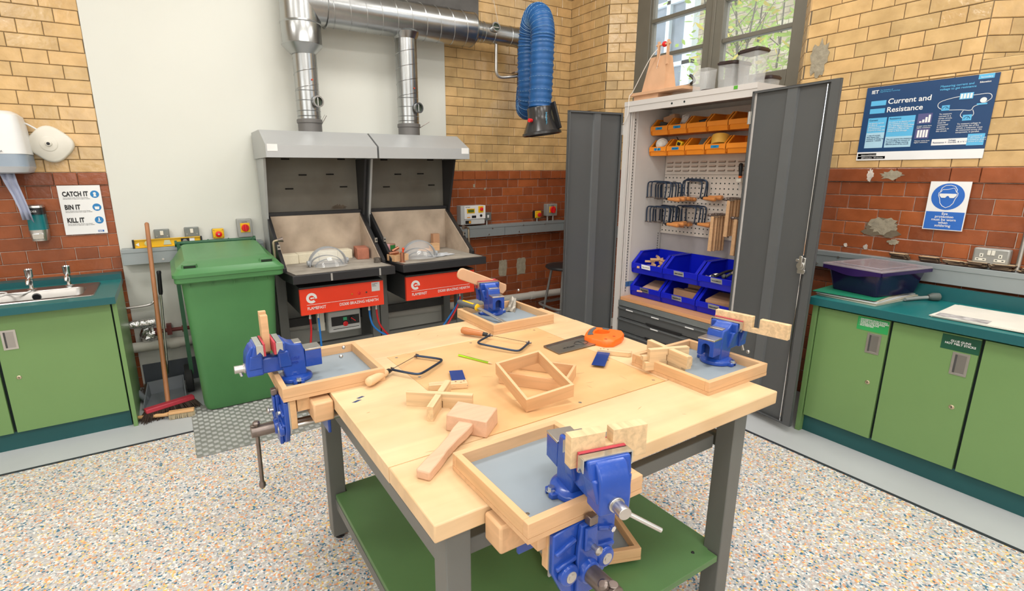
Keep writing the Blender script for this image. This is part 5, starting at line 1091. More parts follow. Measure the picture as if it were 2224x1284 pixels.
b.add(vs, [(k*n+j, k*n+(j+1) % n, (k+1)*n+(j+1) % n, (k+1)*n+j) for k in range(2) for j in range(n)]+[tuple(range(2*n, 3*n))]); b.out('lid', bingreen, t, ang=25)
for x in (0.075, 0.50):
    b = B(); loft(b, [(rr(x-0.045, x+0.045, 3.450, 3.500, 0.02), 0.952), (rr(x-0.040, x+0.040, 3.455, 3.495, 0.018), 0.978)], cap0=False); b.out('lid_grip', bingreen, t)
    B().box((x-0.032, 3.4505, 0.957), (x+0.032, 3.456, 0.972)).out('grip_recess', mat('deep_green_recess', (0.006, 0.02, 0.006), 0.7), t)
B().cyl((0.030, 4.075, 1.035), (0.520, 4.075, 1.035), 0.014, n=14).cyl((0.02, 4.075, 1.035), (0.035, 4.075, 1.035), 0.022, n=14).cyl((0.515, 4.075, 1.035), (0.53, 4.075, 1.035), 0.022, n=14).cyl((0.22, 4.075, 1.035), (0.228, 4.075, 1.035), 0.018, n=14).cyl((0.35, 4.075, 1.035), (0.358, 4.075, 1.035), 0.018, n=14).box((0.03, 4.04, 0.96), (0.05, 4.075, 1.04)).box((0.50, 4.04, 0.96), (0.52, 4.075, 1.04)).out('handle_bar', mat('dark_bin_green', (0.02, 0.10, 0.045), 0.4), t)
for x in (-0.035, 0.545):
    w = B().cyl((x, 3.99, 0.098), (x+0.045, 3.99, 0.098), 0.098, n=32).out('wheel', mat('black_rubber', (0.018, 0.018, 0.02), 0.7), t, bevel=0.006); B().cyl((x-0.003, 3.99, 0.098), (x+0.048, 3.99, 0.098), 0.05, n=24).out('hub', mat('dark_grey_hub', (0.05, 0.05, 0.055), 0.5), w)
B().box((-0.005, 3.93, 0.14), (0.02, 4.05, 0.80)).out('axle_bracket', mat('dark_bin_green', (0.02, 0.10, 0.045)), t)

# ================================================================== cleaning tools, left
t = thing('broom', 'push broom with long worn wooden handle and red head', 'broom', (-0.15, 3.66, 0))
B().tube([(-0.148, 3.672, 0.075), (-0.122, 4.128, 1.172)], [0.0145, 0.0135], 14).ball((-0.122, 4.128, 1.172), 0.0135, 6).out('handle', broomwood, t)
b = B(); p, q = Vector((-0.272, 3.600, 0)), Vector((-0.005, 3.690, 0)); d = (q-p).normalized(); s = Vector((-d.y, d.x, 0))
def bar(b, p, q, w0, z0, z1, w1=None, m=0):
    w1 = w1 or w0; d = (Vector(q)-Vector(p)).normalized(); s = Vector((-d.y, d.x, 0)); P = lambda e, w, z: (e[0]+s.x*w, e[1]+s.y*w, z)
    b.hexa([P(p, -w0, z0), P(q, -w0, z0), P(q, w0, z0), P(p, w0, z0)], [P(p, -w1, z1), P(q, -w1, z1), P(q, w1, z1), P(p, w1, z1)], m); return b
bar(B(), p, q, 0.028, 0.055, 0.082, 0.022).out('head', mat('broom_red', (0.40, 0.03, 0.05), 0.4), t, bevel=0.005)
b = B(); rnd = random.Random(1)
for i in range(70):
    for j in range(5):
        e = p.lerp(q, (i+rnd.random())/70)+s*(-0.024+0.012*j); o_ = s*(-0.02+0.012*j)*rnd.uniform(0.4, 1.4)+d*((i/70-0.5)*0.07+rnd.uniform(-0.01, 0.01))
        b.tube([(e.x, e.y, 0.057), (e.x+o_.x*0.5, e.y+o_.y*0.5, 0.03), (e.x+o_.x, e.y+o_.y, 0.002)], [0.0035, 0.0032, 0.0015], 3, cap=False)
o = b.out('bristles', mat('dark_brown_bristle', (0.055, 0.035, 0.025), 0.8), t, smooth=False); o['kind'] = 'stuff'
t = thing('hand_brush', 'wooden hand brush with cream bristles in front of the broom', 'brush', (-0.17, 3.56, 0))
b = B(); p, q = Vector((-0.322, 3.628, 0)), Vector((-0.150, 3.562, 0)); r = Vector((-0.010, 3.540, 0))
b.tube([(p.x, p.y, 0.026), (p.x+0.05, p.y-0.018, 0.028), (q.x-0.03, q.y+0.010, 0.030), (q.x, q.y, 0.034)], [0.010, 0.014, 0.011, 0.014], 12); bar(b, q, r, 0.022, 0.034, 0.050, 0.017); b.out('handle', mat('varnished_pine', (0.62, 0.36, 0.16), 0.4), t, bevel=0.003)
b = B()
for i in range(34):
    for j in range(4):
        e = q.lerp(r, (i+0.5)/34); s2 = Vector((0.16, 0.99, 0)); e = e+s2*(-0.015+0.010*j); b.tube([(e.x, e.y, 0.036), (e.x+rnd.uniform(-0.003, 0.003), e.y-0.008+rnd.uniform(-0.003, 0.003), 0.002)], [0.003, 0.002], 3, cap=False)
o = b.out('bristles', mat('cream_bristle', (0.55, 0.47, 0.32), 0.8), t, smooth=False); o['kind'] = 'stuff'
t = thing('dustpan', 'grey plastic dustpan behind the broom head', 'dustpan', (-0.17, 3.95, 0))
grp = mat('dustpan_grey', (0.23, 0.25, 0.28), 0.4)
b = B(); b.hexa([(-0.285, 3.78, 0.003), (-0.05, 3.84, 0.003), (-0.06, 4.05, 0.003), (-0.25, 4.02, 0.003)], [(-0.285, 3.78, 0.008), (-0.05, 3.84, 0.008), (-0.06, 4.05, 0.014), (-0.25, 4.02, 0.014)])
b.hexa([(-0.255, 4.02, 0.006), (-0.06, 4.05, 0.006), (-0.058, 4.06, 0.006), (-0.257, 4.03, 0.006)], [(-0.262, 4.035, 0.10), (-0.052, 4.066, 0.10), (-0.050, 4.074, 0.10), (-0.264, 4.043, 0.10)])
b.hexa([(-0.290, 3.78, 0.004), (-0.284, 3.78, 0.004), (-0.250, 4.03, 0.004), (-0.257, 4.03, 0.004)], [(-0.294, 3.78, 0.025), (-0.288, 3.78, 0.025), (-0.256, 4.042, 0.10), (-0.264, 4.042, 0.10)])
b.hexa([(-0.054, 3.84, 0.004), (-0.047, 3.84, 0.004), (-0.053, 4.06, 0.004), (-0.060, 4.06, 0.004)], [(-0.050, 3.84, 0.025), (-0.043, 3.84, 0.025), (-0.046, 4.072, 0.10), (-0.053, 4.072, 0.10)]); b.out('pan', grp, t)
B().tube(smoothpath([(-0.275, 3.90, 0.03), (-0.315, 3.97, 0.05), (-0.33, 4.03, 0.075), (-0.325, 4.08, 0.08)], 4), [0.020]*6+[0.013]*7, 10).out('handle', grp, t)
t = thing('cleaning_pole', 'thin chrome pole with black grip leaning behind the broom handle', 'pole', (-0.10, 4.1, 0.10))
B().tube([(-0.137, 4.09, 0.11), (-0.105, 4.108, 0.70)], 0.0075, 10).out('shaft', chrome, t); B().lathe([(0.011, 0), (0.014, 0.02), (0.013, 0.14), (0.015, 0.155), (0.012, 0.165)], (-0.1055, 4.108, 0.69), (0.055, 0.02, 1)).out('grip', blackp, t)
b = B(); 
for q in range(240):
    e = Vector((-0.24+random.gauss(0, 0.03), 4.10+random.gauss(0, 0.02), random.uniform(0.02, 0.07))); b.tube([e, e+Vector((random.uniform(-0.03, 0.03), random.uniform(-0.03, 0.03), -0.018))], 0.0015, 3, cap=False)
b.box((-0.29, 4.08, 0.0), (-0.19, 4.12, 0.06)); tag(b.out('old_brush_head', mat('brown_bristle', (0.10, 0.065, 0.04), 0.8), smooth=False), 'old brown bristle brush head in the corner behind the dustpan', 'brush')
# spirit level
t = thing('spirit_level', 'yellow spirit level standing on the trunking behind the bin', 'spirit level', (-0.015, 4.165, 1.012))
b = B().box((-0.212, 4.152, 1.0125), (0.182, 4.176, 1.016)).box((-0.212, 4.152, 1.064), (0.182, 4.176, 1.0675)).box((-0.212, 4.162, 1.016), (0.182, 4.168, 1.064)); b.out('body', yellow, t)
for x in (-0.222, 0.181): B().box((x, 4.150, 1.012), (x+0.012, 4.178, 1.069)).out('end_cap', blackp, t)
B().lathe([(0.019, 0), (0.019, 0.004), (0.015, 0.006)], (-0.135, 4.162, 1.040), (0, -1, 0)).out('vial', mat('pale_vial', (0.68, 0.66, 0.30), 0.2), t); B().lathe([(0.018, 0), (0.018, 0.004), (0.013, 0.006)], (0.086, 4.162, 1.040), (0, -1, 0)).out('vial', mat('dark_vial', (0.20, 0.20, 0.18), 0.2), t)
B().prism([(-0.045, 1.025), (0.003, 1.025), (-0.006, 1.056), (-0.036, 1.056)], 'y', 4.156, 4.162).out('centre_vial', mat('pale_green_vial', (0.55, 0.58, 0.40), 0.2), t)
B().box((0.062, 4.157, 1.022), (0.112, 4.1605, 1.060)).out('black_label', blackp, t); B().box((0.114, 4.157, 1.022), (0.145, 4.1605, 1.060)).out('white_label', paper, t); B().prism([(-0.205, 1.036), (-0.185, 1.024), (-0.185, 1.048)], 'y', 4.159, 4.162).out('arrow', paper, t)
# checker plate lying on the floor
PL = (-0.03, 0.66, 2.945, 3.66)
t = thing('checker_plate', 'ribbed grey metal checker plate on the floor under the wheelie bin', 'floor plate', (0.3, 3.3, 0.0016))
B().box((PL[0], PL[2], 0.0016), (1.30, 3.66, 0.0046)).out('sheet', plate_m, t)
b = B(); cs = 0.030; nx = int((1.30-PL[0])/cs); ny = int((PL[3]-PL[2])/cs)
for i in range(nx):
    for j in range(ny):
        cx, cy = PL[0]+cs*(i+0.5), PL[2]+cs*(j+0.5)
        a = 0.15 if (i+j) % 2 else 0.15+PI/2; c, s_ = math.cos(a), math.sin(a)
        for k in range(5):
            o_ = (k-2)*0.0052; L_ = 0.0125; w = 0.0014
            P = lambda u, v, z: (cx+u*c-v*s_, cy+u*s_+v*c, z)
            b.add([P(-L_, o_-w, 0.0046), P(L_, o_-w, 0.0046), P(L_, o_+w, 0.0046), P(-L_, o_+w, 0.0046), P(-L_*0.85, o_, 0.0062), P(L_*0.85, o_, 0.0062)], [(0, 1, 5, 4), (2, 3, 4, 5), (1, 2, 5), (3, 0, 4)])
o = b.out('tread_ribs', plate_m, t, smooth=False); o['kind'] = 'stuff'
# stool in the corner
t = thing('bar_stool', 'stool with black seat and grey legs in the back corner', 'stool', (3.21, 3.72, 0))
B().lathe([(0.12, 0), (0.17, 0.008), (0.185, 0.022), (0.18, 0.036), (0.12, 0.046), (0.02, 0.044)], (3.205, 3.76, 0.585), (0, 0, 1), 36).out('seat', black, t)
for dx, dy in ((-0.11, -0.10), (0.11, -0.10), (0.11, 0.12), (-0.11, 0.12)): B().tube([(3.205+dx*0.75, 3.76+dy*0.75, 0.59), (3.205+dx*1.35, 3.76+dy*1.35, 0.003)], 0.0125, 12).out('leg', mat('stool_grey', (0.24, 0.235, 0.22), 0.4, 0.3), t)
pts = [(3.205+dx*1.18, 3.76+dy*1.18, 0.235) for dx, dy in ((-0.15, -0.13), (-0.165, 0.0), (-0.14, 0.14), (0.0, 0.15), (0.14, 0.14), (0.16, 0), (0.14, -0.13), (0, -0.145))]; B().tube(smoothpath(pts, 4, True), 0.012, 10, closed=True).out('foot_ring', mat('stool_grey', (0.24, 0.235, 0.22)), t)

# ================================================================== tool cabinet
XF, XB, YN, YF, ZH = 3.00, 3.465, 1.872, 2.895, 1.995
t = thing('tool_cabinet', 'tall metal tool cabinet, off-white inside, with both charcoal doors open', 'cabinet', (3.23, 2.4, 0))
b = B(); b.box((XB-0.004, YN+0.003, 0.02), (XB, YF-0.003, ZH-0.03)); b.box((XF, YN, ZH-0.03), (XB, YF, ZH)); b.box((XF+0.018, YN, 0.02), (XB, YN+0.003, ZH-0.03)); b.box((XF+0.018, YF-0.003, 0.02), (XB, YF, ZH-0.03)); b.box((XF+0.02, YN+0.003, 0.02), (XB-0.004, YF-0.003, 0.06))
b.box((XF, YF-0.045, 0.02), (XF+0.018, YF, ZH-0.03)); b.box((XF, YN, 0.02), (XF+0.018, YN+0.022, ZH-0.03)); b.box((XF, YN+0.022, ZH-0.075), (XF+0.02, YF-0.045, ZH-0.03)); b.box((XF-0.004, YN, ZH-0.032), (XF, YF, ZH+0.0005))
b.out('carcass', cabwhite, t)
B().box((XF+0.02, YF-0.055, 0.06), (XB-0.004, YF-0.048, ZH-0.035)).out('side_lining', cabwhite, t); B().box((XF+0.02, YN+0.022, 0.06), (XB-0.004, YN+0.028, ZH-0.035)).out('side_lining', cabwhite, t)
b = B()
for k in range(60):
    z = 0.56+k*0.0225
    if z > 1.88: break
    b.box((XF+0.060, YF-0.0565, z), (XF+0.066, YF-0.0548, z+0.013))
for k in range(16): b.box((3.40, YF-0.0565, 0.70+k*0.02), (3.405, YF-0.0548, 0.712+k*0.02))
b.out('shelf_slots', gapm, t)
b = B(); b.box((XF+0.045, YF-0.059, 0.54), (XF+0.048, YF-0.048, 1.93)).box((XF+0.085, YF-0.059, 0.54), (XF+0.088, YF-0.048, 1.93)); b.out('slotted_upright', cabwhite, t)
b = B()
for y in (2.47, 2.37): b.cyl((XF-0.001, y, ZH-0.052), (XF+0.001, y, ZH-0.052), 0.007, n=12)
b.out('bolt_holes', gapm, t)
B().box((XF-0.0055, 1.995, ZH-0.022), (XF-0.004, 2.02, ZH-0.002)).out('green_tag', mat('tag_green', (0.09, 0.38, 0.03), 0.5), t)
def door(t, hinge, ang, wdt, side, rod):
    """inner face is built in the local xz plane facing -y; local x runs from the hinge outwards"""
    M = Matrix.Translation((hinge[0], hinge[1], 0)) @ Matrix.Rotation(ang, 4, 'Z'); z0, z1 = 0.045, (1.945 if rod else 1.922)
    b = B(); b.M = M; b.box((0, 0.018, z0), (wdt, 0.020, z1)); f = 0.006 if not rod else 0.022
    b.box((0, 0, z0), (0.003, 0.02, z1)); b.box((wdt-0.003, -0.0, z0), (wdt, 0.02, z1)); b.box((0, 0, z1-0.003), (wdt, 0.02, z1)); b.box((0, 0, z0), (wdt, 0.02, z0+0.003))
    b.box((0, 0, z0), (0.014, 0.003, z1)); b.box((wdt-(0.045 if rod else 0.016), -0.001, z0), (wdt, 0.003, z1)); b.box((0, 0, z1-0.012), (wdt, 0.003, z1)); b.box((0, 0, z0), (wdt, 0.003, z0+0.012))
    d = b.out('door', greydoor, t)
    c0 = wdt*0.46 if not rod else wdt*0.42
    b = B(); b.M = M; b.prism([(c0, 0.018), (c0+0.006, 0.006), (c0+0.062, 0.006), (c0+0.068, 0.018)], 'z', z0+0.01, z1-0.012); b.out('stiffener', mat('charcoal_steel_lighter', (0.125, 0.133, 0.137), 0.4, 0.15, 0.03), d)
    if rod:
        b = B(); b.M = M; xr = wdt-0.062; b.tube([(xr, 0.004, z1-0.02), (xr, 0.004, 1.02)], 0.0038, 8).tube([(xr, 0.004, 0.96), (xr, 0.004, z0+0.006)], 0.0038, 8); b.out('locking_rod', chrome, d)
        b = B(); b.M = M; b.box((xr-0.018, -0.008, 0.945), (xr+0.022, 0.008, 1.035)).cyl((xr, -0.008, 0.99), (xr, -0.016, 0.99), 0.022, n=16).box((xr-0.008, -0.020, 0.985), (xr+0.010, -0.014, 1.045)).box((xr+0.010, -0.014, 0.955), (xr+0.030, -0.008, 0.97)).box((xr-0.030, -0.014, 1.01), (xr-0.010, -0.008, 1.025)); b.out('lock_mechanism', satin, d, bevel=0.002)
    for z in (1.80, 0.30):
        b = B(); b.M = M; xh = 0 if rod else wdt; b.box((xh-0.012, -0.004, z-0.035), (xh+0.012, 0.0, z+0.035)).cyl((xh, -0.006, z-0.035), (xh, -0.006, z+0.035), 0.004, n=8); b.out('hinge', satin, d)
    return d
door(t, (XF-0.002-0.4815, 2.905+0.050), math.atan2(-0.050, 0.48), 0.485, 1, False)
door(t, (XF-0.010, 1.893), -PI/2-0.112, 0.495, -1, True)
B().box((XF+0.012, YN+0.05, 0.500), (3.46, YF-0.056, 0.526)).out('wooden_shelf', shelfwood, t, bevel=0.001)
B().box((XF+0.004, YN+0.046, 0.458), (XF+0.03, YF-0.046, 0.498)).out('drawer_rail', mat('grey_rail', (0.20, 0.22, 0.22), 0.4, 0.3), t)
for i, (za, zb_) in enumerate(((0.366, 0.452), (0.252, 0.360), (0.140, 0.247), (0.06, 0.135))):
    d = B().box((XF+0.006, YN+0.05, za), (XF+0.44, YF-0.052, zb_)).out('drawer', greydoor, t, bevel=0.002)
    B().box((XF-0.006, YN+0.05, zb_-0.020), (XF+0.006, YF-0.052, zb_-0.008)).out('top_lip', mat('charcoal_steel_lighter', (0.125, 0.133, 0.137)), d, bevel=0.002)
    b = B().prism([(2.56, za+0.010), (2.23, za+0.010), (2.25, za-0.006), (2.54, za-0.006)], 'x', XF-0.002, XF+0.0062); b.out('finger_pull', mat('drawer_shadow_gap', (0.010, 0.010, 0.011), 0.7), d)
    if i < 2:
        for yc in ((2.72, 2.47, 2.17) if i == 0 else (2.47,)):
            B().box((XF-0.0072, yc-0.035, zb_-0.019), (XF-0.006, yc+0.035, zb_-0.011)).out('label', paper, d)
# louvre panel and pegboard
XPG = 3.425
B().box((XPG, YN+0.06, 1.475), (XPG+0.004, YF-0.06, 1.93)).box((XPG-0.001, YN+0.06, 1.472), (XPG+0.004, YF-0.06, 1.476)).out('louvre_panel', mat('panel_beige', (0.66, 0.60, 0.54), 0.5), t)
lv = B()
for z in (1.500, 1.530, 1.560):
    for k in range(11):
        y = 2.79-k*0.075; lv.prism([(XPG, z), (XPG-0.009, z+0.001), (XPG-0.002, z+0.010), (XPG, z+0.010)], 'y', y-0.024, y+0.024)
lv.out('louvres', mat('panel_beige', (0.66, 0.60, 0.54)), t, smooth=False)
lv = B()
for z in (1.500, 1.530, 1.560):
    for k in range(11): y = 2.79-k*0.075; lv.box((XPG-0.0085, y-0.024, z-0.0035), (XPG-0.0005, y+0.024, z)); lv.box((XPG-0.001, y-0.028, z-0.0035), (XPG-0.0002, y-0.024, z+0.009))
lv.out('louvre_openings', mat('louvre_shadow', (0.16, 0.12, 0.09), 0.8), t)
pb = B().box((XPG, YN+0.06, 1.018), (XPG+0.004, YF-0.06, 1.470)).box((XPG-0.006, YN+0.06, 1.012), (XPG+0.004, YF-0.06, 1.020)).out('pegboard', mat('panel_beige', (0.66, 0.60, 0.54)), t)
b = B()
for i in range(12):
    for j in range(24):
        y = YF-0.075-j*0.0345; z = 1.448-i*0.0375; b.box((XPG-0.0008, y-0.0045, z-0.0045), (XPG+0.0002, y+0.0045, z+0.0045))
b.out('peg_holes', gapm, pb)
B().box((XPG+0.01, YN+0.06, 0.53), (XPG+0.014, YF-0.06, 1.018)).out('back_lining', mat('cabinet_back_grey', (0.40, 0.37, 0.36), 0.6), t)

# ---- storage bins
def storage_bin(name, m, w, d, h, lip, lm, parent=None):
    """origin at the bottom of the front centre; the bin opens to -x, depth runs to +x"""
    e = 0.003 if w < 0.2 else 0.005; root = thing(name, 'bin', 'bin'); b = B(); y0, y1 = -w/2, w/2
    sp = [(0.012, 0), (d, 0), (d, h), (d*0.30, h), (0.0, lip+0.008), (-0.004, lip*0.55), (0.0, 0.010)]
    b.prism(sp, 'y', y0, y0+e); b.prism(sp, 'y', y1-e, y1)
    b.box((0.012, y0, 0), (d, y1, e)); b.box((d-e, y0, 0), (d, y1, h))
    b.prism([(-0.006, lip*0.55), (-0.006, lip+0.004), (0.0, lip+0.006), (0.004, lip), (0.004, lip*0.55)], 'y', y0, y1)
    b.prism([(0.010, 0), (-0.001, lip*0.58), (0.005, lip*0.58), (0.017, 0)], 'y', y0+0.006, y1-0.006)
    for s in (-1, 1):
        yy = s*w/2; b.prism([(-0.006, lip*0.5), (0.0, lip+0.008), (d*0.30, h), (d*0.30+0.012, h), (0.012, lip), (0.006, lip*0.5)], 'y', yy-s*0.0, yy-s*w*0.085)
        b.box((d*0.28, yy-s*0.0, h-0.006), (d, yy-s*w*0.06, h))
    b.out('tub', m, root, bevel=0.0012); return root
ob0 = storage_bin('storage_bin', orangebin, 0.156, 0.195, 0.118, 0.060, None)
cyan_l = mat('cyan_label', (0.01, 0.26, 0.55), 0.4)
OY = [2.752-k*0.1615 for k in range(5)]
names = ('leftmost', 'second from left', 'middle', 'second from right', 'rightmost')
conts = (('holding a dark sanding block and wood scrap', 'holding a bag of white paper', 'holding a small dark tool', 'looking empty', 'looking empty'), ('holding a ball of white string', 'holding a yellow tape measure', 'holding a grey offcut', 'holding a fat yellow tape roll', 'looking empty'))
bins = {}
for r, zb_ in enumerate((1.762, 1.612)):
    for k in range(5):
        lab = 'orange bin, %s in the %s orange row, %s' % (names[k], ('upper', 'lower')[r], conts[r][k])
        if r == 0 and k == 0: o = ob0; o.location = (3.225, OY[0], zb_); o['label'] = lab
        else: o = copy_tree(ob0, lab, None, (3.225, OY[k], zb_))
        o['category'] = 'storage bin'; o['group'] = 'orange storage bins in the cabinet'; bins[(r, k)] = o
for r, k in ((0, 0), (0, 1), (1, 0), (1, 1), (1, 3)):
    o = bins[(r, k)]; z = o.location.z; l = B().box((3.2175, OY[k]-0.030, z+0.038), (3.219, OY[k]+0.030, z+0.056)).out('label', cyan_l, o)
    text(('SAND', 'BAGS', '', '', '', 'STRING', 'MEASURES', '', 'TAPE')[r*5+k] if r*5+k < 9 else '', 0.011, (3.217, OY[k], z+0.042), (0, -1, 0), (0, 0, 1), navy, l, align='CENTER')
B().box((3.235, 0, 0), (3.236, 0.001, 0.001)); 
def oz(r): return (1.762, 1.612)[r]
b = B(); b.M = Matrix.Translation((3.275, OY[0]-0.01, oz(0)+0.06)) @ Matrix.Rotation(0.3, 4, 'X'); b.box((-0.03, -0.03, -0.02), (0.03, 0.03, 0.03)); tag(b.out('sanding_block', mat('block_grey', (0.05, 0.045, 0.04), 0.7)), 'dark sanding block in the leftmost upper orange bin', 'block')
b = B(); b.M = Matrix.Translation((3.32, OY[0]-0.035, oz(0)+0.085)) @ Matrix.Rotation(-0.2, 4, 'X'); b.box((-0.03, -0.05, -0.05), (0.03, 0.05, 0.055)); tag(b.out('wood_scrap', mdf), 'brown wood scrap behind the sanding block in the leftmost upper orange bin', 'wood scrap')
b = B(); b.ball((3.30, OY[1]-0.01, oz(0)+0.092), 0.040, 5, sc=(0.8, 1, 1.1)); 
for i, p in enumerate(b.v): b.v[i] = p+Vector((random.uniform(-1, 1), random.uniform(-1, 1), random.uniform(-1, 1)))*0.007
tag(b.out('paper_bag', mat('crinkled_white', (0.55, 0.50, 0.47), 0.7), smooth=False), 'crumpled white paper in the second upper orange bin', 'paper')
tag(B().cyl((3.28, OY[2]+0.02, oz(0)+0.07), (3.31, OY[2]-0.045, oz(0)+0.085), 0.014, n=12).out('small_tool', blackp), 'small dark tool in the middle upper orange bin', 'tool')
b = B(); b.ball((3.265, OY[0]-0.002, oz(1)+0.085), 0.042, 10)
rnd = random.Random(4)
for k in range(14):
    ax = Vector((rnd.uniform(-1, 1), rnd.uniform(-1, 1), rnd.uniform(-1, 1))).normalized(); b.tube(b.ring((3.265, OY[0]-0.002, oz(1)+0.085), ax, 0.0425, 20), 0.0022, 4, closed=True)
b.tube([(3.235, OY[0], oz(1)+0.07), (3.212, OY[0]-0.005, oz(1)+0.058), (3.210, OY[0]-0.004, oz(1)+0.034)], 0.0018, 5)
tag(b.out('string_ball', mat('white_string', (0.72, 0.68, 0.62), 0.9)), 'ball of white string in the leftmost lower orange bin', 'string')
t = thing('tape_measure', 'yellow and black tape measure in the second lower orange bin', 'tape measure', (3.26, OY[1], oz(1)+0.05))
b = B(); b.M = Matrix.Translation((3.255, OY[1]-0.012, oz(1)+0.078)) @ Matrix.Rotation(0.35, 4, 'X'); b.box((-0.015, -0.024, -0.022), (0.015, 0.024, 0.022)); b.out('case', yellow, t, bevel=0.004)
b = B(); b.M = Matrix.Translation((3.255, OY[1]-0.012, oz(1)+0.078)) @ Matrix.Rotation(0.35, 4, 'X'); b.box((-0.0165, -0.014, -0.010), (0.0165, 0.014, 0.012)); b.out('logo_plate', blackp, t); B().tube(smoothpath([(3.26, OY[1]+0.005, oz(1)+0.10), (3.27, OY[1]+0.03, oz(1)+0.125), (3.29, OY[1]+0.05, oz(1)+0.13)], 4), 0.004, 6).out('strap', blackp, t)
b = B(); b.prism([(3.25, oz(1)+0.05), (3.33, oz(1)+0.05), (3.32, oz(1)+0.095), (3.29, oz(1)+0.11)], 'y', OY[2]-0.06, OY[2]+0.0); tag(b.out('foam_offcut', mat('dark_foam', (0.10, 0.10, 0.09), 0.8)), 'dark grey offcut in the middle lower orange bin', 'offcut')
b = B().lathe([(0.036, -0.032), (0.058, -0.032), (0.058, 0.032), (0.036, 0.032), (0.036, -0.032)], (3.275, OY[3], oz(1)+0.085), (0.35, 0.15, 1), 36); tag(b.out('tape_roll', mat('masking_tape', (0.72, 0.40, 0.06), 0.5)), 'fat roll of yellow tape standing out of the lower orange bin', 'tape')
bb0 = storage_bin('storage_bin', bluebin, 0.300, 0.30, 0.168, 0.078, None)
BY = [2.686, 2.381, 2.076]; bn = ('leftmost', 'middle', 'rightmost')
bc = (('holding small wooden offcuts', 'nearly empty', 'holding clamps and scissors'), ('holding flat wooden panels', 'holding wooden blocks', 'holding a large wooden panel'))
bl = (('SMALL OFFCUTS', 'TRY SQUARES', 'CLAMPS'), ('SMALL WOOD', 'MEDIUM WOOD', 'LARGE WOOD'))
for r, zb_ in enumerate((0.712, 0.528)):
    for k in range(3):
        lab = 'blue bin, %s of the %s blue row in the cabinet, %s' % (bn[k], ('upper', 'lower')[r], bc[r][k])
        if r == 0 and k == 0: o = bb0; o.location = (3.118, BY[0], zb_); o['label'] = lab
        else: o = copy_tree(bb0, lab, None, (3.118, BY[k], zb_))
        o['category'] = 'storage bin'; o['group'] = 'blue storage bins in the cabinet'
        l = B().prism([(BY[k]+0.045, zb_+0.048), (BY[k]-0.040, zb_+0.045), (BY[k]-0.036, zb_+0.078), (BY[k]+0.049, zb_+0.080)], 'x', 3.1105, 3.112).out('label', paper, o)
        text(bl[r][k], 0.0095, (3.1099, BY[k]+0.004, zb_+0.058), (0, -1, 0), (0, 0, 1), blackp, l, align='CENTER')
rnd = random.Random(21)
for k in range(11):
    u = k/10; x = 3.15+0.16*u+rnd.uniform(-0.01, 0.01); y = BY[0]+0.085-0.13*((k*3) % 5)/4-0.02*u; z = 0.712+0.045+0.07*u+rnd.uniform(0, 0.012)
    b = B(); b.M = Matrix.Translation((x, y, z)) @ Matrix.Rotation(rnd.uniform(-0.9, 0.9), 4, 'Z') @ Matrix.Rotation(rnd.uniform(-0.5, 0.5), 4, 'X')
    b.box((-0.038, -0.011, -0.008), (0.038, 0.011, 0.008)); tag(b.out('wood_offcut', beech, bevel=0.001), 'small beech offcut in the jumble in the left upper blue bin', 'wood offcut', 'small offcuts in the upper blue bin')
b = B(); b.box((3.30, BY[1]-0.13, 0.722), (3.36, BY[1]-0.03, 0.752)); tag(b.out('wood_offcut', beech), 'wood offcut lying at the back of the middle upper blue bin', 'wood offcut')
for i, (cx, cy, cz, ex, ey, ez, m, lab) in enumerate(((3.15, 0.05, 0.79, 3.30, -0.05, 0.83, blackp, 'black handled clamp at the front of the rightmost upper blue bin'), (3.17, -0.02, 0.80, 3.33, -0.10, 0.85, mat('visor_dark_grey', (0.09, 0.10, 0.11)), 'grey clamp lying across the rightmost upper blue bin'), (3.15, 0.10, 0.775, 3.22, 0.02, 0.79, satin, 'steel clamp jaw at the left of the rightmost upper blue bin'))):
    b = B().tube(smoothpath([(cx, BY[2]+cy, cz), ((cx+ex)/2, BY[2]+(cy+ey)/2, (cz+ez)/2+0.02), (ex, BY[2]+ey, ez)], 5), 0.010, 8); b.lathe([(0.016, 0), (0.018, 0.015), (0.010, 0.02)], (cx, BY[2]+cy, cz), (-0.3, 0.8, 0.2)); tag(b.out('hand_clamp', m), lab, 'clamp')
b = B(); b.M = Matrix.Translation((3.25, BY[2]-0.09, 0.85)) @ Matrix.Rotation(0.3, 4, 'Z') @ Matrix.Rotation(-0.25, 4, 'Y'); b.box((-0.07, -0.05, -0.006), (0.07, 0.05, 0.006)); tag(b.out('plywood_scrap', mat('light_ply', (0.60, 0.47, 0.30), 0.6)), 'pale plywood scrap behind the clamps in the upper blue bin', 'plywood scrap')
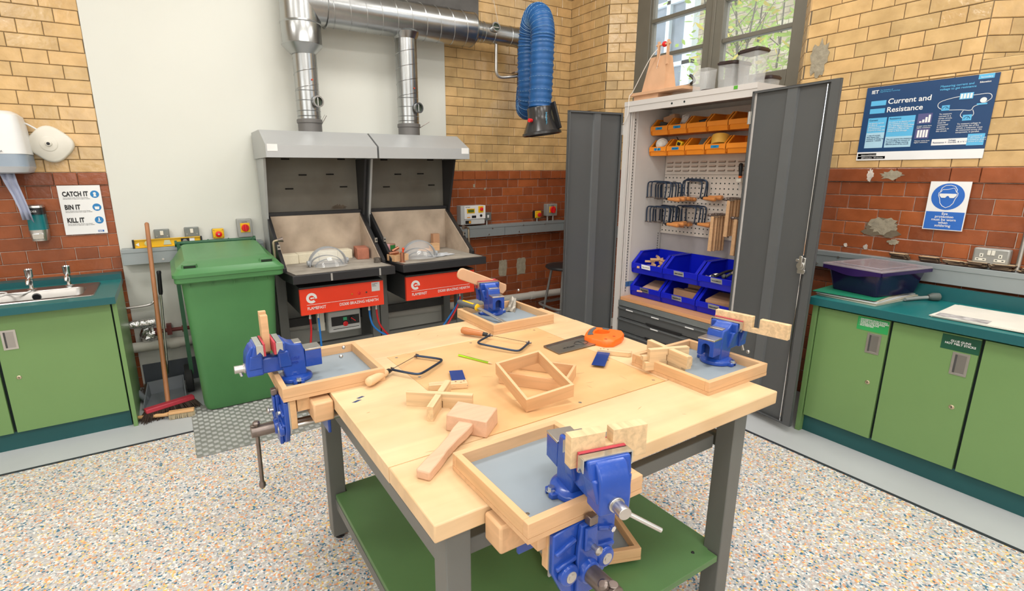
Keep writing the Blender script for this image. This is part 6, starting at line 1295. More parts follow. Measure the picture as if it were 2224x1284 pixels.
for (k, dx, dy, dz, rz, ry, sx, sy, sz, m, lab) in ((0, 0.13, -0.02, 0.085, 0.25, -0.12, 0.11, 0.085, 0.010, mallet_m, 'upper flat wooden panel in the leftmost lower blue bin'), (0, 0.12, 0.01, 0.055, 0.35, -0.05, 0.115, 0.10, 0.006, mallet_m, 'lower flat wooden panel in the leftmost lower blue bin'),
        (1, 0.085, -0.01, 0.073, -0.08, 0.0, 0.022, 0.105, 0.040, mdf, 'large brown block at the front of the middle lower blue bin'), (1, 0.16, -0.03, 0.085, 0.05, 0.0, 0.03, 0.075, 0.030, mdf, 'brown block behind the large one in the middle lower blue bin'), (1, 0.22, 0.0, 0.10, 0.05, 0.0, 0.03, 0.06, 0.040, mdf, 'brown block at the back of the middle lower blue bin'),
        (2, 0.12, -0.02, 0.098, 0.15, -0.12, 0.10, 0.115, 0.016, mdf, 'thick brown wooden panel in the rightmost lower blue bin')):
    b = B(); b.M = Matrix.Translation((3.118+dx, BY[k]+dy, 0.528+dz)) @ Matrix.Rotation(rz, 4, 'Z') @ Matrix.Rotation(ry, 4, 'Y'); b.box((-sx, -sy, -sz), (sx, sy, sz)); tag(b.out('wood_block', m, bevel=0.001), lab, 'wood block')
B().box((3.06, 2.838, 0.60), (3.11, 2.8395, 0.64)).box((3.06, 2.836, 0.60), (3.14, 2.838, 0.64)).out('bin_rail', mat('blue_grey_rail', (0.05, 0.14, 0.32), 0.4), bpy.data.objects['tool_cabinet'])

# ---- coping saws
def coping_saw(name, fw_, fh, hl, hm, r=0.0052):
    """frame in the local xz plane: blade on z=0 from x=0 to x=fw_, frame rises to fh, handle runs on -x"""
    root = thing(name, 'saw', 'coping saw'); c = 0.022
    pts = [(0.0, 0, 0.0), (-0.004, 0, fh*0.5), (-0.004, 0, fh-c), (0.002, 0, fh-c*0.3), (c, 0, fh), (fw_*0.5, 0, fh+0.001), (fw_-c, 0, fh), (fw_-0.002, 0, fh-c*0.3), (fw_+0.004, 0, fh-c), (fw_+0.004, 0, fh*0.5), (fw_, 0, 0.0)]
    B().tube(smoothpath(pts, 3), r, 8).out('frame', frame_m, root)
    B().box((0, -0.0006, -0.0018), (fw_, 0.0006, 0.0010)).out('blade', darksteel, root)
    b = B()
    for x in (0, fw_): b.cyl((x-0.012, 0, 0), (x+0.012, 0, 0), 0.0042, n=10).cyl((x, -0.008, 0), (x, 0.008, 0), 0.003, n=8)
    outs(b, 'pin_holder', darksteel, root)
    b = B().lathe([(0.0075, 0), (0.009, 0.004), (0.0095, 0.020), (0.009, 0.022)], (-0.012, 0, 0), (-1, 0, 0), 14); b.out('ferrule', blackp, root)
    B().lathe([(0.010, 0), (0.0125, 0.012), (0.013, hl*0.35), (0.0155, hl*0.65), (0.0165, hl*0.82), (0.014, hl*0.95), (0.006, hl)], (-0.032, 0, 0), (-1, 0, 0), 20).out('handle', hm, root)
    return root
cs0 = coping_saw('coping_saw', 0.165, 0.120, 0.105, handle_o)
clusters = (('upper left', 2.660, 1.295, 6, 3.235), ('upper right', 2.425, 1.313, 3, 3.33), ('lower left', 2.650, 1.108, 6, 3.235), ('lower right', 2.430, 1.122, 4, 3.30))
first = True
for nm, y, z, n, xs in clusters:
    for k in range(n):
        x = xs+(3.405-xs)*k/max(1, n-1) if n > 1 else xs
        lab = 'coping saw hanging %s of the %s bunch on the pegboard' % (('frontmost', 'second', 'third', 'fourth', 'fifth', 'hindmost')[k if k < n-1 else 5], nm)
        rot = (0, random.uniform(-0.05, 0.05) if k else 0.03, PI/2+(random.uniform(-0.10, 0.10)))
        # local -x (handle) must point to world -y: rotate +90 deg so that local x -> +y
        loc = (x, y+random.uniform(-0.012, 0.012), z+random.uniform(-0.006, 0.004)); rot = (0, -rot[1], PI/2+random.uniform(-0.12, 0.12))
        if first: o = cs0; o.location = loc; o.rotation_euler = rot; o['label'] = lab; first = False
        else: o = copy_tree(cs0, lab, None, loc, rot)
        o['category'] = 'coping saw'; o['group'] = 'coping saws hanging in the cabinet'
for nm, y, z, n, xs in clusters:
    b = B().box((XPG-0.003, y+0.06, z+0.085), (XPG, y+0.09, z+0.13)); b.tube([(XPG-0.002, y+0.075, z+0.108), (xs-0.02, y+0.075, z+0.108), (xs-0.028, y+0.075, z+0.118)], 0.0022, 6); b.tube([(XPG-0.002, y+0.115, z+0.108), (xs-0.02, y+0.115, z+0.108)], 0.0022, 6)
    tag(b.out('saw_hook', satin), 'steel double hook holding the %s bunch of coping saws' % nm, 'hook', 'tool hooks on the pegboard')
# ---- hammers hanging by their heads
def hammer(h, w):
    root = thing('pin_hammer', 'hammer', 'hammer')
    b = B().lathe([(0.008, 0), (0.010, 0.004), (0.010, 0.022), (0.007, 0.026), (0.008, 0.032), (0.008, 0.048)], (0, 0.038, 0), (0, -1, 0), 14); b.prism([(0.010, -0.007), (-0.042, -0.0015), (-0.042, 0.0015), (0.010, 0.007)], 'x', -0.006, 0.006); b.out('head', darksteel, root)
    B().hexa([(-0.007, -w/2, -h), (0.007, -w/2, -h), (0.007, w/2, -h), (-0.007, w/2, -h)], [(-0.005, -w*0.38, -0.006), (0.005, -w*0.38, -0.006), (0.005, w*0.38, -0.006), (-0.005, w*0.38, -0.006)]).out('handle', beech, root, bevel=0.003)
    return root
h0 = hammer(0.255, 0.030); firsth = True
for nm, y, z, n in (('right', 2.158, 1.312, 5), ('left', 2.262, 1.196, 5), ('far right', 2.085, 1.185, 3)):
    for k in range(n):
        x = 3.27+k*0.026; lab = 'small wooden-handled hammer, %s in the %s row of hammers on the pegboard' % (('frontmost', 'second', 'third', 'fourth', 'hindmost')[k if k < n-1 else 4], nm)
        loc = (x, y+random.uniform(-0.004, 0.004)-0.012*k*0.4, z+random.uniform(-0.003, 0.003))
        if firsth: o = h0; o.location = loc; o['label'] = lab; firsth = False
        else: o = copy_tree(h0, lab, None, loc)
        o['group'] = 'hammers hanging in the cabinet'
    b = B().tube([(XPG, y+0.014, z-0.012), (3.26, y+0.014, z-0.012)], 0.0022, 6).tube([(XPG, y-0.016, z-0.012), (3.26, y-0.016, z-0.012)], 0.0022, 6).box((XPG-0.003, y-0.025, z-0.03), (XPG, y+0.025, z+0.005))
    tag(b.out('hammer_hook', satin), 'steel double hook holding the %s row of hammers' % nm, 'hook', 'tool hooks on the pegboard')
t = thing('screwdriver', 'screwdriver with black and orange handle in a clip on the pegboard', 'screwdriver', (3.38, 2.165, 1.46))
B().lathe([(0.008, 0), (0.012, 0.01), (0.010, 0.03), (0.014, 0.06), (0.013, 0.09), (0.007, 0.098)], (3.385, 2.165, 1.452), (0, 0.05, 1), 16).out('handle', blackp, t); B().lathe([(0.0085, 0), (0.0125, 0.01), (0.0105, 0.022)], (3.385, 2.165, 1.450), (0, 0.05, 1), 16).out('orange_collar', orange, t)
B().cyl((3.385, 2.165, 1.45), (3.388, 2.170, 1.365), 0.0028, n=8).out('shaft', satin, t); B().box((3.37, 2.148, 1.425), (3.425, 2.182, 1.447)).out('clip', cream, t)

# ---- on top of the cabinet
ZB = ZH+0.0005
t = thing('winding_toy', 'wooden winch tower with red-painted roller and white string on the cabinet', 'wooden model', (3.10, 2.70, ZB))
pal = wood('pink_beech', (0.70, 0.42, 0.25), 0.9, (10, 10, 10), 0.5, 0.2)
B().box((3.03, 2.62, ZB), (3.18, 2.84, ZB+0.035)).out('foot', pal, t); B().box((3.01, 2.40, ZB+0.035), (3.19, 2.865, ZB+0.055)).out('base_plank', pal, t, bevel=0.001)
B().hexa([(3.05, 2.585, ZB+0.055), (3.16, 2.575, ZB+0.055), (3.16, 2.78, ZB+0.055), (3.05, 2.79, ZB+0.055)], [(3.075, 2.61, ZB+0.285), (3.14, 2.61, ZB+0.285), (3.14, 2.745, ZB+0.285), (3.075, 2.745, ZB+0.285)]).out('tower', pal, t)
for y in (2.585, 2.665): B().box((3.060, y, ZB+0.22), (3.075, y+0.014, ZB+0.375)).out('post', pal, t)
B().cyl((3.068, 2.575, ZB+0.352), (3.068, 2.69, ZB+0.352), 0.0075, n=14).out('roller', pal, t); B().lathe([(0.016, 0), (0.018, 0.004), (0.018, 0.014), (0.016, 0.018)], (3.068, 2.615, ZB+0.352), (0, 1, 0), 20).out('red_drum', redk, t)
B().tube(smoothpath([(3.062, 2.675, ZB+0.33), (3.03, 2.72, ZB+0.26), (3.008, 2.83, ZB+0.07), (2.998, 2.855, ZB+0.03), (2.99, 2.852, ZB-0.09), (2.985, 2.89, ZB-0.155)], 6), 0.0028, 6).out('string', mat('white_string', (0.72, 0.68, 0.62)), t); B().tube([(3.062, 2.64, ZB+0.34), (3.045, 2.66, ZB+0.20)], 0.0012, 5).out('string_end', mat('white_string', (0.72, 0.68, 0.62)), t)
def jar(x, y, r, h, lid, lab, tilt=0.0):
    t = thing('plastic_jar', lab, 'jar', (x, y, ZB), group='clear plastic jars on the cabinet'); q = r*0.9
    M = Matrix.Translation((x, y, ZB)); b = B(); b.M = M
    ring = lambda s: rr(-r*s, r*s, -r*s, r*s, r*0.35*s, 4)
    n = len(ring(1)); vs = []; fs = []; secs = [(0.90, 0.0), (0.92, 0.004), (1.0, h), (0.975, h), (0.895, 0.006)]
    for s, z in secs: vs += [(p[0], p[1], z) for p in ring(s)]
    for k in range(4): fs += [(k*n+j, k*n+(j+1) % n, (k+1)*n+(j+1) % n, (k+1)*n+j) for j in range(n)]
    fs += [tuple(range(n))[::-1], tuple(range(4*n, 5*n))]; b.add(vs, fs); b.out('body', glassm, t)
    if lid:
        b = B(); b.M = M @ Matrix.Translation((0, 0, h)) @ Matrix.Rotation(tilt, 4, 'X'); loft(b, [(ring(1.02), -0.006), (ring(1.10), 0.0), (ring(1.10), 0.008), (ring(1.0), 0.012), (ring(1.0), 0.016)]); b.out('lid', mat('dark_brown_lid', (0.035, 0.02, 0.018), 0.3), t)
jar(3.11, 2.315, 0.058, 0.145, False, 'lidless clear plastic jar, leftmost of the jars on the cabinet')
jar(3.14, 2.145, 0.062, 0.150, True, 'clear jar with dark lid, second of the jars on the cabinet', 0.05)
jar(3.12, 1.995, 0.064, 0.190, True, 'tallest clear jar with dark brown lid on the cabinet', -0.05)
jar(3.33, 2.02, 0.058, 0.060, True, 'shortest clear jar with dark lid at the right end of the cabinet top')
jar(3.28, 2.20, 0.060, 0.165, True, 'clear jar with dark lid standing behind the others on the cabinet', 0.0)
tag(B().lathe([(0.055, 0), (0.060, 0.004), (0.060, 0.008)], (3.075, 2.235, ZB), (0, 0, 1), 24).out('jar_lid', mat('dark_brown_lid', (0.035, 0.02, 0.018))), 'loose dark lid lying in front of the jars on the cabinet', 'lid')
t = thing('spring_clamp', 'black-handled steel spring clamp lying right of the wooden model', 'clamp', (3.10, 2.43, ZB+0.055)); B().tube(smoothpath([(3.09, 2.50, ZB+0.062), (3.10, 2.44, ZB+0.066), (3.10, 2.405, ZB+0.070)], 4), 0.006, 8).out('jaw', satin, t); B().tube(smoothpath([(3.10, 2.41, ZB+0.070), (3.10, 2.385, ZB+0.085), (3.10, 2.40, ZB+0.11), (3.10, 2.42, ZB+0.125)], 4), 0.010, 8).out('handle', blackp, t)

# ================================================================== the workbench
X0, X1, Y0, Y1, ZT0, ZT1 = 0.382, 1.625, 0.826, 2.084, 0.756, 0.800
t = thing('workbench', 'large birch-topped workbench with grey steel legs and green lower shelf', 'workbench', (1.0, 1.45, 0))
px0, px1, py0, py1 = 0.660, 1.386, 1.080, 1.812
b = B().box((X0, Y0, ZT0), (X1, py0-0.0012, ZT1)).box((X0, py1+0.0012, ZT0), (X1, Y1, ZT1)); outs(b, 'top_board', birch, t, bevel=0.004)
b = B().box((X0, py0-0.0012, ZT0), (px0-0.0012, py1+0.0012, ZT1)).box((px1+0.0012, py0-0.0012, ZT0), (X1, py1+0.0012, ZT1)); outs(b, 'top_board', birch, t)
B().box((px0, py0, ZT0+0.004), (px1, py1, ZT1-0.0002)).out('inset_panel', birchpanel, t)
b = B()
for x in (px0+0.03, (px0+px1)/2, px1-0.03):
    for y in (py0+0.025, py1-0.025): b.lathe([(0.0055, 0), (0.0055, 0.0004)], (x, y, ZT1-0.0002), (0, 0, 1), 12)
for y in (py0+0.25, py1-0.25):
    for x in (px0+0.025, px1-0.025): b.lathe([(0.0055, 0), (0.0055, 0.0004)], (x, y, ZT1-0.0002), (0, 0, 1), 12)
outs(b, 'panel_screw', satin, t)
b = B().prism([(0.428, 1.478), (0.452, 1.488), (0.440, 1.494), (0.418, 1.484)], 'z', ZT1, ZT1+0.0003).prism([(0.447, 1.500), (0.468, 1.508), (0.461, 1.515), (0.440, 1.508)], 'z', ZT1, ZT1+0.0003); b.out('ink_mark', navy, t)
rnd = random.Random(6); b = B()
for k in range(34):
    x, y = rnd.uniform(X0+0.05, X1-0.05), rnd.uniform(Y0+0.04, Y1-0.05); a = rnd.uniform(0, PI); L_ = rnd.uniform(0.006, 0.022); w = rnd.uniform(0.0008, 0.0022)
    c, s_ = math.cos(a), math.sin(a); b.prism([(x-L_*c, y-L_*s_), (x+w*s_, y-w*c), (x+L_*c, y+L_*s_), (x-w*s_, y+w*c)], 'z', ZT1-0.0001, ZT1+0.00025)
b.out('scuff_marks', wear, t)
LG = 0.063; lx0, lx1, ly0, ly1 = X0+0.040, 1.520, Y0+0.030, Y1-0.125
ly1 = 1.902
for lx in (lx0, lx1-LG):
    for ly in (ly0, ly1):
        l = B().box((lx, ly, 0.022), (lx+LG, ly+LG, ZT0)).out('leg', legm, t, bevel=0.003); B().lathe([(0.020, 0), (0.020, 0.012), (0.010, 0.014), (0.010, 0.024)], (lx+LG/2, ly+LG/2, 0), (0, 0, 1), 16).out('foot', blackp, l)
for y in (ly0+LG+0.005, ly1-0.035): B().box((lx0+LG, y, 0.600), (lx1-LG, y+0.028, 0.645)).out('rail', legm, t, bevel=0.002)
for x in (lx0+0.018, lx1-0.045): B().box((x, ly0+LG, 0.600), (x+0.028, ly1, 0.645)).out('rail', legm, t, bevel=0.002)
for x in (lx0+0.018, lx1-0.045): B().box((x, ly0+LG, 0.158), (x+0.028, ly1, 0.198)).out('rail', legm, t)
sh = [(lx0+LG+0.004, ly0+0.004), (lx1-LG-0.004, ly0+0.004), (lx1-LG-0.004, ly0+LG-0.02), (lx1-0.022, ly0+LG-0.02+0.025), (lx1-0.022, ly1+0.015), (lx1-LG-0.004, ly1+0.015), (lx1-LG-0.004, ly1+0.045), (lx0+LG+0.004, ly1+0.045), (lx0+LG+0.004, ly1-0.004), (lx0+0.020, ly1-0.004), (lx0+0.020, ly0+LG+0.004), (lx0+LG+0.004, ly0+LG+0.004)]
B().prism(sh, 'z', 0.198, 0.221).out('lower_shelf', shelfgreen, t, bevel=0.0015)
b = B().lathe([(0.006, 0), (0.004, 0.004)], (1.395, 0.915, 0.221), (0, 0, 1), 12); b.out('shelf_screw', blackp, t)

# ---- lipped vise trays
def tray(x0, x1, y0, y1, label, z0=0.8005, lift=0.0, mb=beech):
    t = thing('bench_tray', label, 'tray', ((x0+x1)/2, (y0+y1)/2, z0)); w = 0.017; zb_, zt_ = z0+0.0125, z0+0.045
    B().box((x0, y0, z0), (x1, y1, zb_-0.001)).out('base_board', beech, t)
    B().box((x0+w, y0+w, zb_-0.001), (x1-w, y1-w, zb_+0.001)).out('grey_lining', greytray, t)
    B().box((x0, y0, zb_-0.001), (x1, y0+w, zt_)).out('lip', beech, t, bevel=0.0015); B().box((x0, y1-w, zb_-0.001), (x1, y1, zt_)).out('lip', beech, t, bevel=0.0015)
    B().box((x0, y0+w, zb_-0.001), (x0+w, y1-w, zt_)).out('lip', beechy, t, bevel=0.0015); B().box((x1-w, y0+w, zb_-0.001), (x1, y1-w, zt_)).out('lip', beechy, t, bevel=0.0015)
    return t
TF = tray(0.511, 0.826, 0.681, 0.988, 'grey-lined wooden tray at the near edge of the bench, carrying the nearest vise')
TL = tray(0.236, 0.572, 1.596, 1.932, 'grey-lined wooden tray at the left edge of the bench, beside the bin')
TB = tray(1.162, 1.500, 1.824, 2.160, 'grey-lined wooden tray at the far edge of the bench, with a file in it')
TR = tray(1.400, 1.722, 0.922, 1.245, 'grey-lined wooden tray at the right edge of the bench, holding crossed wood joints')
B().lathe([(0.0045, 0), (0.0045, 0.0006)], (0.555, 0.742, 0.8140), (0, 0, 1), 16).lathe([(0.003, 0.0006), (0.003, 0.0009)], (0.555, 0.742, 0.8140), (0, 0, 1), 16).out('screw_head', chrome, TF)

# ---- engineer's vises on the trays
def vise(label, loc, rz, gap=0.025):
    root = thing('bench_vise', label, 'bench vise', loc, rz); M = full(root) @ Matrix.Diagonal((1, 1, 0.93, 1))
    def P(m=None): b = B(); b.M = M; return b
    b = P().lathe([(0.056, 0), (0.058, 0.004), (0.056, 0.014), (0.046, 0.020), (0.040, 0.022)], (0, 0, 0), (0, 0, 1), 32)
    for s in (-1, 1): b.prism([(-0.020, s*0.040), (0.020, s*0.040), (0.018, s*0.066), (0.006, s*0.070), (0.006, s*0.058), (-0.006, s*0.058), (-0.006, s*0.070), (-0.018, s*0.066)], 'z', 0, 0.013)
    b.out('base', bluev, root, bevel=0.002)
    for s in (-1, 1): P().cyl((0, s*0.060, 0.012), (0, s*0.060, 0.015), 0.011, n=20).cyl((0, s*0.060, 0.015), (0, s*0.060, 0.023), 0.0078, n=6).out('bolt', chrome, root)
    pr = [(-0.034, 0.018), (0.034, 0.018), (0.040, 0.050), (0.050, 0.085), (0.056, 0.122), (0.056, 0.158), (0.032, 0.160), (0.012, 0.144), (-0.004, 0.140), (-0.026, 0.138), (-0.032, 0.112), (-0.034, 0.07)]
    b = P().prism(pr, 'y', -0.031, 0.031); b.hexa([(0.030, -0.050, 0.122), (0.056, -0.050, 0.122), (0.056, 0.050, 0.122), (0.030, 0.050, 0.122)], [(0.028, -0.050, 0.159), (0.056, -0.050, 0.159), (0.056, 0.050, 0.159), (0.028, 0.050, 0.159)])
    b.hexa([(0.010, -0.034, 0.06), (0.050, -0.034, 0.06), (0.050, 0.034, 0.06), (0.010, 0.034, 0.06)], [(0.020, -0.047, 0.124), (0.055, -0.047, 0.124), (0.055, 0.047, 0.124), (0.020, 0.047, 0.124)])
    body = b.out('fixed_jaw', bluev, root, bevel=0.005, seg=3)
    P().box((-0.026, -0.024, 0.1385), (-0.002, 0.024, 0.1425)).out('anvil_plate', satin, body, bevel=0.001)
    Mt = M @ Matrix.Translation((-0.026, -0.0318, 0.075)); 
    text('IRWIN', 0.0145, M @ Vector((0.028, 0.0318, 0.082)), (M.to_3x3() @ Vector((-1, 0, 0))), (0, 0, 1), mat('blue_enamel_raised', (0.014, 0.055, 0.36), 0.3), body, bold=0.03, depth=0.0012)
    text('RECORD', 0.0095, M @ Vector((0.028, 0.0318, 0.068)), (M.to_3x3() @ Vector((-1, 0, 0))), (0, 0, 1), mat('blue_enamel_raised', (0.014, 0.055, 0.36)), body, bold=0.03, depth=0.0012)
    # rear end of the slide with its horseshoe opening
    g = gap
    n = 12; hole = [(math.cos(PI*i/n)*0.015, 0.078+math.sin(PI*i/n)*0.015) for i in range(n+1)]
    outl = [(-0.030, 0.045), (-0.015, 0.045)]+[(-p[0], p[1]) for p in hole]+[(0.015, 0.045), (0.030, 0.045), (0.030, 0.107), (-0.030, 0.107)]
    b = P(); b.prism(outl, 'x', -0.088, -0.034); tail = b.out('slide_tail', bluev, root, bevel=0.0015)
    P().box((-0.089, -0.031, 0.107), (-0.034, 0.031, 0.1135)).out('tail_plate', satin, tail, bevel=0.001)
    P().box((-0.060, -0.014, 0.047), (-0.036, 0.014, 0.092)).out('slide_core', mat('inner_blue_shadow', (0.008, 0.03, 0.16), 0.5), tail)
    jx = 0.066+g
    b = P().box((0.030, -0.027, 0.048), (jx+0.06, 0.027, 0.104)); b.prism([(jx+0.010, 0.046), (jx+0.060, 0.046), (jx+0.062, 0.090), (jx+0.058, 0.125), (jx+0.044, 0.152), (jx+0.030, 0.160), (jx+0.010, 0.160)], 'y', -0.034, 0.034)
    b.hexa([(jx+0.010, -0.050, 0.120), (jx+0.044, -0.046, 0.120), (jx+0.044, 0.046, 0.120), (jx+0.010, 0.050, 0.120)], [(jx+0.010, -0.050, 0.1604), (jx+0.034, -0.048, 0.1604), (jx+0.034, 0.048, 0.1604), (jx+0.010, 0.050, 0.1604)])
    b.hexa([(jx+0.012, -0.036, 0.07), (jx+0.056, -0.036, 0.07), (jx+0.056, 0.036, 0.07), (jx+0.012, 0.036, 0.07)], [(jx+0.010, -0.048, 0.124), (jx+0.048, -0.044, 0.124), (jx+0.048, 0.044, 0.124), (jx+0.010, 0.048, 0.124)])
    mj = b.out('moving_jaw', bluev, root, bevel=0.005, seg=3)
    for s, x0 in ((-1, 0.056), (1, jx+0.010)):
        # steel cap bent over the jaw, red fibre face towards the work
        xa, xb = (x0-0.018, x0+0.002) if s < 0 else (x0-0.002, x0+0.018)
        b = P().box((xa, -0.053, 0.1605), (xb, 0.053, 0.1635)); xf = (x0, x0+0.0025) if s < 0 else (x0-0.0025, x0)
        b.box((xf[0], -0.053, 0.122), (xf[1], 0.053, 0.1635))
        for e in (-1, 1): b.prism([(xf[0] if s > 0 else xf[1], 0.122), (xf[0] if s > 0 else xf[1], 0.163), (xb if s > 0 else xa, 0.163), ((xb if s > 0 else xa), 0.142), ((xb+0.006*0 if s > 0 else xa), 0.132), ((x0+s*0.008), 0.140)], 'y', e*0.053, e*0.0555)
        b.out('jaw_cap', mat('zinc_plate', (0.60, 0.62, 0.60), 0.25, 0.9), mj if s > 0 else body)
        xr = (x0+0.0025, x0+0.0095) if s < 0 else (x0-0.0095, x0-0.0025)
        P().box((xr[0], -0.053, 0.121), (xr[1], 0.053, 0.166)).out('fibre_grip', redfib, mj if s > 0 else body, bevel=0.0008)
    sx = jx+0.062
    P().cyl((sx, 0, 0.072), (sx+0.032, 0, 0.072), 0.0135, n=22).lathe([(0.017, 0), (0.017, 0.006)], (sx-0.001, 0, 0.072), (1, 0, 0), 22).out('screw', satin, root, bevel=0.001)
    return root
def vise_bar(v, gap, d, L0, L1, r=0.0048):
    M = full(v); x = 0.066+gap+0.062+0.018; d = Vector(d).normalized(); c = Vector((x, 0, 0.067)); b = B(); b.M = M
    b.cyl(c-d*L0, c+d*L1, r, n=14).ball(c-d*L0, r*1.5, 6).ball(c+d*L1, r*1.35, 6); b.out('tommy_bar', satin, v)
ZV = 0.8146
VF = vise('nearest blue bench vise, on the near tray, gripping a notched pine piece', (0.694, 0.753, ZV), -PI/2-0.22, 0.026)
vise_bar(VF, 0.026, (0.35, 0.75, -0.42), 0.012, 0.085)
VL = vise('blue bench vise on the left tray, gripping an upright beech piece', (0.305, 1.752, ZV), PI, 0.024)
vise_bar(VL, 0.024, (0.25, -0.2, 0.9), 0.025, 0.012)
VB = vise('blue bench vise on the far tray, gripping a rounded wooden paddle', (1.322, 2.090, ZV), PI/2-0.20, 0.020)
vise_bar(VB, 0.020, (0, 0.3, 0.9), 0.06, 0.03)
VR = vise('blue bench vise on the right tray, gripping a long notched pine piece', (1.664, 1.080, ZV), 0.12, 0.022)
vise_bar(VR, 0.022, (0, 0.3, 0.9), 0.06, 0.03)
# ---- work pieces held in the vises
def local(v): b = B(); b.M = full(v); return b
def place(b, name, m, label, cat, group=None, bevel=0.0008): return tag(b.out(name, m, bevel=bevel), label, cat, group)
# nearest vise: pine piece with a housing notch, running across the jaws
b = local(VF); xs = 0.0665; b.M = b.M @ Matrix.Translation((xs+0.0125, 0, 0)) @ Matrix.Rotation(0.0, 4, 'Z')
prf = [(-0.066, 0.118), (0.108, 0.118), (0.108, 0.186), (0.028, 0.186), (0.028, 0.156), (0.010, 0.156), (0.010, 0.186), (-0.066, 0.186)]
b.prism([(-p[0], p[1]) for p in prf], 'x', -0.0125, 0.0125) if False else b.prism(prf, 'x', -0.0125, 0.0125)
place(b, 'notched_workpiece', pine, 'pine piece with a housing notch clamped in the nearest vise', 'wood piece')
b = local(VL); xs = 0.0665; b.prism([(-0.050, 0.030), (-0.050, 0.240), (-0.032, 0.240), (-0.032, 0.19), (-0.026, 0.19), (-0.026, 0.232), (-0.004, 0.232), (-0.004, 0.108), (-0.030, 0.106), (-0.030, 0.030)], 'x', xs, xs+0.0225)
place(b, 'upright_workpiece', beech, 'upright beech bridle joint piece clamped in the left vise', 'wood piece')
b = local(VB); b.M = b.M @ Matrix.Translation((0.0665+0.008, 0.015, 0.146)) @ Matrix.Rotation(0.40, 4, 'X')
hw = 0.029; pts = [(-0.12, -hw*0.9), (0.13, -hw), (0.143, -hw*0.8), (0.150, -hw*0.3), (0.150, hw*0.3), (0.143, hw*0.8), (0.13, hw), (-0.12, hw*0.9), (-0.13, 0)]
b.prism(pts, 'x', -0.008, 0.008)
place(b, 'rounded_paddle', wood('pink_beech', (0.70, 0.42, 0.25)), 'rounded beech paddle slanting through the jaws of the far vise', 'wood piece', bevel=0.004)
b = local(VR); b.M = b.M @ Matrix.Translation((0.0665+0.011, 0, 0.0)) 
prf = [(0.055, 0.118), (-0.205, 0.118), (-0.205, 0.172), (-0.108, 0.172), (-0.108, 0.133), (-0.082, 0.133), (-0.082, 0.176), (0.055, 0.176)]
b.prism(prf, 'x', -0.0105, 0.0105)
place(b, 'notched_workpiece', pine, 'long pine piece with a notch sticking out of the right vise', 'wood piece')

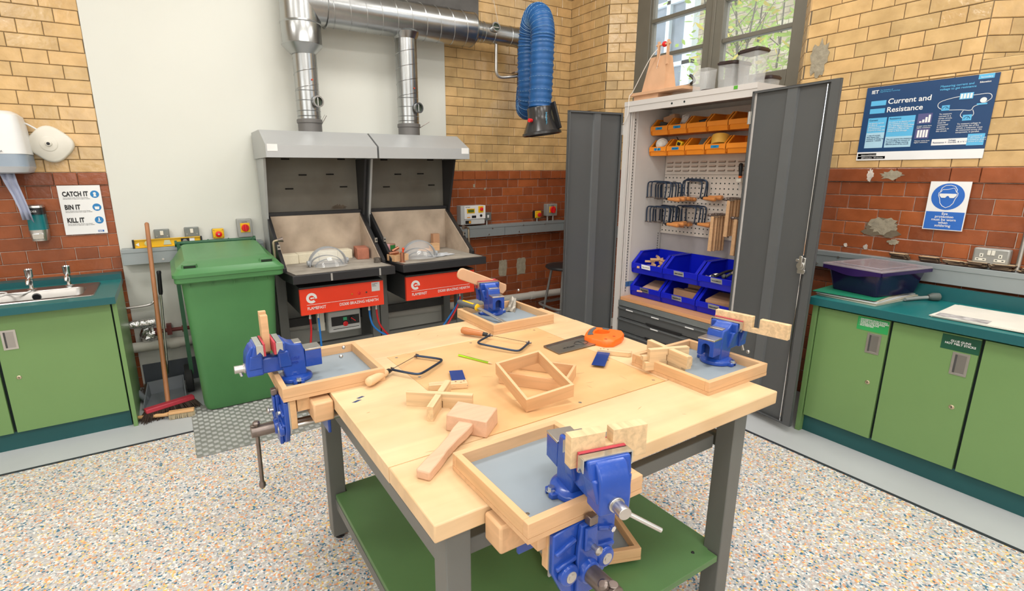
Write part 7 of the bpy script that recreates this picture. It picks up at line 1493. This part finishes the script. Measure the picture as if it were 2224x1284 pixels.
# ---- woodworking vises under the trays
def under_vise(label, loc, rz, bar_dir=(0.1, 0.55, -0.75)):
    root = thing('woodwork_vise', label, 'woodwork vise', loc, rz); M = full(root)
    def P(): b = B(); b.M = M; return b
    prf = [(-0.086, -0.006), (-0.040, 0.0), (0.040, 0.0), (0.086, -0.006), (0.086, -0.095), (0.060, -0.150), (0.020, -0.172), (-0.020, -0.172), (-0.060, -0.150), (-0.086, -0.095)]
    b = P().prism(prf, 'x', 0.132, 0.146)
    b.prism([(-0.022, 0.0), (0.022, 0.0), (0.030, -0.08), (0.026, -0.172), (-0.026, -0.172), (-0.030, -0.08)], 'x', 0.146, 0.158)
    for s in (-1, 1):
        b.lathe([(0.024, 0), (0.024, 0.014), (0.018, 0.017)], (0.146, s*0.050, -0.105), (1, 0, 0), 24)
        b.beam((0.148, s*0.030, -0.030), (0.148, s*0.082, -0.050), 0.010, 0.012, upv=(1, 0, 0)); b.beam((0.148, s*0.026, -0.075), (0.148, s*0.080, -0.085), 0.010, 0.012, upv=(1, 0, 0))
    b.lathe([(0.030, 0), (0.026, 0.012), (0.024, 0.020)], (0.150, 0, -0.115), (1, 0, 0), 24)
    b.prism([(-0.016, -0.005), (0.016, -0.005), (0.016, -0.060), (-0.016, -0.060)], 'x', 0.158, 0.166)
    fj = b.out('front_jaw', bluev, root, bevel=0.003, seg=2)
    for s in (-1, 1): P().cyl((0.160, s*0.050, -0.105), (0.1645, s*0.050, -0.105), 0.013, n=20).cyl((0.1645, s*0.050, -0.105), (0.1655, s*0.050, -0.105), 0.007, n=16).out('guide_rod_end', satin, fj)
    P().cyl((0.155, 0.066, -0.040), (0.162, 0.066, -0.040), 0.007, n=6).out('bolt', chrome, fj)
    P().box((0.150, -0.009, 0.0), (0.168, 0.013, 0.020)).out('dog', darksteel, fj, bevel=0.002)
    P().cyl((0.164, 0.004, -0.052), (0.178, 0.004, -0.052), 0.006, n=12).lathe([(0.004, 0), (0.010, 0.004), (0.010, 0.008), (0.004, 0.012)], (0.176, 0.004, -0.052), (1, 0, 0), 12).out('dog_screw', satin, fj)
    P().cyl((0.168, 0, -0.115), (0.240, 0, -0.115), 0.020, n=26).cyl((0.230, 0, -0.0955), (0.230, 0, -0.0925), 0.011, n=14).out('screw_boss', darksteel, root, bevel=0.002)
    d = Vector(bar_dir).normalized(); c = Vector((0.222, 0, -0.115)); P().cyl(c-d*0.024, c+d*0.215, 0.0068, n=14).lathe([(0.0068, 0), (0.011, 0.004), (0.011, 0.012), (0.008, 0.016)], c-d*0.036, d, 14).lathe([(0.0068, 0), (0.011, 0.008), (0.011, 0.018), (0.008, 0.024)], c+d*0.205, d, 14).out('handle_bar', darksteel, root)
    P().box((0.108, -0.085, -0.100), (0.128, 0.085, -0.002)).out('wood_liner', beechy, root, bevel=0.002)
    P().box((0.128, -0.084, -0.112), (0.1325, 0.084, -0.004)).out('steel_backing', satin, root)
    for s in (-1, 1): P().cyl((-0.10, s*0.050, -0.105), (0.13, s*0.050, -0.105), 0.009, n=14).out('guide_rod', satin, root)
    P().cyl((-0.10, 0, -0.115), (0.13, 0, -0.115), 0.010, n=14).out('lead_screw', darksteel, root)
    P().box((0.002, -0.16, -0.075), (0.066, 0.135, -0.008)).out('bench_jaw_block', beech, root, bevel=0.006)
    P().box((0.001, -0.075, -0.15), (0.012, 0.075, -0.078)).out('rear_jaw', bluev, root, bevel=0.003)
    return root
UF = under_vise('nearest blue woodworking vise under the near tray, handle pointing at the floor', (0.660, Y0, 0.798), -PI/2, (0.02, 0.60, -0.72))
UL = under_vise('blue woodworking vise under the left tray, long steel handle hanging down', (X0, 1.690, 0.798), PI, (0.0, -0.14, -0.95))
for (bx_, lab) in ((((0.545, 0.712, 0.748), (0.79, 0.735, 0.7995)), 'tray_batten near'),):
    pass
B().box((0.552, 0.702, 0.752), (0.800, 0.758, 0.800)).out('batten', beech, TF, bevel=0.001)
B().box((0.278, 1.612, 0.752), (0.318, 1.80, 0.800)).out('batten', beechy, TL, bevel=0.001)
B().box((1.645, 1.0, 0.752), (1.69, 1.10, 0.800)).out('batten', beechy, TR, bevel=0.001)
B().box((1.19, 2.10, 0.752), (1.25, 2.14, 0.800)).out('batten', beech, TB, bevel=0.001)

# ================================================================== things on the bench
ZS = 0.8003
def stand(loc, rz, tilt=None):
    b = B(); b.M = Matrix.Translation(loc) @ Matrix.Rotation(rz, 4, 'Z')
    if tilt: b.M = b.M @ tilt
    return b
# coping saws lying flat: frame plane turned horizontal
def lay_saw(p_ferrule, p_tip, side, label, hm):
    v = Vector(p_tip)-Vector(p_ferrule); fw_ = v.length
    o = coping_saw('coping_saw', fw_, 0.118, 0.110, hm, 0.0045); o['label'] = label; o['category'] = 'coping saw'
    ax = v.normalized(); zz = Vector((0, 0, 1)); up = zz.cross(ax)*side; ny = up.cross(ax)
    R = Matrix((ax, ny, up)).transposed(); o.rotation_euler = R.to_euler(); o.location = Vector(p_ferrule); return o
lay_saw((0.612, 1.640, ZS+0.0168), (0.752, 1.738, ZS+0.0105), -1, 'coping saw with pale handle lying on the left of the bench', handle_l)
lay_saw((1.118, 1.785, ZS+0.0168), (1.212, 1.632, ZS+0.0105), -1, 'coping saw with varnished orange-brown handle lying at the far side of the bench', handle_d)
# tenon saw
t = thing('tenon_saw', 'tenon saw with orange and black handle lying on the bench', 'saw', (1.4, 1.53, ZS), math.atan2(-0.04, 0.34)); M = full(t)
A = Vector((1.245, 1.562, ZS+0.004)); Bq = Vector((1.243, 1.474, ZS+0.003)); Cq = Vector((1.510, 1.480, ZS+0.006)); D = Vector((1.470, 1.580, ZS+0.006))
B().add([A, Bq, Cq, D, A+Vector((0, 0, 0.0012)), Bq+Vector((0, 0, 0.0012)), Cq+Vector((0, 0, 0.0012)), D+Vector((0, 0, 0.0012))], [(0, 3, 2, 1)[::-1], (4, 5, 6, 7), (0, 1, 5, 4), (1, 2, 6, 5), (2, 3, 7, 6), (3, 0, 4, 7)]).out('blade', mat('saw_steel', (0.42, 0.41, 0.38), 0.3, 0.9, 0.12, 10), t)
B().beam(A+Vector((0, 0.004, 0.001)), D+Vector((0.0, 0.004, 0.001)), 0.017, 0.006).out('brass_back', darksteel, t)
B().tube([(1.400+0.026*math.cos(a)*1.25, 1.522+0.021*math.sin(a), ZS+0.0078) for a in [2*PI*i/24 for i in range(24)]], 0.0009, 4, closed=True).tube([(1.400, 1.503, ZS+0.0078), (1.400, 1.541, ZS+0.0078)], 0.0009, 4).out('printed_badge', blackp, t)
text('1ST FIX SAW', 0.011, (1.290, 1.503, ZS+0.0072), (1, 0.02, 0), (0, 1, 0), blackp, t)
def Q(a, c, z): return (a, c, z)
outer = [(1.434, 1.503), (1.438, 1.545), (1.470, 1.572), (1.515, 1.602), (1.558, 1.616), (1.580, 1.590), (1.604, 1.545), (1.622, 1.510), (1.600, 1.474), (1.555, 1.444), (1.489, 1.424), (1.455, 1.440)]
inner = [(1.492, 1.545), (1.520, 1.568), (1.548, 1.575), (1.566, 1.550), (1.572, 1.528), (1.548, 1.512), (1.520, 1.518)]
# the grip is a closed ring: bridge outer and inner outlines
def ringplate(b, outer, inner, z0, z1, k=14):
    def res(poly, n):
        P = [Vector((p[0], p[1])) for p in poly]; Ls = [0]
        for i in range(len(P)): Ls.append(Ls[-1]+(P[(i+1) % len(P)]-P[i]).length)
        out = []
        for j in range(n):
            s = Ls[-1]*j/n; i = max(q for q in range(len(P)) if Ls[q] <= s+1e-9); out.append(P[i].lerp(P[(i+1) % len(P)], (s-Ls[i])/max(1e-9, Ls[i+1]-Ls[i])))
        return out
    n = 56; O = res(outer, n); c = sum((Vector(p) for p in inner), Vector((0, 0)))/len(inner); I = []
    Ip = [Vector(p) for p in inner]
    for p in O:
        d = (p-c); best = None
        for i in range(len(Ip)):
            a, e = Ip[i], Ip[(i+1) % len(Ip)]; den = d.x*(e-a).y-d.y*(e-a).x
            if abs(den) < 1e-12: continue
            tt = ((a-c).x*(e-a).y-(a-c).y*(e-a).x)/den; ss = ((a-c).x*d.y-(a-c).y*d.x)/den
            if tt > 0 and -1e-6 <= ss <= 1+1e-6: best = tt if best is None else min(best, tt)
        I.append(c+d*(best or 0.5))
    vs = [Q(p.x, p.y, z0) for p in O]+[Q(p.x, p.y, z1-0.004) for p in O]+[Q((p.x*0.97+c.x*0.03), (p.y*0.97+c.y*0.03), z1) for p in O]+[Q(p.x, p.y, z1) for p in I]+[Q(p.x, p.y, z0) for p in I]
    fs = [(k*n+j, k*n+(j+1) % n, (k+1)*n+(j+1) % n, (k+1)*n+j) for k in range(4) for j in range(n)]+[(4*n+j, 4*n+(j+1) % n, (j+1) % n, j) for j in range(n)]
    b.add(vs, fs)
b = B(); ringplate(b, outer, inner, ZS+0.0005, ZS+0.026); b.out('handle', orange, t, ang=50)
b = B(); b.prism([(1.452, 1.540), (1.475, 1.563), (1.515, 1.592), (1.550, 1.606), (1.556, 1.596), (1.520, 1.576), (1.490, 1.552), (1.478, 1.532)], 'z', ZS+0.0262, ZS+0.029).prism([(1.577, 1.580), (1.592, 1.552), (1.577, 1.546), (1.566, 1.570)], 'z', ZS+0.0262, ZS+0.029); outs(b, 'black_grip', rubbergrey, t, bevel=0.001)
for p in ((1.480, 1.462), (1.535, 1.470)): q = Q(p[0], p[1], ZS+0.026); B().cyl(q, (q[0], q[1], q[2]+0.0008), 0.006, n=16).out('rivet', mat('orange_dark', (0.45, 0.06, 0.01), 0.4), t)
# try squares
def try_square(c, ang, label, bl=0.112):
    t = thing('try_square', label, 'try square', (c[0], c[1], ZS), ang); M = full(t); b = B(); b.M = M
    b.prism([(-0.062, -0.014), (0.066, -0.014), (0.066, 0.016), (-0.052, 0.016), (-0.062, 0.008)], 'z', 0, 0.019); b.out('stock', pine, t, bevel=0.0015)
    b = B(); b.M = M; b.box((0.018, 0.016, 0.0085), (0.066, bl, 0.0100)).box((0.018, -0.014, 0.0088), (0.0662, 0.016, 0.0102)); b.out('blade', mat('blued_steel_blade', (0.012, 0.05, 0.27), 0.22, 0.3), t)
    b = B(); b.M = M
    for x, y in ((0.028, 0.004), (0.045, -0.004), (0.056, 0.006)): b.cyl((x, y, 0.019), (x, y, 0.0193), 0.0032, n=12)
    b.out('rivet', copper, t)
    return t
try_square((0.724, 1.424), math.radians(-22), 'try square with blue blade and wooden stock behind the crossed pine joint', 0.126)
try_square((1.430, 1.358), math.radians(128), 'try square with blue blade and wooden stock beside the tenon saw', 0.165)
# pencil
t = thing('pencil', 'lime green striped pencil lying behind the stacked frames', 'pencil', (0.94, 1.6, ZS))
b = B().cyl((0.902, 1.672, ZS+0.004), (0.958, 1.540, ZS+0.004), 0.0040, n=6); b.out('barrel', mat('lime_pencil', (0.42, 0.75, 0.02), 0.35), t)
B().cyl((0.958, 1.540, ZS+0.004), (0.965, 1.5235, ZS+0.004), 0.0040, 0.0008, n=6).out('sharpened_tip', pine, t)
B().cyl((0.9029, 1.6745, ZS+0.0076), (0.9575, 1.5405, ZS+0.0076), 0.0007, n=4).cyl((0.9005, 1.671, ZS+0.0062), (0.955, 1.539, ZS+0.0062), 0.0007, n=4).out('black_stripe', blackp, t)
# crossed halving joint
def crossbars(c, z, a1, a2, L1, L2, w, h, label, m=pine, name='halving_joint'):
    t = thing(name, label, 'wood joint', (c[0], c[1], z)); g = w*0.62
    for k, (a, L_) in enumerate(((a1, L1), (a2, L2))):
        M = Matrix.Translation((c[0], c[1], z)) @ Matrix.Rotation(a, 4, 'Z'); b = B(); b.M = M
        if k == 0: pf = [(-L_/2, 0), (-g, 0), (-g, h/2), (g, h/2), (g, 0), (L_/2, 0), (L_/2, h), (-L_/2, h)]
        else: pf = [(-L_/2, 0), (L_/2, 0), (L_/2, h), (g, h), (g, h/2), (-g, h/2), (-g, h), (-L_/2, h)]
        b.prism(pf, 'y', -w/2, w/2); b.out('bar', m, t)
    return t
crossbars((0.640, 1.314), ZS, math.atan2(1.247-1.380, 0.716-0.556), math.atan2(1.376-1.228, 0.697-0.561), 0.206, 0.200, 0.019, 0.045, 'crossed pine halving joint standing on the bench behind the mallet')
# mallet
t = thing('mallet', 'beech carpenter mallet lying on its side near the left corner', 'mallet', (0.63, 1.12, ZS))
hb = [(0.585, 1.168), (0.659, 1.069), (0.733, 1.128), (0.657, 1.230)]
c = Vector((sum(p[0] for p in hb)/4, sum(p[1] for p in hb)/4)); ht = []
B().hexa([(p[0], p[1], ZS) for p in hb], [(c.x+(p[0]-c.x)*0.97, c.y+(p[1]-c.y)*0.97, ZS+0.048) for p in hb]).out('head', mallet_m, t, bevel=0.003)
hd = Vector((0.428-0.630, 0.983-1.125, 0)).normalized(); hp = Vector((0.640, 1.132, ZS+0.025)); e = Vector((0.430, 0.984, ZS+0.0125))
b = B(); ax = (e-hp); Lh = ax.length; ax.normalize(); sd = Vector((-ax.y, ax.x, 0)).normalized(); upv = ax.cross(sd).normalized()*-1
if upv.z < 0: upv = -upv
rows = [(0.0, 0.022, 0.013), (0.06, 0.021, 0.013), (0.10, 0.016, 0.0125), (0.155, 0.0145, 0.0125), (0.20, 0.018, 0.013), (Lh-0.004, 0.0185, 0.0125), (Lh, 0.016, 0.0105)]; vs = []; fs = []
for s_, w_, h_ in rows:
    p = hp+ax*s_; vs += [p-sd*w_-upv*h_, p+sd*w_-upv*h_, p+sd*w_+upv*h_, p-sd*w_+upv*h_]
for k in range(len(rows)-1): fs += [(k*4+j, k*4+(j+1) % 4, (k+1)*4+(j+1) % 4, (k+1)*4+j) for j in range(4)]
fs += [(0, 1, 2, 3)[::-1], tuple(range((len(rows)-1)*4, len(rows)*4))]; b.add(vs, fs); b.out('handle', mallet_m, t, bevel=0.003)
# wooden frames, one leaning on the other
def frame(name, corners, z0, h, th, label, M=None):
    """corners: outer rectangle, ccw"""
    base = M if M is not None else Matrix.Translation((0, 0, z0)); P = [Vector((p[0], p[1], 0)) for p in corners]
    c = base @ (sum(P, Vector((0, 0, 0)))/4); t = thing(name, label, 'wooden frame', (c.x, c.y, ZS))
    for i in range(4):
        a, c = P[i], P[(i+1) % 4]; d = (c-a).normalized(); n = Vector((-d.y, d.x, 0))
        if i % 2: a = a+d*th; c = c-d*th
        R = Matrix((d, n, Vector((0, 0, 1)))).transposed().to_4x4()
        b = B(); b.M = base @ Matrix.Translation(a) @ R; b.box((0, 0, 0), ((c-a).length, th, h)); b.out('side', beech, t, bevel=0.0006)
    return t
dA, d1, d2 = Vector((0.889, 1.365)), Vector((0.60, -0.80)), Vector((0.80, 0.60))
cs_ = [dA, dA+d1*0.232, dA+d1*0.232+d2*0.158, dA+d2*0.158]
frame('wooden_frame', [(p.x, p.y) for p in cs_], ZS, 0.042, 0.009, 'lower of the two open beech frames, lying flat on the bench')
N_, E_, L_ = Vector((0.8319, 1.1276, 0.8465)), Vector((0.9932, 1.1026, 0.8675)), Vector((0.8592, 1.3393, 0.8895))
ex = (E_-N_).normalized(); nz_ = ex.cross((L_-N_).normalized()).normalized(); ey = nz_.cross(ex)
Mf = Matrix((ex, ey, nz_)).transposed().to_4x4(); Mf.translation = N_-nz_*0.046
b0 = bpy.data.objects
t = frame('wooden_frame', [(0, 0), (0.165, 0), (0.165, 0.218), (0, 0.218)], 0.0, 0.046, 0.009, 'upper beech frame, tilted and resting across the lower one', Mf)
# joints in the right tray
zt3 = 0.8148
t = crossbars((1.462, 1.135), zt3, math.atan2(-0.045, 0.150), math.atan2(0.2, 0.045), 0.190, 0.16, 0.021, 0.030, 'lower pine joint in the right tray, lying under the crossed one', name='halving_joint')
t = crossbars((1.458, 1.133), zt3+0.0305, math.atan2(-0.055, 0.150), math.atan2(0.2, 0.030), 0.152, 0.200, 0.020, 0.045, 'crossed pine joint on top of the other joint in the right tray')
b = stand((1.392, 1.172, 0.8463), math.atan2(-0.055, 0.150)); b.box((-0.018, -0.010, 0), (0.018, 0.010, 0.016)); tag(b.out('pine_block', pine, bevel=0.0008), 'tiny pine block on the lip corner of the right tray', 'wood block')
# file in the far tray
t = thing('hand_file', 'flat file with yellow and grey handle resting in the far tray', 'file', (1.24, 2.05, 0.815))
hA, hB, hC = Vector((1.182, 2.185, 0.872)), Vector((1.224, 2.068, 0.862)), Vector((1.272, 1.893, 0.822))
B().lathe([(0.009, 0), (0.014, 0.012), (0.015, 0.05), (0.012, 0.09), (0.013, 0.118)], hA, hB-hA, 18).out('handle', rubbergrey, t)
B().lathe([(0.013, 0), (0.0175, 0.004), (0.0175, 0.010), (0.010, 0.014)], hB-(hB-hA).normalized()*0.008, hB-hA, 18).out('yellow_collar', yellow, t)
M_ = (hB-hA); B().beam(hA+M_*0.25+Vector((0, 0, 0.0135)), hA+M_*0.80+Vector((0, 0, 0.0120)), 0.013, 0.004).out('yellow_inlay', yellow, t, bevel=0.0015)
B().beam(hB, hC, 0.020, 0.005).out('blade', mat('file_steel', (0.40, 0.39, 0.36), 0.45, 0.8, 0.1, 80), t, bevel=0.0008)
b = B(); vs = []; fs = []
for i in range(7):
    f = i/6; x, y = 1.405+0.075*f, 2.062+0.075*f; z = 0.817+0.050*f*f
    for j in range(4): vs.append((x-0.010+0.009*j*(0.6+0.6*(1-f)), y+0.012-0.011*j, z+0.005*math.sin(j*2+i)))
    if i: fs += [((i-1)*4+j, (i-1)*4+j+1, i*4+j+1, i*4+j) for j in range(3)]
b.add(vs, fs); o = b.out('metal_offcut', mat('dull_tin', (0.36, 0.33, 0.28), 0.5, 0.6, 0.4, 30), smooth=False); m_ = o.modifiers.new('t', 'SOLIDIFY'); m_.thickness = 0.0015; tag(o, 'curled dull metal offcut beside the vise in the far tray', 'metal offcut')
# spare tray on the lower shelf
t = tray(-0.16, 0.16, -0.16, 0.16, 'spare lipped wooden tray lying on the green lower shelf', z0=0.0)
for ch in [q for q in bpy.data.objects if q.parent == t]: pass
B().box((-0.15, -0.12, -0.018), (-0.10, 0.12, 0)).out('batten', beechy, t); B().box((0.10, -0.12, -0.018), (0.14, 0.12, 0)).out('batten', beechy, t)
t.location = (1.105, 1.178, 0.2215+0.018); t.rotation_euler = (0, 0, math.radians(-20))
